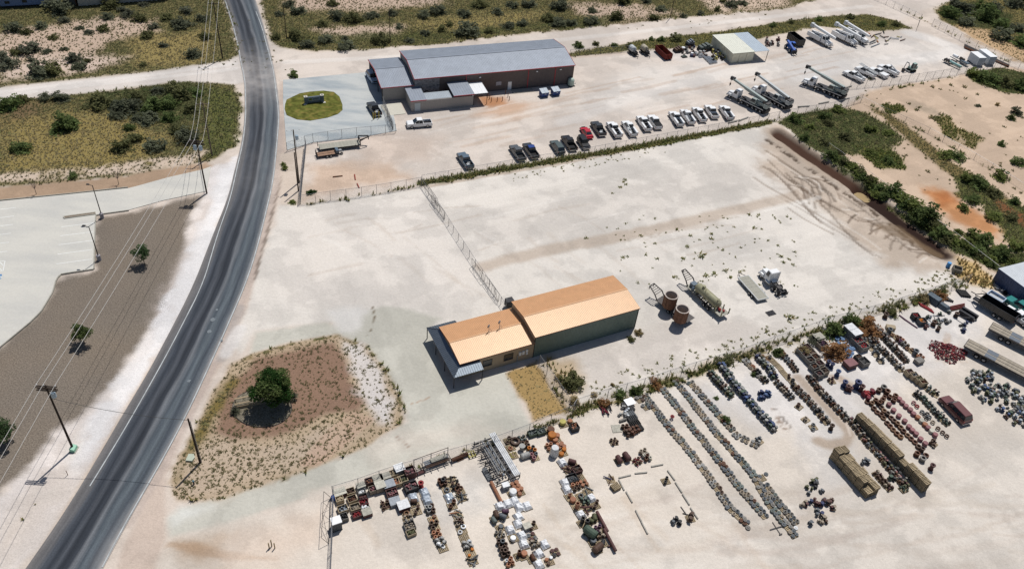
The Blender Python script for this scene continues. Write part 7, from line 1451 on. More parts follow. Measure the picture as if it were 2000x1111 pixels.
BUILD = {
 'flange': lambda m: m.lathe([(.14, .28), (.2, .28), (.2, .16), (.37, .15), (.37, 0), (.14, 0), (.14, .28)], n=14),
 'disc': lambda m: m.lathe([(0, .26), (.12, .27), (.14, .2), (.35, .18), (.37, .14), (.37, 0), (0, 0)], n=14),
 'ring': lambda m: m.lathe([(.26, .32), (.44, .30), (.46, .22), (.46, .05), (.40, 0), (.26, 0), (.26, .32)], n=16),
 'tallring': lambda m: m.lathe([(.22, .62), (.40, .6), (.40, .5), (.32, .46), (.32, .14), (.40, .1), (.40, 0), (.22, 0), (.22, .62)], n=14),
 'drum': lambda m: m.lathe([(0, .52), (.36, .52), (.42, .48), (.40, .36), (.42, .3), (.42, 0), (0, 0)], n=16),
 'spool': lambda m: m.lathe([(.18, 1.15), (.42, 1.15), (.42, 1.0), (.3, .95), (.3, .2), (.42, .15), (.42, 0), (.18, 0), (.18, 1.15)], n=16),
 'pot': lambda m: m.lathe([(.16, .5), (.27, .5), (.27, .4), (.2, .36), (.24, .1), (.26, 0), (.1, 0), (.16, .5)], n=10),
 'valve': valve_b(0), 'valve1': valve_b(1), 'valve2': valve_b(2),
 'barrel': lambda m: [m.lathe([(0, -.75), (.4, -.7), (.48, -.5), (.45, -.3), (.48, -.1), (.45, .1), (.48, .5), (.4, .7), (0, .75)], (0, 0, .5), 'x', 14), m.box(-.5, -.35, -.5, .5, 0, .15), m.box(.35, .5, -.5, .5, 0, .15)],
 'rod': lambda m: [m.cyl((-.62, y, .09), (.62, y, .09), .09, n=7) for y in (0,)],
 'pipev': lambda m: m.lathe([(.2, 1.1), (.3, 1.1), (.3, 0), (.2, 0), (.2, 1.1)], n=12),
 'bigdrum': lambda m: m.lathe([(0, 1.55), (.5, 1.55), (.55, 1.45), (.62, 0), (0, 0)], n=18),
}
KNAME = {'flange': 'steel_flange', 'disc': 'steel_flange', 'ring': 'steel_ring', 'tallring': 'spool_ring', 'drum': 'drum', 'spool': 'pipe_spool', 'pot': 'pipe_fitting', 'valve': 'valve', 'valve1': 'valve', 'valve2': 'valve', 'barrel': 'barrel', 'rod': 'steel_rod', 'pipev': 'pipe', 'bigdrum': 'tall_drum'}
KCAT = {'flange': 'flange', 'disc': 'flange', 'ring': 'ring', 'tallring': 'ring', 'drum': 'drum', 'spool': 'pipe spool', 'pot': 'pipe fitting', 'valve': 'valve', 'valve1': 'valve', 'valve2': 'valve', 'barrel': 'barrel', 'rod': 'rod', 'pipev': 'pipe', 'bigdrum': 'drum'}
COUNT = {}; OVER = {}
def item(kind, col, x, y, z=0.0, yaw=None, s=1.0, label='', group=None, zs=1.0):
 cat = KCAT[kind]; COUNT[cat] = COUNT.get(cat, 0)+1
 yaw = ry.uniform(0, 6.28) if yaw is None else yaw
 if COUNT[cat] > 299:
  OVER.setdefault((cat, kind, col), []).append((x, y, z, yaw, s)); return None
 o = part(KNAME[kind], 'y'+kind, BUILD[kind], ym(col), None, (x, y, z), (0, 0, yaw), scale=(s, s, s*zs)); return tag(o, label, cat, group)
PALN = [0]; PALOVER = []
def pallet(x, y, yaw, label, group, z=0.0, s=1.0, mt=None):
 PALN[0] += 1
 if PALN[0] > 298: PALOVER.append((x, y, z, yaw)); return None
 o = part('wooden_pallet', 'ypal', pallet_b, mt or M_PAL, None, (x, y, z), (0, 0, yaw), scale=(s, s, 1)); return tag(o, label, 'pallet', group)
def along(pts, n):
 P = resample(GN(pts), 200); L = np.linalg.norm(np.diff(P, axis=0), axis=1).sum(); Q = resample(P, n)
 return [(q, math.atan2(*(Q[min(i+1, n-1)]-Q[max(i-1, 0)])[::-1])) for i, q in enumerate(Q)]
def loads(q, yaw, what, z, lab, grp, spread=.33):
 """what: (kind, colours, count, scale)"""
 for kind, cols, n, s in what:
  slots = [(-1, -1), (1, 1), (-1, 1), (1, -1), (0, 0), (0, 1.2), (0, -1.2)][:n] if n > 1 else [(ry.uniform(-.5, .5), ry.uniform(-.5, .5))]
  for k, (a, b) in enumerate(slots):
   a = a*spread+ry.uniform(-.06, .06); b = b*spread+ry.uniform(-.06, .06); c = ry.choice(cols); cs, sn = math.cos(yaw), math.sin(yaw)
   zz = z+(.27*s if n > 4 and k == 4 else 0)
   item(kind, c, q[0]+a*cs-b*sn, q[1]+a*sn+b*cs, zz, None, s*ry.uniform(.9, 1.08), f'{CN[c]} {KNAME[kind].replace("_", " ")} {lab}', f'{CN[c]} {KNAME[kind].replace("_", " ")}s {grp}')
def row(pts, n, menu, phrase, bare=0.0):
 for i, (q, yaw) in enumerate(along(pts, n)):
  yw = yaw+ry.uniform(-.07, .07); q = q+np.array([ry.uniform(-.06, .06), ry.uniform(-.06, .06)])
  pallet(q[0], q[1], yw, f'weathered wooden pallet in the {phrase}', f'pallets of the {phrase}')
  if ry.random() < bare: continue
  m = ry.choice(menu); loads(q, yw, m, .152, f'in the {phrase}', f'in the {phrase}')
GREYS = ('grey', 'grey', 'slate', 'steel', 'tan', 'slate', 'teal', 'grey', 'brown')
FM = [[('disc', GREYS, 4, .88)], [('flange', GREYS, 4, .86)], [('flange', GREYS, 3, .9)], [('disc', GREYS, 3, .95)], [('disc', ('slate', 'teal'), 4, .9)], [('flange', ('steel', 'tan'), 4, .88)], [('disc', ('grey', 'slate', 'rust'), 5, .86)]]
row([(1262, 776), (1300, 826), (1340, 874), (1378, 922), (1402, 957), (1430, 998), (1453, 1018)], 21, FM, 'longest flange row')
row([(1298, 764), (1350, 832), (1398, 892), (1440, 947), (1490, 1005)], 20, FM, 'second flange row')
row([(1322, 748), (1400, 847), (1470, 926), (1500, 982), (1549, 1043)], 24, FM, 'third flange row')
row([(1350, 750), (1400, 806), (1440, 852), (1473, 868)], 11, FM, 'short upper flange row')
row([(1497, 952), (1522, 985), (1550, 1017)], 6, FM, 'short lower flange row')
row([(1249, 781), (1261, 795)], 2, FM, 'two-pallet flange group by the fence bush')
q = G(1487, 934); pallet(q.x, q.y, YN, 'nearly empty pallet with a single grey flange between flange rows', None); item('disc', 'slate', q.x-.3, q.y+.2, .152, 0, .9, 'single grey flange on the nearly empty pallet between flange rows')
for px, py, c, s, lab in ((1496, 926, 'slate', .95, 'lone slate flange on the ground beside the nearly empty pallet'), (1460.5, 1031, 'grey', 1.05, 'lone dark flange on bare ground at the foot of the longest flange row'), (1554, 1031, 'white', .9, 'lone white flange on the ground by the foot of the third flange row')):
 q = G(px, py); item('disc', c, q.x, q.y, 0, 0, s, lab, None, 1.5)
for px, py in ((1312, 818), (1263, 776), (1382, 874)): pass
q = G(1312, 817); item('flange', 'red', q.x, q.y, .45, 0, .9, 'bright red flange lying on top of the second flange row')
VB = ('slate', 'blue', 'teal', 'steel', 'green', 'navy'); VG = ('green', 'dark', 'olive', 'teal', 'brown'); VR = ('brown', 'grey', 'rust', 'slate', 'tan', 'dark')
def vm(cols, n=4, s=.95): return [[('valve', cols, n, s)], [('valve1', cols, n, s)], [('valve2', cols, n-1, s)]]
row([(1388, 733), (1405, 752), (1424, 772)], 5, vm(VG, 5), 'dark green valve row beside the blue valve row')
row([(1408, 718), (1440, 760), (1475, 800), (1508, 838)], 17, vm(VB, 5, 1.0), 'long blue and teal valve row')
row([(1457, 707), (1474, 724), (1492, 744)], 6, [[('disc', ('steel', 'tan', 'grey'), 4, .9)], [('flange', ('tan', 'salmon'), 4, .8)], [('valve', VG, 4, .9)]], 'mixed row at the fence right of the blue valve row')
row([(1481, 702), (1496, 716), (1510, 736)], 5, vm(VB+VG, 5), 'valve row in the bushes near the fence')
row([(1503, 700), (1520, 716), (1545, 745), (1552, 757)], 7, [[('pot', VR, 1, 1.2)], [('pot', VR, 2, 1.1)], [('valve', VR, 1, 1)]], 'sparse row of nearly empty pallets', .15)
row([(1518, 750), (1530, 762), (1542, 775)], 4, [[('valve', VR, 4, .85)], [('pot', VR, 4, .9)]], 'four-pallet row below the sparse row')
row([(1556, 762), (1575, 780), (1592, 800), (1612, 824)], 9, [[('valve', VR, 4, .9)], [('valve1', VR, 3, .9)], [('pot', VR, 4, 1)]], 'valve row left of the brown wheel track')
row([(1582, 740), (1598, 762), (1618, 782), (1650, 816)], 11, [[('pot', VR, 4, 1.1)], [('valve', VR, 5, .8)], [('valve1', VR, 4, .8)]], 'fitting row right of the brown wheel track')
row([(1660, 822), (1690, 862), (1716, 890), (1740, 920), (1764, 948)], 15, [[('valve', VR+('pink',), 5, .75)], [('pot', VR+('steel',), 5, .8)], [('valve1', VR+('olive',), 4, .8)]], 'fitting row beside the longer pallet stacks')
row([(1712, 928), (1734, 952)], 3, [[('valve', ('plum', 'brown', 'tan'), 5, .8)]], 'short row below the shorter pallet stacks')
row([(1526, 690), (1536, 702), (1552, 722)], 4, [[('tallring', ('dark', 'slate', 'brown'), 4, .7)], [('flange', ('ring', 'rust'), 4, .8)]], 'dark ring row left of the grey bins')
row([(1790, 772), (1802, 780), (1816, 796), (1834, 815), (1846, 826)], 6, vm(('green', 'teal', 'dark'), 5, .8), 'green valve row beside the maroon SUV')
row([(1694, 668), (1704, 684), (1719, 706)], 4, vm(('steel', 'slate', 'dark'), 3, .85), 'grey fitting row right of the red-filled bins')
row([(1688, 648), (1712, 676), (1738, 700), (1757, 722)], 10, vm(VR, 4, .8), 'dark valve row from fence to wooden boxes')
row([(1704, 640), (1722, 656), (1742, 678), (1766, 704)], 9, vm(('dark', 'brown', 'grey'), 5, .95), 'dense dark valve row near the fence')
row([(1738, 650), (1754, 664), (1772, 680), (1796, 700)], 7, [[('valve', VR, 4, .9)], [('pot', ('salmon', 'rust', 'purple'), 4, 1.1)], [('ring', ('ring',), 2, .8)], [('pot', ('slate',), 1, 1.8)]], 'mixed fitting row nearest the open white ground')
row([(1808, 757), (1816, 765), (1826, 771)], 3, vm(VG, 4, .8), 'three green valve pallets right of the wooden boxes')
for px, py, m, lab in ((1482, 863, [('valve', ('slate', 'steel'), 3, .9)], 'alone on the pallet right of the second flange pair'), (1560, 795, [('pot', ('brown',), 1, 1.2)], 'on the lone pallet right of the blue valve row'), (1573, 820, [('tallring', ('tan',), 1, .8)], 'on the lone grey pallet below the wheel scrape'), (1588, 835, [('ring', ('slate',), 2, .7)], 'on the pallet with two dark rings'), (1624, 745, [('pot', ('plum',), 3, .9)], 'on the pallet among the tall spools'), (1768, 943, [('valve', ('plum', 'grey'), 3, .8)], 'on the last pallet beside the pallet stacks'), (1764, 956, [('pot', ('green',), 6, .6)], 'on the pale pallet with small green fittings'), (1822, 868, [('valve', ('brown', 'purple'), 3, 1)], 'on the pallet below the pink capped drums'), (1348, 1013, [('valve2', ('dark', 'brown'), 2, 1)], 'on the pallet inside the pipe rectangle corner'), (1192.6, 937, [('rod', ('brown', 'navy'), 3, 1)], 'on the pallet left of the pipe rectangle'), (1300, 940, [('pot', ('dark',), 2, .9)], 'on the pallet inside the pipe rectangle'), (1199, 864, [('pot', ('brown',), 5, .8)], 'on the pallet with a row of brown tops')):
 q = G(px, py); pallet(q.x, q.y, YN+ry.uniform(-.3, .3), 'the '+lab[7:], None); loads((q.x, q.y), YN, m, .152, lab, lab)
q = G(1201.5, 953);
for k in range(4): pallet(q.x, q.y, YN+.05*k, 'grey pallet in the low stack left of the pipe rectangle', 'low pallet stack left of the pipe rectangle', .15*k)
# spools, rings and capped drums in the east of the yard
for px, py, c, s, lab in ((1616, 713, 'navy', .95, 'navy pipe spool left of a twin near the grey bins'), (1623, 718, 'navy', .95, 'navy pipe spool right of its twin near the grey bins'), (1634, 733, 'blue', 1.05, 'slim blue pipe spool alone in front of the grey bins'), (1647, 754, 'navy', 1.1, 'navy pipe spool at the left of the spool group'), (1653, 762, 'plum', 1.0, 'maroon pipe spool between two navy spools, taller one'), (1659, 764, 'plum', .85, 'small maroon pipe spool beside the taller maroon one'), (1671, 757, 'navy', 1.4, 'largest navy pipe spool with wide pale rim'), (1680, 763, 'plum', 1.15, 'maroon pipe spool at the right end of the spool group'), (1622, 838, 'brown', .95, 'lone brown pipe spool at the bend of the wheel track'), (1817, 916, 'plum', 1.0, 'maroon pipe spool alone right of the longer pallet stacks'), (822, 951, 'red', 1.0, 'bright red pipe spool beside the silver tarps')):
 q = G(px, py); item('spool', c, q.x, q.y, 0, 0, s, lab, None)
for k, pts in enumerate(([(1693.5, 786), (1701.5, 790), (1706, 799), (1712.5, 806), (1720, 811), (1724.7, 817), (1732, 827), (1738, 833), (1743.6, 840), (1750.6, 848), (1758, 854)], [(1708.6, 784), (1715.6, 790), (1721, 796.5), (1726, 803), (1732, 810), (1740, 817), (1745, 823), (1751, 829.5), (1758, 836), (1763.5, 843), (1771.6, 851), (1778.6, 857.5), (1786, 864.5), (1792.7, 873.5), (1799, 880.5), (1807.8, 890)])):
 for px, py in pts:
  q = G(px, py); item('ring' if ry.random() < .8 else 'tallring', ry.choice(('ring', 'rust')) if k == 0 else ry.choice(('brown', 'rust', 'ring')), q.x, q.y, 0, 0, 1.0, ('rust brown ring in the ring line touching the pallet stacks', 'dark rust ring in the long ring line beside pink drums')[k], ('rings touching the pallet stacks', 'rings in the long line beside pink drums')[k], ry.choice((1, 1, 1.3)))
for px, py in ((1722, 784), (1725.6, 778), (1736.4, 777), (1744.5, 784), (1747, 776), (1715, 765), (1724, 760), (1731, 768), (1789, 889), (1800, 899)):
 q = G(px, py); item('tallring', ry.choice(('brown', 'rust', 'grey')), q.x, q.y, 0, 0, ry.uniform(.9, 1.3), 'tall flanged ring standing loose around the ring lines', 'tall rings around the ring lines')
for k, pts in enumerate(([(1735, 792), (1744, 803), (1754.4, 814), (1765.7, 824), (1774, 835), (1780.5, 842), (1787.7, 849), (1796.5, 859), (1805.6, 868)], [(1755, 781), (1761, 788), (1768, 795), (1776.6, 802), (1782.7, 810), (1791, 817), (1798.4, 824), (1805, 831), (1810.7, 837), (1818, 844), (1825, 851)])):
 for i, (px, py) in enumerate(pts):
  q = G(px, py); item('drum', ('pink', ry.choice(('pink', 'salmon', 'tan', 'pale', 'pink')))[k], q.x, q.y, 0, 0, 1.0, ('pink-topped drum in the drum line next to the rings', 'pinkish drum in the drum line next to green valves')[k], ('drums next to the rings', 'drums next to the green valve row')[k], 1.1)
  if k == 0: pass
for px, py, c in ((1783.7, 788, 'pink'), (1790, 795, 'red'), (1800, 806, 'slate'), (1806, 812, 'dark'), (1810, 810, 'dark'), (1814, 816, 'slate'), (1809, 818, 'dark'), (1821, 826, 'tan'), (1831, 838, 'brown'), (1840, 846, 'brown'), (1848, 853, 'brown')):
 q = G(px, py); item('ring', c, q.x, q.y, .15, 0, .8, f'{CN[c]} ring in the third line between drums and green valves', f'{CN[c]} rings in the third line')
t = at('wellhead_tree', 'bright red branched valve assembly lying beside the largest navy spool', 'valve assembly', 1694, 772, 20, -5)
part('body', None, lambda m: [m.cyl((-1.0, 0, .5), (1.0, 0, .5), .32, n=10), m.cyl((-.3, -.7, .5), (-.3, .7, .5), .26, n=10), m.blob((0, 0, .55), .55, .5, .45, 8, 5), m.cyl((.5, 0, .5), (.5, 0, 1.2), .24, n=10)], ym('red'), t)
part('flange_plate', None, lambda m: [m.cyl((-1.1, 0, .5), (-.98, 0, .5), .5, n=12), m.cyl((.98, 0, .5), (1.1, 0, .5), .5, n=12), m.cyl((.5, 0, 1.2), (.5, 0, 1.3), .42, n=12)], ym('crimson'), t); part('drum_end', None, lambda m: m.cyl((-.7, -.9, 0), (-.7, -.9, .8), .35, n=12), ym('crimson'), t)
# stacks of pallets
def stack_line(px, py, yaw, n, heights, col, phrase, pitch=1.36):
 b = G(px, py); u = Vector((math.cos(yaw), math.sin(yaw))); v = Vector((-u.y, u.x))
 for i, hgt in enumerate(heights):
  k = max(1, int(hgt/.15)); c = b.xy+u*(pitch*(i+.5))+v*(.62+1.22*col)
  for j in range(k):
   x, y, z, w = c.x+ry.uniform(-.05, .05), c.y+ry.uniform(-.05, .05), j*.152, yaw+ry.uniform(-.04, .04)
   if j == k-1: pallet(x, y, w, f'wooden pallet on top of the {phrase}', f'pallets of the {phrase}', z)
   else: PALOVER.append((x, y, z, w))
YS = math.radians(-61.5)
stack_line(1618, 893, YS, 6, (2.4, 1.95, 1.95, 2.0, 2.3, 1.25), 0, 'shorter pallet stack line')
stack_line(1618, 893, YS, 6, (2.2, 1.7, 1.6, 1.8, 1.7, 1.75), 1, 'back line of shorter pallet stacks')
stack_line(1665, 822, YS, 11, (1.9, 2.0, 2.2, 2.2, 2.2, 2.2, 2.2, 1.5, 2.2, 2.2, 2.2), 0, 'longer pallet stack line')
# bins and boxes
def crate(px, py, w, d, h, wall, fill, label, yaw=None, n=7, lid=False, group=None, z=0.0):
 q = G(px, py); t = thing('crate', label, 'crate', (q.x, q.y, z), YN if yaw is None else yaw, group)
 if lid: part('box', ('cr', w, d, h, 1), lambda m: [m.box(-w/2, w/2, -d/2, d/2, .1, h), m.box(-w/2, w/2, -d/2, -d/2+.15, 0, .099), m.box(-w/2, w/2, d/2-.15, d/2, 0, .099)], ym(wall), t); part('lid', ('crl', w, d, h), lambda m: m.box(-w/2-.03, w/2+.03, -d/2-.03, d/2+.03, h+.002, h+.06), ym(fill), t)
 else:
  part('box', ('cr', w, d, h, 0), lambda m: tub(m, -w/2, w/2, d/2, .0, h, .07), ym(wall), t)
  def f(m):
   r = random.Random(int(px+py))
   for k in range(n*2): m.blob((r.uniform(-w/2+.2, w/2-.2), r.uniform(-d/2+.2, d/2-.2), h-r.uniform(.12, .3)), r.uniform(.1, .2), r.uniform(.1, .2), .12, 6, 4, .25, r)
  part('contents', None, f, ym(fill), t); part('liner', ('crs', w, d, h), lambda m: m.box(-w/2+.08, w/2-.08, -d/2+.08, d/2-.08, .2, h-.35), ym('dark'), t)
 return t
k = 0
for i, (px, py) in enumerate(((1563, 690), (1571, 699), (1580, 709), (1588, 722), (1597, 736))):
 for j in range(2):
  fl = ('rust', 'plum', 'brown')[(i+j) % 3]; crate(px+j*10, py-j*6, 1.35, 1.25, 1.05, 'tan' if j else 'grey', fl, f'open grey bin of {CN[fl]} fittings, number {("one", "two", "three", "four", "five")[i]} from the fence in the {("left", "right")[j]} file', YN, 6, False, 'double file of open bins')
crate(1655, 652, 1.9, 1.5, 1.8, 'steel', 'white', 'tall grey box with white lid by the fence, farther of two', YN, lid=True); crate(1666, 662, 1.9, 1.5, 1.8, 'steel', 'white', 'tall grey box with white lid by the fence, nearer of two', YN, lid=True)
crate(1672, 672, 1.8, 1.6, 1.2, 'grey', 'red', 'open grey bin full of red caps, farther one', YN, 9); crate(1682, 682, 1.8, 1.6, 1.2, 'grey', 'red', 'open grey bin full of red caps and one orange piece', YN, 9)
crate(1596, 664, 1.8, 1.5, 1.0, 'dark', 'pale', 'dark bin with pale lid against the fence bushes', YN, lid=True); crate(1604, 678, 1.7, 1.4, 1.0, 'tan', 'purple', 'wooden bin of purplish scrap beside the rust brown bush', YN)
crate(1658, 715, 2.0, 1.6, 1.0, 'plum', 'pink', 'maroon tub topped with a pink pallet below the blue caps', YN, lid=True); crate(1684, 712, 1.6, 1.6, 1.1, 'grey', 'dark', 'empty black-mouthed grey bin right of the maroon tub', YN, 2); crate(1674, 704, 1.3, 1.2, 1.0, 'dark', 'brown', 'black bin of brown fittings behind the empty grey bin', YN)
for px, py, c, f in ((1773, 733, 'wood', 'plum'), (1782, 739, 'wood', 'slate'), (1791, 746, 'wood', 'olive'), (1799, 752, 'wood', 'rust')): crate(px, py, 1.25, 1.15, 1.1, c, f, f'open wooden box holding {CN[f]} pieces in the row of four wooden boxes', YN-.2, 6)
crate(1786, 622, 1.3, 1.2, 1.0, 'dark', 'red', 'dark bin of red caps near the rusty pots', YN-.3); crate(1798, 632, 1.5, 1.3, 1.0, 'slate', 'orange', 'slate bin heaped with orange and red caps', YN-.3, 10); crate(1793, 708, 1.5, 1.1, .7, 'grey', 'grey', 'low grey steel box by the end of the mixed fitting row', YN, lid=True); crate(1738, 642, 1.6, .9, .6, 'wood', 'wood', 'long plank-covered box beside the dense dark valve row', YN-.6, lid=True)
# blue caps, loose valves, heaps
for px, py in ((1636, 658), (1641, 661), (1645, 664), (1640, 655), (1634, 664), (1638, 671), (1651, 672), (1655, 677), (1660, 680), (1656, 684), (1662, 686), (1666, 682), (1652, 688), (1648, 686), (1655, 692), (1660, 696), (1657, 700), (1664, 690)):
 q = G(px, py); item('disc', 'sky', q.x, q.y, ry.uniform(.0, .25), None, 1.05, 'light blue round cap in the heap of blue caps by the rust bush', 'light blue caps by the rust bush')
for k in range(9):
 a = ry.uniform(0, 6.28); q = G(1492+ry.uniform(-9, 9), 773+ry.uniform(-7, 7)); item('valve1' if k % 2 else 'valve', 'blue' if k % 3 else 'navy', q.x, q.y, 0, None, 1.15, 'blue valve in the small cluster alone between pallet rows', 'blue valves in the lone small cluster')
for (cx_, cy_, rx_, ry_, n, cols, nm) in ((1580, 945, 17, 13, 9, ('slate', 'dark', 'olive'), 'scattered upper group right of the flange rows'), (1598, 985, 34, 26, 24, ('navy', 'slate', 'brown', 'tan', 'plum'), 'scattered lower group right of the flange rows'), (1596, 1017, 18, 12, 9, ('slate', 'tan', 'brown'), 'scattered lowest group near the X of beams'), (1320, 1020, 12, 5, 4, ('slate', 'dark'), 'pair lying inside the pipe rectangle'), (1745, 928, 12, 12, 8, ('green', 'dark'), 'green group below the pallet stacks'), (1688, 903, 7, 6, 4, ('slate',), 'grey group behind the shorter pallet stacks'), (1880, 640, 9, 9, 8, ('dark', 'navy', 'slate'), 'dark group in front of the wooden semitrailers'), (1220, 838, 12, 8, 0, ('rust',), '')):
 for k in range(n):
  a, r = ry.uniform(0, 6.28), ry.random()**.5; q = G(cx_+rx_*r*math.cos(a), cy_+ry_*r*math.sin(a)); c = ry.choice(cols); item(ry.choice(('valve', 'valve1', 'valve2')), c, q.x, q.y, 0, None, ry.uniform(.75, 1.05), f'{CN[c]} valve in the {nm}', f'{CN[c]} valves in the {nm}')
BIGP = GN([(1884, 738), (1890, 728), (1915, 722), (1940, 730), (1966, 752), (2004, 778), (2020, 830), (1985, 836), (1955, 812), (1935, 800), (1905, 775), (1890, 755)])
bx0, by0 = BIGP.min(0); bx1, by1 = BIGP.max(0); k = 0
while k < 190:
 x, y = ry.uniform(bx0, bx1), ry.uniform(by0, by1)
 if not inside(BIGP, np.array([x]), np.array([y]))[0]: continue
 k += 1; c = ry.choice(('slate', 'blue', 'green', 'grey', 'brown', 'steel', 'teal', 'silver', 'olive')); item(ry.choice(('valve', 'valve1', 'valve2')), c, x, y, 0, None, ry.uniform(.65, 1.05), f'{CN[c]} valve in the large spread of valves right of the SUV', f'{CN[c]} valves in the large spread right of the SUV')
t = thing('scrap_heap', 'low heap of bright red and maroon caps in front of the wooden semitrailer', 'scrap heap', G(1850, 688), 0)
for c, n in (('red', 170), ('crimson', 150), ('pink', 60), ('plum', 190)):
 def heap(m):
  r = random.Random(n)
  for k in range(n):
   a, q = r.uniform(0, 6.28), r.random()**.6; w = 1+.14*math.sin(3*a+1)+.1*math.sin(7*a); x, y = 3.3*q*w*math.cos(a), 2.6*q*w*math.sin(a); z = max(0, 1-q*q)*r.uniform(.3, 1)+.06; s = r.uniform(.09, .22)
   m.blob((x, y, z), s, s*r.uniform(.6, 1.2), s*r.uniform(.5, .9), 5, 3, .3, r)
 tag(part('caps', None, heap, ym(c), t), kind='stuff')
# tarped loads, boxes and pallets of the western rows
M_TARPW = mat('white_tarp', (.74, .75, .77), .5, 0, .06, 2, .4, bump=.5); M_TARPS = mat('silver_tarp', (.42, .47, .53), .4, .15, .12, 2.5, .5, bump=.6)
def tarp(px, py, w, d, h, m_, label, yaw=None):
 q = G(px, py); yaw = YN+math.pi/2+ry.uniform(-.1, .1) if yaw is None else yaw; t = thing('tarped_load', label, 'tarped load', (q.x, q.y, 0), yaw)
 part('pallet', 'ypal', pallet_b, M_PAL, t, scale=(w/1.2, d/1.05, 1))
 def f(m):
  r = random.Random(int(px*3+py)); n = 6; V = {}; i0 = len(m.v)
  for i in range(n+1):
   for j in range(n+1):
    u, v = i/n*2-1, j/n*2-1; e = max(abs(u), abs(v)); z = h*(1 if e < .6 else (1-.15*((e-.6)/.4)))+r.uniform(-.09, .09) if e < .99 else .16
    k = 1.0 if e > .99 else .93; m.v.append((u*w/2*k+r.uniform(-.03, .03), v*d/2*k+r.uniform(-.03, .03), max(z, .16)))
  for i in range(n):
   for j in range(n): a = i0+i*(n+1)+j; m.f.append((a, a+n+1, a+n+2, a+1))
 part('tarp', None, f, m_, t, smooth=False); return t
ORD = 'first second third fourth fifth sixth seventh eighth ninth tenth eleventh twelfth'.split()
def short_row(phrase, entries):
 for i, e in enumerate(entries):
  px, py, what = e[0], e[1], e[2]; pl = f'{ORD[i]} in the {phrase}'; q = G(px, py); yw = YN+math.pi/2*0+ry.uniform(-.06, .06)
  if what == 'tw': tarp(px, py, 1.35, 1.25, .7, M_TARPW, f'white wrapped pallet load, {pl}')
  elif what == 'ts': tarp(px, py, 1.6, 1.3, .65, M_TARPS, f'silver tarp-covered pallet load, {pl}')
  elif what and what[0] == 'box': crate(px, py, *what[1:4], what[4], what[5], f'{CN[what[4]]} crate with {CN[what[5]]} {"lid" if what[6] else "contents"}, {pl}', YN+ry.uniform(-.06, .06), lid=what[6])
  else:
   pallet(q.x, q.y, yw, f'wooden pallet, {pl}', None, 0, 1.08)
   if what: loads((q.x, q.y), yw, what, .152, f'on pallet {pl}', f'on pallet {pl}')
B = lambda w, d, h, a, b, l=False: ('box', w, d, h, a, b, l)
short_row('westmost crate row', [(664, 966, B(1.7, 1.2, .8, 'plum', 'pale', True)), (664, 979, B(1.1, .9, .8, 'wood', 'wood')), (670, 997, B(1.4, 1.1, .7, 'wood', 'silver')), (672, 1013, B(1.1, 1.1, .7, 'grey', 'dark'))])
short_row('second crate row from west', [(685, 962, B(1.2, 1.0, .6, 'wood', 'brown')), (688, 977, B(1.3, 1.1, .6, 'wood', 'rust')), (694, 993, B(1.4, 1.1, .6, 'wood', 'tan')), (697, 1008, B(1.3, .9, .6, 'plum', 'red'))])
short_row('third crate row from west', [(705, 953, B(1.2, .9, .8, 'steel', 'pale', True)), (707, 963, B(1.1, .8, .6, 'steel', 'white')), (709, 974, B(1.3, .9, .6, 'dark', 'plum')), (711, 984, B(1.2, .9, .6, 'crimson', 'red')), (713, 993, B(1.2, 1.0, .6, 'dark', 'white')), (717, 1004, B(1.3, 1.1, .7, 'plum', 'pale', True))])
short_row('back crate line along driveway fence', [(723, 944, B(1.4, 1.0, .9, 'plum', 'salmon')), (738, 940, B(1.4, 1.2, .9, 'steel', 'pale', True)), (753, 936, B(1.4, 1.1, .9, 'pale', 'pale', True)), (767, 930, B(1.3, 1.1, .9, 'wood', 'wood')), (780, 922, B(1.4, 1.3, 1.2, 'silver', 'white', True)), (800, 928, B(1.5, 1.4, 1.3, 'plum', 'pink'))])
short_row('front crate line along driveway fence', [(729, 960, B(1.2, 1.0, .9, 'tan', 'pink')), (743, 955, B(1.4, 1.2, 1.1, 'tan', 'pale', True)), (760, 951, B(1.6, 1.3, .9, 'grey', 'silver', True)), (775, 946, B(1.3, 1.2, .9, 'wood', 'salmon')), (787, 941, B(1.3, 1.2, .9, 'wood', 'olive'))])
short_row('striped crate row', [(766, 967, B(1.6, 1.3, .8, 'plum', 'pink')), (771, 982, B(1.5, 1.3, .6, 'silver', 'silver', True)), (753.5, 988, [('rod', ('brown', 'plum'), 4, 1.0), ('pot', ('brown',), 3, 1.0)])])
short_row('pink rods row', [(803, 955, B(1.9, 1.4, .9, 'dark', 'pink')), (807, 973, 'ts'), (809, 983, [('barrel', ('brown',), 1, .7)]), (814, 999, [('spool', ('brown',), 2, .6)])])
short_row('white-lidded crate row', [(788, 991, B(1.6, 1.4, .8, 'plum', 'white', True)), (795, 1003, [('ring', ('ring',), 1, 1.0)]), (797, 1015, [('valve', ('grey', 'tan'), 4, .8)]), (800, 1029, B(1.5, 1.3, .6, 'grey', 'tan')), (803, 1043, B(1.3, .9, .6, 'wood', 'olive'))])
short_row('two silver tarps row', [(829, 963, 'ts'), (834, 978, 'ts'), (840, 997, [('pot', ('brown', 'rust', 'steel'), 5, 1.2)]), (846, 1015, [('drum', ('orange', 'salmon'), 2, .7), ('pot', ('tan',), 2, .8)]), (849, 1029, [('pot', ('brown',), 3, 1.2)]), (853, 1046, [('pot', ('salmon', 'steel'), 4, 1)]), (860, 1060, [('valve', ('white', 'steel'), 4, 1)]), (865, 1070, [('disc', ('white',), 1, .7)])])
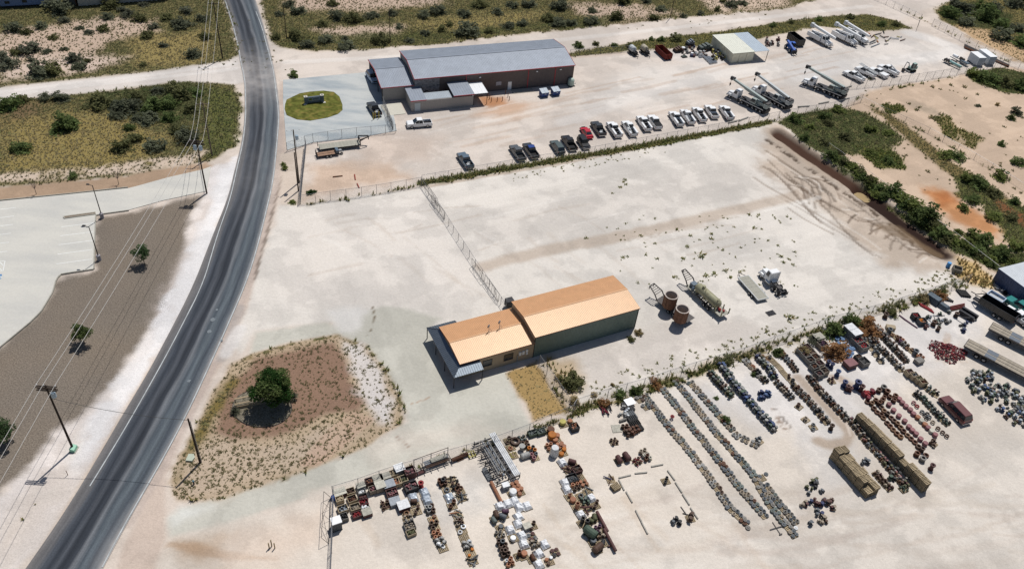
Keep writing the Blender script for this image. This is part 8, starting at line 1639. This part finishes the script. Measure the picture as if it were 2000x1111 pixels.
short_row('dark pots row', [(865, 944, [('pot', ('brown', 'dark', 'rust'), 5, 1.2)]), (873, 957, [('ring', ('slate',), 1, .9)]), (878, 973, 'ts'), (883, 988, [('pot', ('rust',), 2, 1.1)]), (893, 1005, [('rod', ('steel', 'salmon', 'green'), 4, 1)]), (897, 1021, [('pot', ('tan', 'brown'), 5, 1)]), (902, 1036, [('ring', ('white',), 2, .8)]), (907, 1051, []), (913, 1066, [('valve', ('silver', 'steel'), 5, .9)]), (919, 1080, [('drum', ('orange', 'yellow'), 2, .5)])])
short_row('dark rods row', [(882, 938, [('rod', ('dark', 'black'), 5, .9)]), (889, 950, [('spool', ('black', 'brown'), 4, .6)]), (898, 959, [('ring', ('rust', 'ring'), 3, .75)]), (902, 973, [('rod', ('black', 'slate', 'steel'), 5, 1)]), (923, 1096, [('rod', ('black', 'slate', 'steel'), 5, 1)])])
short_row('large rusty ring row', [(993, 861, [('ring', ('brown', 'pale'), 2, .7)]), (997, 875, [('ring', ('salmon',), 1, .8)]), (1002.5, 890, [('rod', ('yellow',), 3, .6)]), (1020, 859, [('valve', ('teal',), 4, .8)]), (1026, 871, [('pot', ('brown', 'rust'), 4, 1.1)]), (1038, 881, [('pot', ('slate', 'orange', 'dark'), 4, 1.1)]), (1044, 894, [('pot', ('pink', 'slate'), 3, 1.1)])])
short_row('green and orange drums row', [(1040, 849, B(1.5, 1.0, .7, 'green', 'teal')), (1056, 846, B(1.4, 1.0, .7, 'green', 'teal')), (1073, 843, [('drum', ('rust',), 1, 1.3)]), (1078, 853, [('drum', ('orange',), 1, 1.5)]), (1086, 858, [('drum', ('salmon',), 2, 1.0)]), (1073.5, 874, [('pot', ('salmon',), 4, 1)]), (1095, 872, [('drum', ('salmon',), 5, .75)]), (1099, 885, [('drum', ('orange',), 2, .9)])])
short_row('tall white drum row', [(1083.5, 886, [('bigdrum', ('white',), 1, 1)]), (1098, 905, 'tw'), (1109, 917, [('rod', ('plum',), 5, 1)]), (1119, 907, [('barrel', ('plum',), 1, .9)]), (1126, 920, B(1.4, 1.2, .7, 'plum', 'brown')), (1117, 937, B(1.6, 1.4, .6, 'dark', 'slate')), (1132, 932, [('rod', ('brown',), 3, .9)])])
short_row('row below dark square block', [(1103, 944, 'tw'), (1107, 957, 'tw'), (1124.5, 952, [('pot', ('salmon', 'brown'), 4, 1)]), (1139.6, 945, [('drum', ('salmon',), 4, .6)]), (1112, 970, [('pot', ('salmon',), 1, 1)]), (1120, 980, [('drum', ('salmon',), 1, 1.0)]), (1127, 993, [('pipev', ('salmon',), 1, 1.0)]), (1134, 969, [('ring', ('slate',), 1, .8)]), (1141, 980, [('valve', ('green', 'teal'), 5, .9)]), (1148, 960, [('rod', ('slate',), 2, 1.1)])])
short_row('black upright pipes row', [(1154, 974, 'tw'), (1147, 994, [('rod', ('plum', 'dark'), 5, 1.1)]), (1163, 988, [('spool', ('brown',), 2, .6)]), (1134, 1006, 'tw'), (1136, 1022, [('pipev', ('dark',), 1, 1.05)]), (1145, 1028, [('pipev', ('dark',), 1, 1.1)]), (1154, 1018, [('barrel', ('olive',), 1, .7)]), (1160, 1014, [('barrel', ('olive',), 1, .7)])])
short_row('long horizontal vessels row', [(1153, 1044, [('barrel', ('green',), 1, 1.5)]), (1158, 1060, [('drum', ('slate',), 1, 1.1)]), (1169, 1035, [('pot', ('salmon', 'purple'), 3, 1)]), (1171, 1046, [('valve', ('tan', 'brown'), 4, .8)]), (1177, 1062, [('barrel', ('dark',), 1, .6), ('pot', ('red',), 1, .9)]), (1166, 1075, [('barrel', ('brown',), 1, 1.1)])])
short_row('white tarp cluster at lower edge', [(1005, 979, 'tw'), (991, 985, 'tw'), (976, 990, 'tw'), (1014, 992, 'tw'), (1029, 989, 'tw'), (1012.6, 1010, 'tw'), (1012, 1024, 'tw'), (996, 1036, 'tw'), (1019, 1047, 'tw'), (1023, 1064, 'tw')])
short_row('right-hand cluster at lower edge', [(1063, 1064, 'tw'), (1052, 1082, 'tw'), (1052, 1103, 'tw'), (1029, 1031, B(1.1, .9, .7, 'steel', 'pale', True)), (1040, 1028, [('pot', ('brown',), 2, 1)]), (1039, 1049, [('disc', ('plum', 'slate'), 4, .8)]), (1044, 1063, [('valve', ('tan', 'grey'), 4, .9)]), (1084.4, 1079, [('disc', ('dark', 'plum'), 4, .8)]), (1073, 1097, [('drum', ('salmon', 'white', 'brown'), 3, .6)]), (1002, 1052, [('drum', ('white',), 1, .9)])])
short_row('row left of white tarp cluster', [(966, 1014, [('barrel', ('brown', 'teal'), 2, .75)]), (984, 1007, [('barrel', ('slate', 'purple'), 2, .75)]), (977, 1031, [('drum', ('slate',), 1, .8)]), (976, 1045, [('pot', ('tan', 'grey'), 5, .9)]), (980, 1064, [('pot', ('brown', 'steel', 'slate'), 5, 1.2)]), (986, 1082, [('pot', ('brown',), 5, 1.2)]), (995, 1100, [('pot', ('white', 'salmon'), 5, 1)]), (1013, 1086, [('pipev', ('rust',), 1, 1)]), (1023, 1086, [('drum', ('salmon',), 1, 1)]), (1039, 1092, [('barrel', ('rust',), 1, .7)])])
short_row('group beside the orange-brown pipe', [(1006, 949, [('drum', ('salmon',), 4, .75)]), (1016, 962, [('drum', ('salmon',), 3, .8)]), (987, 953, B(1.0, .8, .9, 'silver', 'white', True)), (1000, 965, [('drum', ('white',), 1, 1.2)])])
short_row('brown barrels group', [(1208, 900, [('barrel', ('plum',), 1, .95)]), (1223, 896, [('barrel', ('plum',), 1, .95)]), (1244, 902, [('rod', ('red', 'crimson'), 5, 1), ('pot', ('brown',), 4, .8)]), (1257, 886, [('pot', ('brown', 'tan'), 4, 1)]), (1263, 895, [('pot', ('brown', 'pale', 'rust'), 5, 1.1)])])
short_row('rusty fittings group', [(1222, 838, [('pot', ('rust', 'brown'), 5, 1.1)]), (1228, 848, [('valve', ('rust', 'brown'), 5, 1.1)]), (1240, 842, [('valve', ('rust',), 4, 1)]), (1099, 830, [('drum', ('yellow',), 1, 1.1)]), (1113, 826, [('drum', ('salmon',), 1, .9)]), (1121, 838, B(1.3, 1.2, .9, 'dark', 'salmon'))])
def simple(name, px, py, build, m_, label, cat, yaw=None, z=0.0):
 o = part(name, None, build, m_, None, (*G(px, py).xy, z), (0, 0, YN if yaw is None else yaw)); return tag(o, label, cat)
simple('steel_ring', 1006, 864, lambda m: m.lathe([(.45, .5), (.75, .48), (.75, 0), (.45, 0), (.45, .5)], n=20), ym('brown'), 'largest dark brown ring lying on the ground near the fence weeds', 'ring')
simple('pipe_elbow', 1019, 878, lambda m: [m.cyl((0, 0, 0), (0, 0, .9), .33, n=12), m.cyl((0, 0, .9), (0, 0, 1.0), .48, n=14)], ym('steel'), 'light grey upright flanged pipe beside the grey barrel', 'pipe')
simple('barrel', 1025, 893, BUILD['barrel'], ym('steel'), 'light grey horizontal barrel near the upright flanged pipe', 'barrel')
simple('water_tote', 658, 1030, lambda m: [m.box(-.62, .62, -.55, .55, .15, 1.75), m.box(-.65, .65, -.58, .58, 0, .14)], ym('slate'), 'tall dark wrapped tote with white top beside the west fence', 'tote', YN)
simple('tote_lid', 658, 1030, lambda m: m.box(-.68, .68, -.6, .6, 0, .12), M_WHITE, 'white flat cover on the tall tote at the west fence', 'cover', YN, 1.76)
simple('blue_tarp', 656, 972, lambda m: m.blob((0, 0, .35), .6, .5, .42, 9, 5, .25), mat('tarp_blue', (.02, .12, .50), .5, 0, .15, 2, .3), 'crumpled bright blue tarp at the corner of the crates yard', 'tarp')
simple('steel_pipe', 898, 895, lambda m: [m.cyl((-1.4, 0, .4), (1.3, 0, .4), .3, n=12), m.box(-.6, .5, -.45, .45, 0, .14)], ym('rust'), 'thick rusty pipe lying along the driveway fence by the rack', 'pipe', YN+.1)
simple('wooden_stand', 921, 889, lambda m: [m.box(x, x+.12, -.5, .5, .1, .35) for x in (-.55, 0, .45)]+[m.box(-.6, .6, y, y+.1, .35, .45) for y in (-.5, .4)], ym('yellow'), 'yellow wooden stand frame near the driveway fence', 'stand')
simple('steel_pipe', 969, 963, lambda m: m.cyl((-1.9, 0, .3), (1.9, 0, .3), .26, n=12), ym('salmon'), 'orange-brown pipe lying at the foot of the white pipe rack', 'pipe', YS)
simple('steel_pipe', 1175, 1021, lambda m: [m.cyl((-1.7, 0, .45), (1.7, 0, .45), .24, n=12), m.box(-.9, -.7, -.6, .3, 0, .3), m.box(.6, .8, -.6, .3, 0, .3)], ym('plum'), 'long brown pipe on blocks, farther of two at the vessels row', 'pipe', YS-.05)
simple('steel_pipe', 1190, 1057, lambda m: [m.cyl((-1.8, 0, .45), (1.8, 0, .45), .24, n=12), m.box(-.9, -.7, -.6, .3, 0, .3), m.box(.6, .8, -.6, .3, 0, .3)], ym('plum'), 'long brown pipe on blocks, nearer of two at the vessels row', 'pipe', YS-.05)
simple('crossed_beams', 1516, 1031, lambda m: [m.box(-1.1, 1.1, -.05, .05, .12, .2), m.box(-.05, .05, -1.0, 1.0, 0, .11), m.box(-.2, .25, -1.15, -1.0, 0, .2)], M_STEEL, 'thin crossed beams forming an X below the flange rows', 'beams', .4)
simple('steel_tool', 1338, 999, lambda m: [m.cyl((-.7, 0, .1), (.9, .3, .1), .07, n=6), m.cyl((-.7, -.4, .1), (-.2, .5, .1), .07, n=6)], M_STEEL, 'dark wishbone-shaped steel piece inside the pipe rectangle', 'tool', 1.9)
simple('white_board', 1204, 837, lambda m: m.box(-.75, .75, -.75, .75, .05, .1), ym('pale'), 'pale square board lying flat left of the rusty fittings', 'board', .2)
simple('steel_pipe', 1216, 822, lambda m: m.cyl((-.6, 0, .25), (.6, 0, .25), .22, n=10), ym('grey'), 'short grey pipe lying by the pale square board', 'pipe', YN)
for i, (px, py, c) in enumerate(((1226, 796, 'dark'), (1231, 812, 'slate'), (1237, 824, 'black'), (1243, 834, 'black'))):
 simple('plate_stack', px, py, lambda m: [m.box(-1.0, 1.0, -.75+k*.32, -.5+k*.32, .1, .45) for k in range(5)]+[m.box(-.9, .9, -.7, .75, 0, .09)], ym(c), f'{CN[c]} slatted plate stack, {ORD[i]} from the fence in the black slabs', 'plates', YS)
simple('white_board', 1229, 788, lambda m: m.box(-.8, .8, -.7, .7, .5, .55), M_WHITE, 'white square panel resting on slats near the fence bushes', 'panel')
for k in range(9):
 q = G(1180+ry.uniform(-7, 12), 795+ry.uniform(-4, 10));
 o = part('steel_rod', 'drod', lambda m: m.cyl((-1.1, 0, .1), (1.1, 0, .35), .09, n=6), ym('black' if k % 3 else 'crimson'), None, tuple(q), (0, 0, YS+ry.uniform(-.4, .4))); tag(o, f'{"black" if k % 3 else "crimson"} rod in the bundle under the fence bushes', 'rod', f'{"black" if k % 3 else "crimson"} rods under the fence bushes')
q = G(1218, 806)
for k in range(10): item('valve', ry.choice(('steel', 'white', 'silver')), q.x+ry.uniform(-.9, .9), q.y+ry.uniform(-1.1, 1.0), 0, None, .9, 'shiny fitting in the small heap beside the black slabs', 'shiny fittings beside the black slabs')
# rack of pipes along the driveway fence and the big white pipe rack
a, b = G(811, 918), G(877, 894); L = (b-a).length
t = thing('pipe_rack', 'dark steel pipe rack with pale bundles along the driveway fence', 'pipe rack', tuple((a+b)/2), ang(a, b)+math.pi/2)
part('frame', None, lambda m: [m.cyl((x, .5, 0), (x, .5, 2.0), .06, n=6) for x in (-L/2, 0, L/2)]+[m.tube([(-L/2, .5, 1.9), (L/2, .5, 1.9)], .05), m.tube([(-L/2, -.5, .6), (L/2, -.5, .6)], .05)], M_STEEL, t)
for k in range(6): part('rack_arm', 'rkarm', lambda m: m.cyl((0, .5, .55), (0, -1.4, .5), .06, n=6), M_STEEL, t, (-L/2+L*k/5, 0, 0))
for k in range(5): part('pipe', 'rkpipe', lambda m: m.cyl((-L*.3, 0, 0), (L*.4, 0, 0), .1, n=7), ym('silver') if k < 3 else ym('brown'), t, (.3, .3-k*.28, .75))
part('bundle', None, lambda m: m.box(-.3, 2.2, -.35, .35, .75, 1.15), ym('pale'), t, (0, -.1, 0)); part('scrap_pipe', None, lambda m: [m.cyl((-L/2-.6, -.7-k*.12, .25), (-L/2+1.2, -.6-k*.12, .25), .13, n=7) for k in range(4)], ym('plum'), t)
a, b = G(962, 858), G(1008, 934); yw = math.atan2(b.y-a.y, b.x-a.x); L = (b-a).length; c = (a+b)/2
t = thing('pipe_rack', 'large cluttered steel rack carrying long white pipes', 'pipe rack', (c.x, c.y, 0), yw)
part('frame', None, lambda m: [m.box(-L/2+k*L/6-.06, -L/2+k*L/6+.06, -3.2, .6, .35, .5) for k in range(7)]+[m.box(-L/2+k*L/6-.06, -L/2+k*L/6+.06, y, y+.12, 0, 1.1) for k in range(7) for y in (-3.2, -1.4, .5)], M_DARK, t)
for k in range(4): part('pipe', ('wpipe',), lambda m: m.cyl((-L/2-.3, 0, 0), (L/2+.3, 0, 0), .12, n=8), ym('white'), t, (0, .35-k*.26, 1.2))
for k in range(5): part('pipe', ('gpipe',), lambda m: m.cyl((-L/2+.6, 0, 0), (L/2-1.4, 0, 0), .1, n=8), ym('silver' if k % 2 else 'steel'), t, (ry.uniform(-.4, .4), -1.0-k*.3, .62+.1*(k % 2)))
for k in range(26): x = -L/2+L*k/26; part('rack_arm', 'wrarm', lambda m: m.cyl((0, -.3, .45), (0, -1.5, .4), .05, n=5), M_DARK, t, (x, -2.2+ry.uniform(-.3, .5), ry.uniform(0, .3)))
for k in range(8): part('clamp', 'wrcl', lambda m: m.blob((0, 0, .6), .26, .2, .2, 6, 4, .2), ym(('brown', 'dark', 'silver')[k % 3]), t, (L/2-1.0-(k//4)*.7 if k < 6 else -L/2+1.3, -.6-(k % 4)*.5, 0))
part('flat_sheet', None, lambda m: m.box(L/2-3.4, L/2-1.2, -4.0, -3.25, .25, .3), ym('slate'), t)
# gear near the east end of the lower fence
simple('covered_tank', 1831, 595, lambda m: [m.box(-2.6, .2, -.9, .9, 0, 1.3, .2, .1, .25), m.box(.3, 2.4, -.75, .75, 0, .9, .1, .5, .3)], mat('grey_tarp', (.075, .10, .125), .6, .1, .3, 1.5, .3, bump=.5), 'long slumped dark grey tarp-covered tank at the lower fence', 'covered tank', math.radians(-50))
for k in range(4):
 a, b = G(1793+k*1.5, 590+k*2, .15), G(1820+k*1.5, 605+k*2, .15); o = part('red_beam', None, lambda m: m.cyl(a, b, .14, n=4), ym('red')); tag(o, 'long bright red beam beside the grey tarp-covered tank', 'beam', 'red beams beside the covered tank')
for k in range(4):
 a, b = G(1856, 599+k*2.5, .15), G(1884, 593+k*2.5, .15); o = part('red_pipe', None, lambda m: m.cyl(a, b, .12, n=6), ym('rust' if k % 2 else 'crimson')); tag(o, 'rusty red pipe in the loose bundle above the tank skid', 'pipe', 'rusty red pipes above the tank skid')
for k in range(5):
 a, b = G(1756+k*2.5, 615+k*2.0, .1), G(1782+k*2.5, 634+k*1.6, .1); o = part('purple_rod', None, lambda m: m.cyl(a, b, .12, n=6), ym('purple')); tag(o, 'purplish long rod in the bundle left of the cap bins', 'rod', 'purplish rods left of the cap bins')
for k in range(5):
 a, b = G(1868+k*4, 565+k*.5, .25), G(1880+k*4, 578+k*.5, .25); o = part('black_beam', None, lambda m: m.cyl(a, b, .2, n=5), ym('black')); tag(o, 'black steel beam in the heap beside the blue building', 'beam', 'black beams near the blue building')
for k in range(3):
 a, b = G(1838+k*4, 577+k*1, .2), G(1854+k*4, 587+k*1, .2); o = part('black_beam', None, lambda m: m.cyl(a, b, .2, n=5), ym('dark')); tag(o, 'black beam in the small heap behind the covered tank', 'beam', 'black beams behind the covered tank')
for px, py, c, s, lab in ((1728, 620, 'brown', 1.1, 'brown pot upright by the fence, left of two'), (1744, 614, 'brown', .9, 'brown pot upright by the fence, right of two'), (1822, 635, 'brown', 1.1, 'brown upright pipe among silver scrap'), (1807, 641, 'plum', .8, 'maroon pot alone on white ground below the cap bins'), (1831, 645, 'brown', .9, 'brown pot on white ground below the silver scrap'), (1866, 618, 'brown', 1.0, 'brown wide pot beside the tank skid')):
 q = G(px, py); item('tallring', c, q.x, q.y, 0, 0, s*1.1, lab, None, 1.4)
for k in range(26):
 q = G(1830+ry.uniform(-22, 26), 624+ry.uniform(-14, 16)); item(ry.choice(('valve', 'valve1', 'rod')), ry.choice(('steel', 'silver', 'green', 'grey')), q.x, q.y, 0, None, .9, 'silvery fitting in the scrap spread below the covered tank', 'silvery scrap below the covered tank')
for k in range(16):
 q = G(1958+ry.uniform(-14, 36), 556+ry.uniform(-6, 20)); o = part('spare_wheel', 'spw', lambda m: m.lathe([(.2, 0), (.5, 0), (.52, .12), (.5, .25), (.2, .25), (.2, 0)], n=12), M_TYRE if k % 3 else M_CHROME, None, (q.x, q.y, ry.uniform(0, .5)), (ry.uniform(-.4, .4), ry.uniform(-.4, .4), 0)); tag(o, f'{"black" if k % 3 else "shiny"} spare wheel in the pile in front of the blue building', 'wheel', f'{"black" if k % 3 else "shiny"} wheels in front of the blue building')
# gear between the red roll-off and the cream shed, and scrap at the east end of the north yard
for k in range(48):
 q = G(1355+ry.uniform(-24, 24), 103+ry.uniform(-9, 9)); c = ry.choice(('rust', 'plum', 'navy', 'steel', 'white', 'brown', 'dark', 'grey')); item(ry.choice(('valve', 'pot', 'rod', 'drum')), c, q.x, q.y, 0, None, ry.uniform(.8, 1.4), f'{CN[c]} equipment piece in the clutter between red roll-off and cream shed', f'{CN[c]} clutter between red roll-off and cream shed')
for px, py, w, d, h, c, lab in ((1324, 101, 2.6, 1.8, 1.4, 'brown', 'brown machine behind the red roll-off'), (1336, 112, 1.6, 1.2, .5, 'teal', 'small teal skid on the ground right of the red roll-off'), (1376, 98, 4.2, 2.0, 1.9, 'teal', 'greenish stacked frames against the cream shed wall'), (1347, 89, 2.2, 1.6, 1.8, 'silver', 'silver coil of cable near the yard fence'), (1368, 112, 1.0, .9, 1.3, 'white', 'white upright cabinet in front of the stacked frames')):
 t = at('yard_machine', lab, 'equipment', px, py, 30, -4); part('base', None, lambda m: m.box(-w/2, w/2, -d/2, d/2, 0, h*.35), ym('dark' if c != 'white' else 'white'), t); part('body', None, lambda m: [m.box(-w/2+.1+k*w/4, -w/2+w/4+k*w/4-.05, -d/2+.1, d/2-.1, h*.352, h*(.7+.3*((k*7) % 3)/2)) for k in range(4)], ym(c), t)
for k in range(6):
 a, b = G(1372+k*2.6, 109+k*.3, .3), G(1388+k*2.6, 125-k*.5, .3); o = part('steel_pipe', None, lambda m: m.cyl(a, b, .16, n=6), ym('silver')); tag(o, 'long silver pipe in the stack left of the cream shed', 'pipe', 'silver pipes left of the cream shed')
for k in range(20):
 q = G(1405+ry.uniform(-16, 14), 112+ry.uniform(-14, 10)); c = ry.choice(('dark', 'brown', 'steel', 'yellow')); item('valve1', c, q.x, q.y, 0, None, 1.3, f'{CN[c]} scrap piece along the west wall of the cream shed', f'{CN[c]} scrap along the cream shed wall')
for k in range(26):
 x, y = 1690+ry.uniform(0, 70), 74+ry.uniform(-10, 12); a, b = G(x, y, .2), G(x+ry.uniform(-18, 18), y+ry.uniform(-7, 7), .3); c = ('steel', 'silver', 'dark', 'rust', 'yellow')[k % 5] if k % 9 else 'orange'; o = part('steel_pole', None, lambda m: m.cyl(a, b, .14, n=5), ym(c)); tag(o, f'{CN[c]} pole piece in the scrap beside the bucket trucks', 'pole', f'{CN[c]} pole scrap beside the bucket trucks')
for k in range(10):
 q = G(1500+ry.uniform(-12, 26), 84+ry.uniform(-5, 6)); c = ry.choice(('dark', 'plum', 'steel')); item('valve1', c, q.x, q.y, 0, None, 1.5, f'{CN[c]} machine part behind the blue telehandler', f'{CN[c]} machine parts behind the telehandler')
mb = MB()
for x, y, z, w in PALOVER:
 cs, sn = math.cos(w), math.sin(w); k = MB(); pallet_b(k); i = len(mb.v)
 mb.v += [(x+a*cs-b*sn, y+a*sn+b*cs, z+c) for a, b, c in k.v]; mb.f += [tuple(q+i for q in f) for f in k.f]
o = bpy.data.objects.new('wooden_pallets', mb.mesh('wooden_pallets', M_PAL)); COL.objects.link(o); tag(o, 'lower wooden pallets filling the two stack lines', None, None, 'stuff')
for cat in sorted({k[0] for k in OVER}):
 mb = MB(); mi = []; ml = []
 for (c_, kind, col), L in OVER.items():
  if c_ != cat: continue
  base = MB(); BUILD[kind](base)
  if ym(col) not in ml: ml.append(ym(col))
  for x, y, z, w, s in L:
   cs, sn = math.cos(w)*s, math.sin(w)*s; i = len(mb.v)
   mb.v += [(x+a*cs-b*sn, y+a*sn+b*cs, z+c*s) for a, b, c in base.v]; mb.f += [tuple(q+i for q in f) for f in base.f]; mi += [ml.index(ym(col))]*len(base.f)
 me = mb.mesh(cat+'_pieces', ml[0]); [me.materials.append(m_) for m_ in ml[1:]]; me.polygons.foreach_set('material_index', mi)
 o = bpy.data.objects.new(cat+'_pieces', me); COL.objects.link(o); tag(o, f'further {cat}s of many colours lying about the pallet yard', None, None, 'stuff')
# ================================================================ grass and weeds: small blades spread through the cover
def tufts(name, label, n, size, rng, pick, cols, h=1.0, lo=.15):
 """n tufts of blades on the ground where pick(px, py, cover, hue) allows"""
 I = rng.permutation(NV); P = []
 w = pick(VEG[I], HUE[I], I); keep = rng.random(len(I)) < w; I = I[keep][:n]
 if not len(I): return
 x, y, z = fx[I]+rng.uniform(-.2, .2, len(I)), fy[I]+rng.uniform(-.2, .2, len(I)), ZZ[I]
 d = np.sqrt(x*x+y*y+CAM_H**2); s = size*rng.uniform(.5, 1.4, len(I)); V = []; N = 5; hue = HUE[I]
 for k in range(N):
  a = rng.uniform(0, 6.28, len(I)); tilt = rng.uniform(.3, 1.1, len(I)); dx, dy = np.cos(a), np.sin(a)
  bx, by = x-dy*s*.28, y+dx*s*.28; cx_, cy_ = x+dy*s*.28, y-dx*s*.28; tx, ty, tz = x+dx*s*tilt, y+dy*s*tilt, z+s*h*rng.uniform(.5, 1.1, len(I))
  V.append(np.stack([np.stack([bx, by, z-.02], 1), np.stack([cx_, cy_, z-.02], 1), np.stack([tx, ty, tz], 1)], 1))
 V = np.concatenate(V, 0); C = np.tile(hue, N)+rng.uniform(-.3, .3, len(V))
 me = leaf_mesh(name, V.reshape(-1, 3), np.arange(len(V)*3).reshape(-1, 3), cols)
 a = me.attributes.new('hue', 'FLOAT', 'POINT'); a.data.foreach_set('value', np.repeat(C, 3).astype(np.float32))
 o = bpy.data.objects.new(name, me); COL.objects.link(o); return tag(o, label, None, None, 'stuff')
def grass_mat(name, ramp):
 m = bpy.data.materials.new(name); m.use_nodes = True; nt = m.node_tree; b = nt.nodes['Principled BSDF']; b.inputs['Roughness'].default_value = .9; b.inputs['Specular IOR Level'].default_value = .05
 at_ = nt.nodes.new('ShaderNodeAttribute'); at_.attribute_name = 'hue'; cr = nt.nodes.new('ShaderNodeValToRGB'); nt.links.new(at_.outputs['Fac'], cr.inputs[0]); e = cr.color_ramp.elements
 e[0].position = 0; e[0].color = (*ramp[0], 1); e[1].position = 1; e[1].color = (*ramp[-1], 1)
 for i, c in enumerate(ramp[1:-1]): q = e.new((i+1)/(len(ramp)-1)); q.color = (*c, 1)
 nt.links.new(cr.outputs[0], b.inputs['Base Color']); o_ = [q for q in nt.nodes if q.type == 'OUTPUT_MATERIAL'][0]
 tr = nt.nodes.new('ShaderNodeBsdfTranslucent'); ms = nt.nodes.new('ShaderNodeMixShader'); ms.inputs[0].default_value = .5
 nt.links.new(cr.outputs[0], tr.inputs[0]); nt.links.new(b.outputs[0], ms.inputs[1]); nt.links.new(tr.outputs[0], ms.inputs[2]); nt.links.new(ms.outputs[0], o_.inputs[0]); return m
M_GRASS = grass_mat('scrub_grass', [(.115, .135, .060), (.175, .180, .085), (.240, .222, .120), (.35, .295, .165), (.45, .38, .22)])
M_WEED = grass_mat('fence_weeds', [(.105, .155, .045), (.16, .21, .06), (.25, .26, .10), (.38, .31, .14), (.34, .21, .10)])
RG2 = np.random.default_rng(5)
PXv, PYv = to_photo(fx, fy)
isz = lambda *z: np.isin(ZONE, z)
scr = isz(Z_SCRUB)
tufts('grass', 'dry and green grass covering the scrubland', 120000, .36, RG2, lambda v, h, I: np.where(scr[I], v*1.0, 0), M_GRASS, .8)
tufts('grass', 'tufts of grass on the planted island and dry lawn', 16000, .24, RG2, lambda v, h, I: np.where(isz(Z_BED, Z_LAWN)[I], v*.8, 0), M_GRASS, .6)
tufts('weeds', 'tall weeds growing along the fences', 42000, .5, RG2, lambda v, h, I: np.where(~scr[I] & ~isz(Z_BED, Z_LAWN)[I] & (v > .25), v*.9, 0), M_WEED, 1.3)
# the sparse little tufts on the white lots
def spots(name, label, pts, size, m, h=.7):
 V = []; C = []; r = np.random.default_rng(len(pts))
 for px, py, s in pts:
  b = G(px, py); z = ground_z(b.x, b.y)
  for k in range(14):
   a = r.uniform(0, 6.28); q = s*size; ox, oy = r.normal(0, q*.35, 2); t = r.uniform(.3, 1); V.append([(b.x+ox-math.sin(a)*q*.25, b.y+oy+math.cos(a)*q*.25, z-.02), (b.x+ox+math.sin(a)*q*.25, b.y+oy-math.cos(a)*q*.25, z-.02), (b.x+ox+math.cos(a)*q*t, b.y+oy+math.sin(a)*q*t, z+q*h*r.uniform(.5, 1.1))]); C += [r.uniform(.2, .8)]
 me = leaf_mesh(name, np.array(V, float).reshape(-1, 3), np.arange(len(V)*3).reshape(-1, 3), m); at_ = me.attributes.new('hue', 'FLOAT', 'POINT'); at_.data.foreach_set('value', np.repeat(np.array(C), 3).astype(np.float32))
 o = bpy.data.objects.new(name, me); COL.objects.link(o); return tag(o, label, None, None, 'stuff')
rp_ = random.Random(9)
L = [(1252, 461, 1), (1322, 449, 1), (1349, 461, 1), (1390, 457, 1), (1390, 467, 1), (1371, 497, 1.6), (1368, 502, 1), (1217, 503, .9), (1262, 498, .9), (1284, 505, .9), (1334, 505, 1), (1316, 542, 1), (1378, 538, 1.3), (1395, 536, 1.3), (1417, 528, 1.2), (1426, 542, 1), (1445, 531, .8), (1472, 445, 1), (1411, 488, .9), (1343, 482, 1), (1279, 476, .8), (1218, 356, .8), (1220, 351, 1), (1222, 361, .9), (1212, 366, 1), (1144, 465, .9), (1196, 378, .7), (1482, 420, .8), (1525, 500, 1.1), (1530, 512, 1), (1540, 506, .9), (1548, 518, .9), (1552, 492, .8), (1543, 619, 1.8), (1520, 480, .8), (1500, 470, .7), (1463, 420, 1)]
L += [(rp_.uniform(1180, 1560), rp_.uniform(420, 560), rp_.uniform(.35, .7)) for _ in range(90)]
L += [(x, 345-(x-1000)*.19+rp_.uniform(-4, 10), rp_.uniform(.3, .6)) for x in [rp_.uniform(1000, 1300) for _ in range(60)]]
L += [(x, 740-(x-1250)*.31+rp_.uniform(-26, 4), rp_.uniform(.3, .8)) for x in [rp_.uniform(1150, 1880) for _ in range(190)]]
L += [(rp_.uniform(1820, 1890), rp_.uniform(520, 560), rp_.uniform(.4, .9)) for _ in range(30)]
spots('weed_tufts', 'small weed tufts scattered over the white lots', L, .55, M_WEED)
Ls = [(rp_.uniform(1680, 2000), rp_.uniform(170, 430), rp_.uniform(.4, 1.1)) for _ in range(90)]
Ls += [(1822, 232, 2), (1830, 236, 1.6), (1700, 156, 1.4), (1720, 152, 1.2), (1790, 215, 1.5), (1795, 210, 1.2), (1838, 224, 1.5), (1775, 203, 1.2), (1945, 163, 1.2), (1822, 171, 1.4), (1884, 171, 1.6), (1910, 185, 1.2), (1857, 167, 1.4)]
Ls += [(rp_.uniform(0, 560), rp_.uniform(20, 140), rp_.uniform(.4, .9)) for _ in range(260)]
Ls += [(rp_.uniform(520, 1500), rp_.uniform(0, 60), rp_.uniform(.4, .9)) for _ in range(200)]
spots('weed_tufts', 'small desert tufts scattered over bare soil', Ls, .6, M_GRASS)
Li = []
for _ in range(2400):
 px, py = rp_.uniform(340, 790), rp_.uniform(655, 975)
 p = G(px, py); i = int(round((p.x-gx[0])/STEP)); j = int(round((p.y-gy[0])/STEP))
 if idx[i, j] >= 0 and ZONE[idx[i, j]] == Z_BED: Li.append((px, py, rp_.uniform(.2, .65)))
spots('weed_tufts', 'small weed tufts dotting the planted island', Li, .5, M_GRASS)
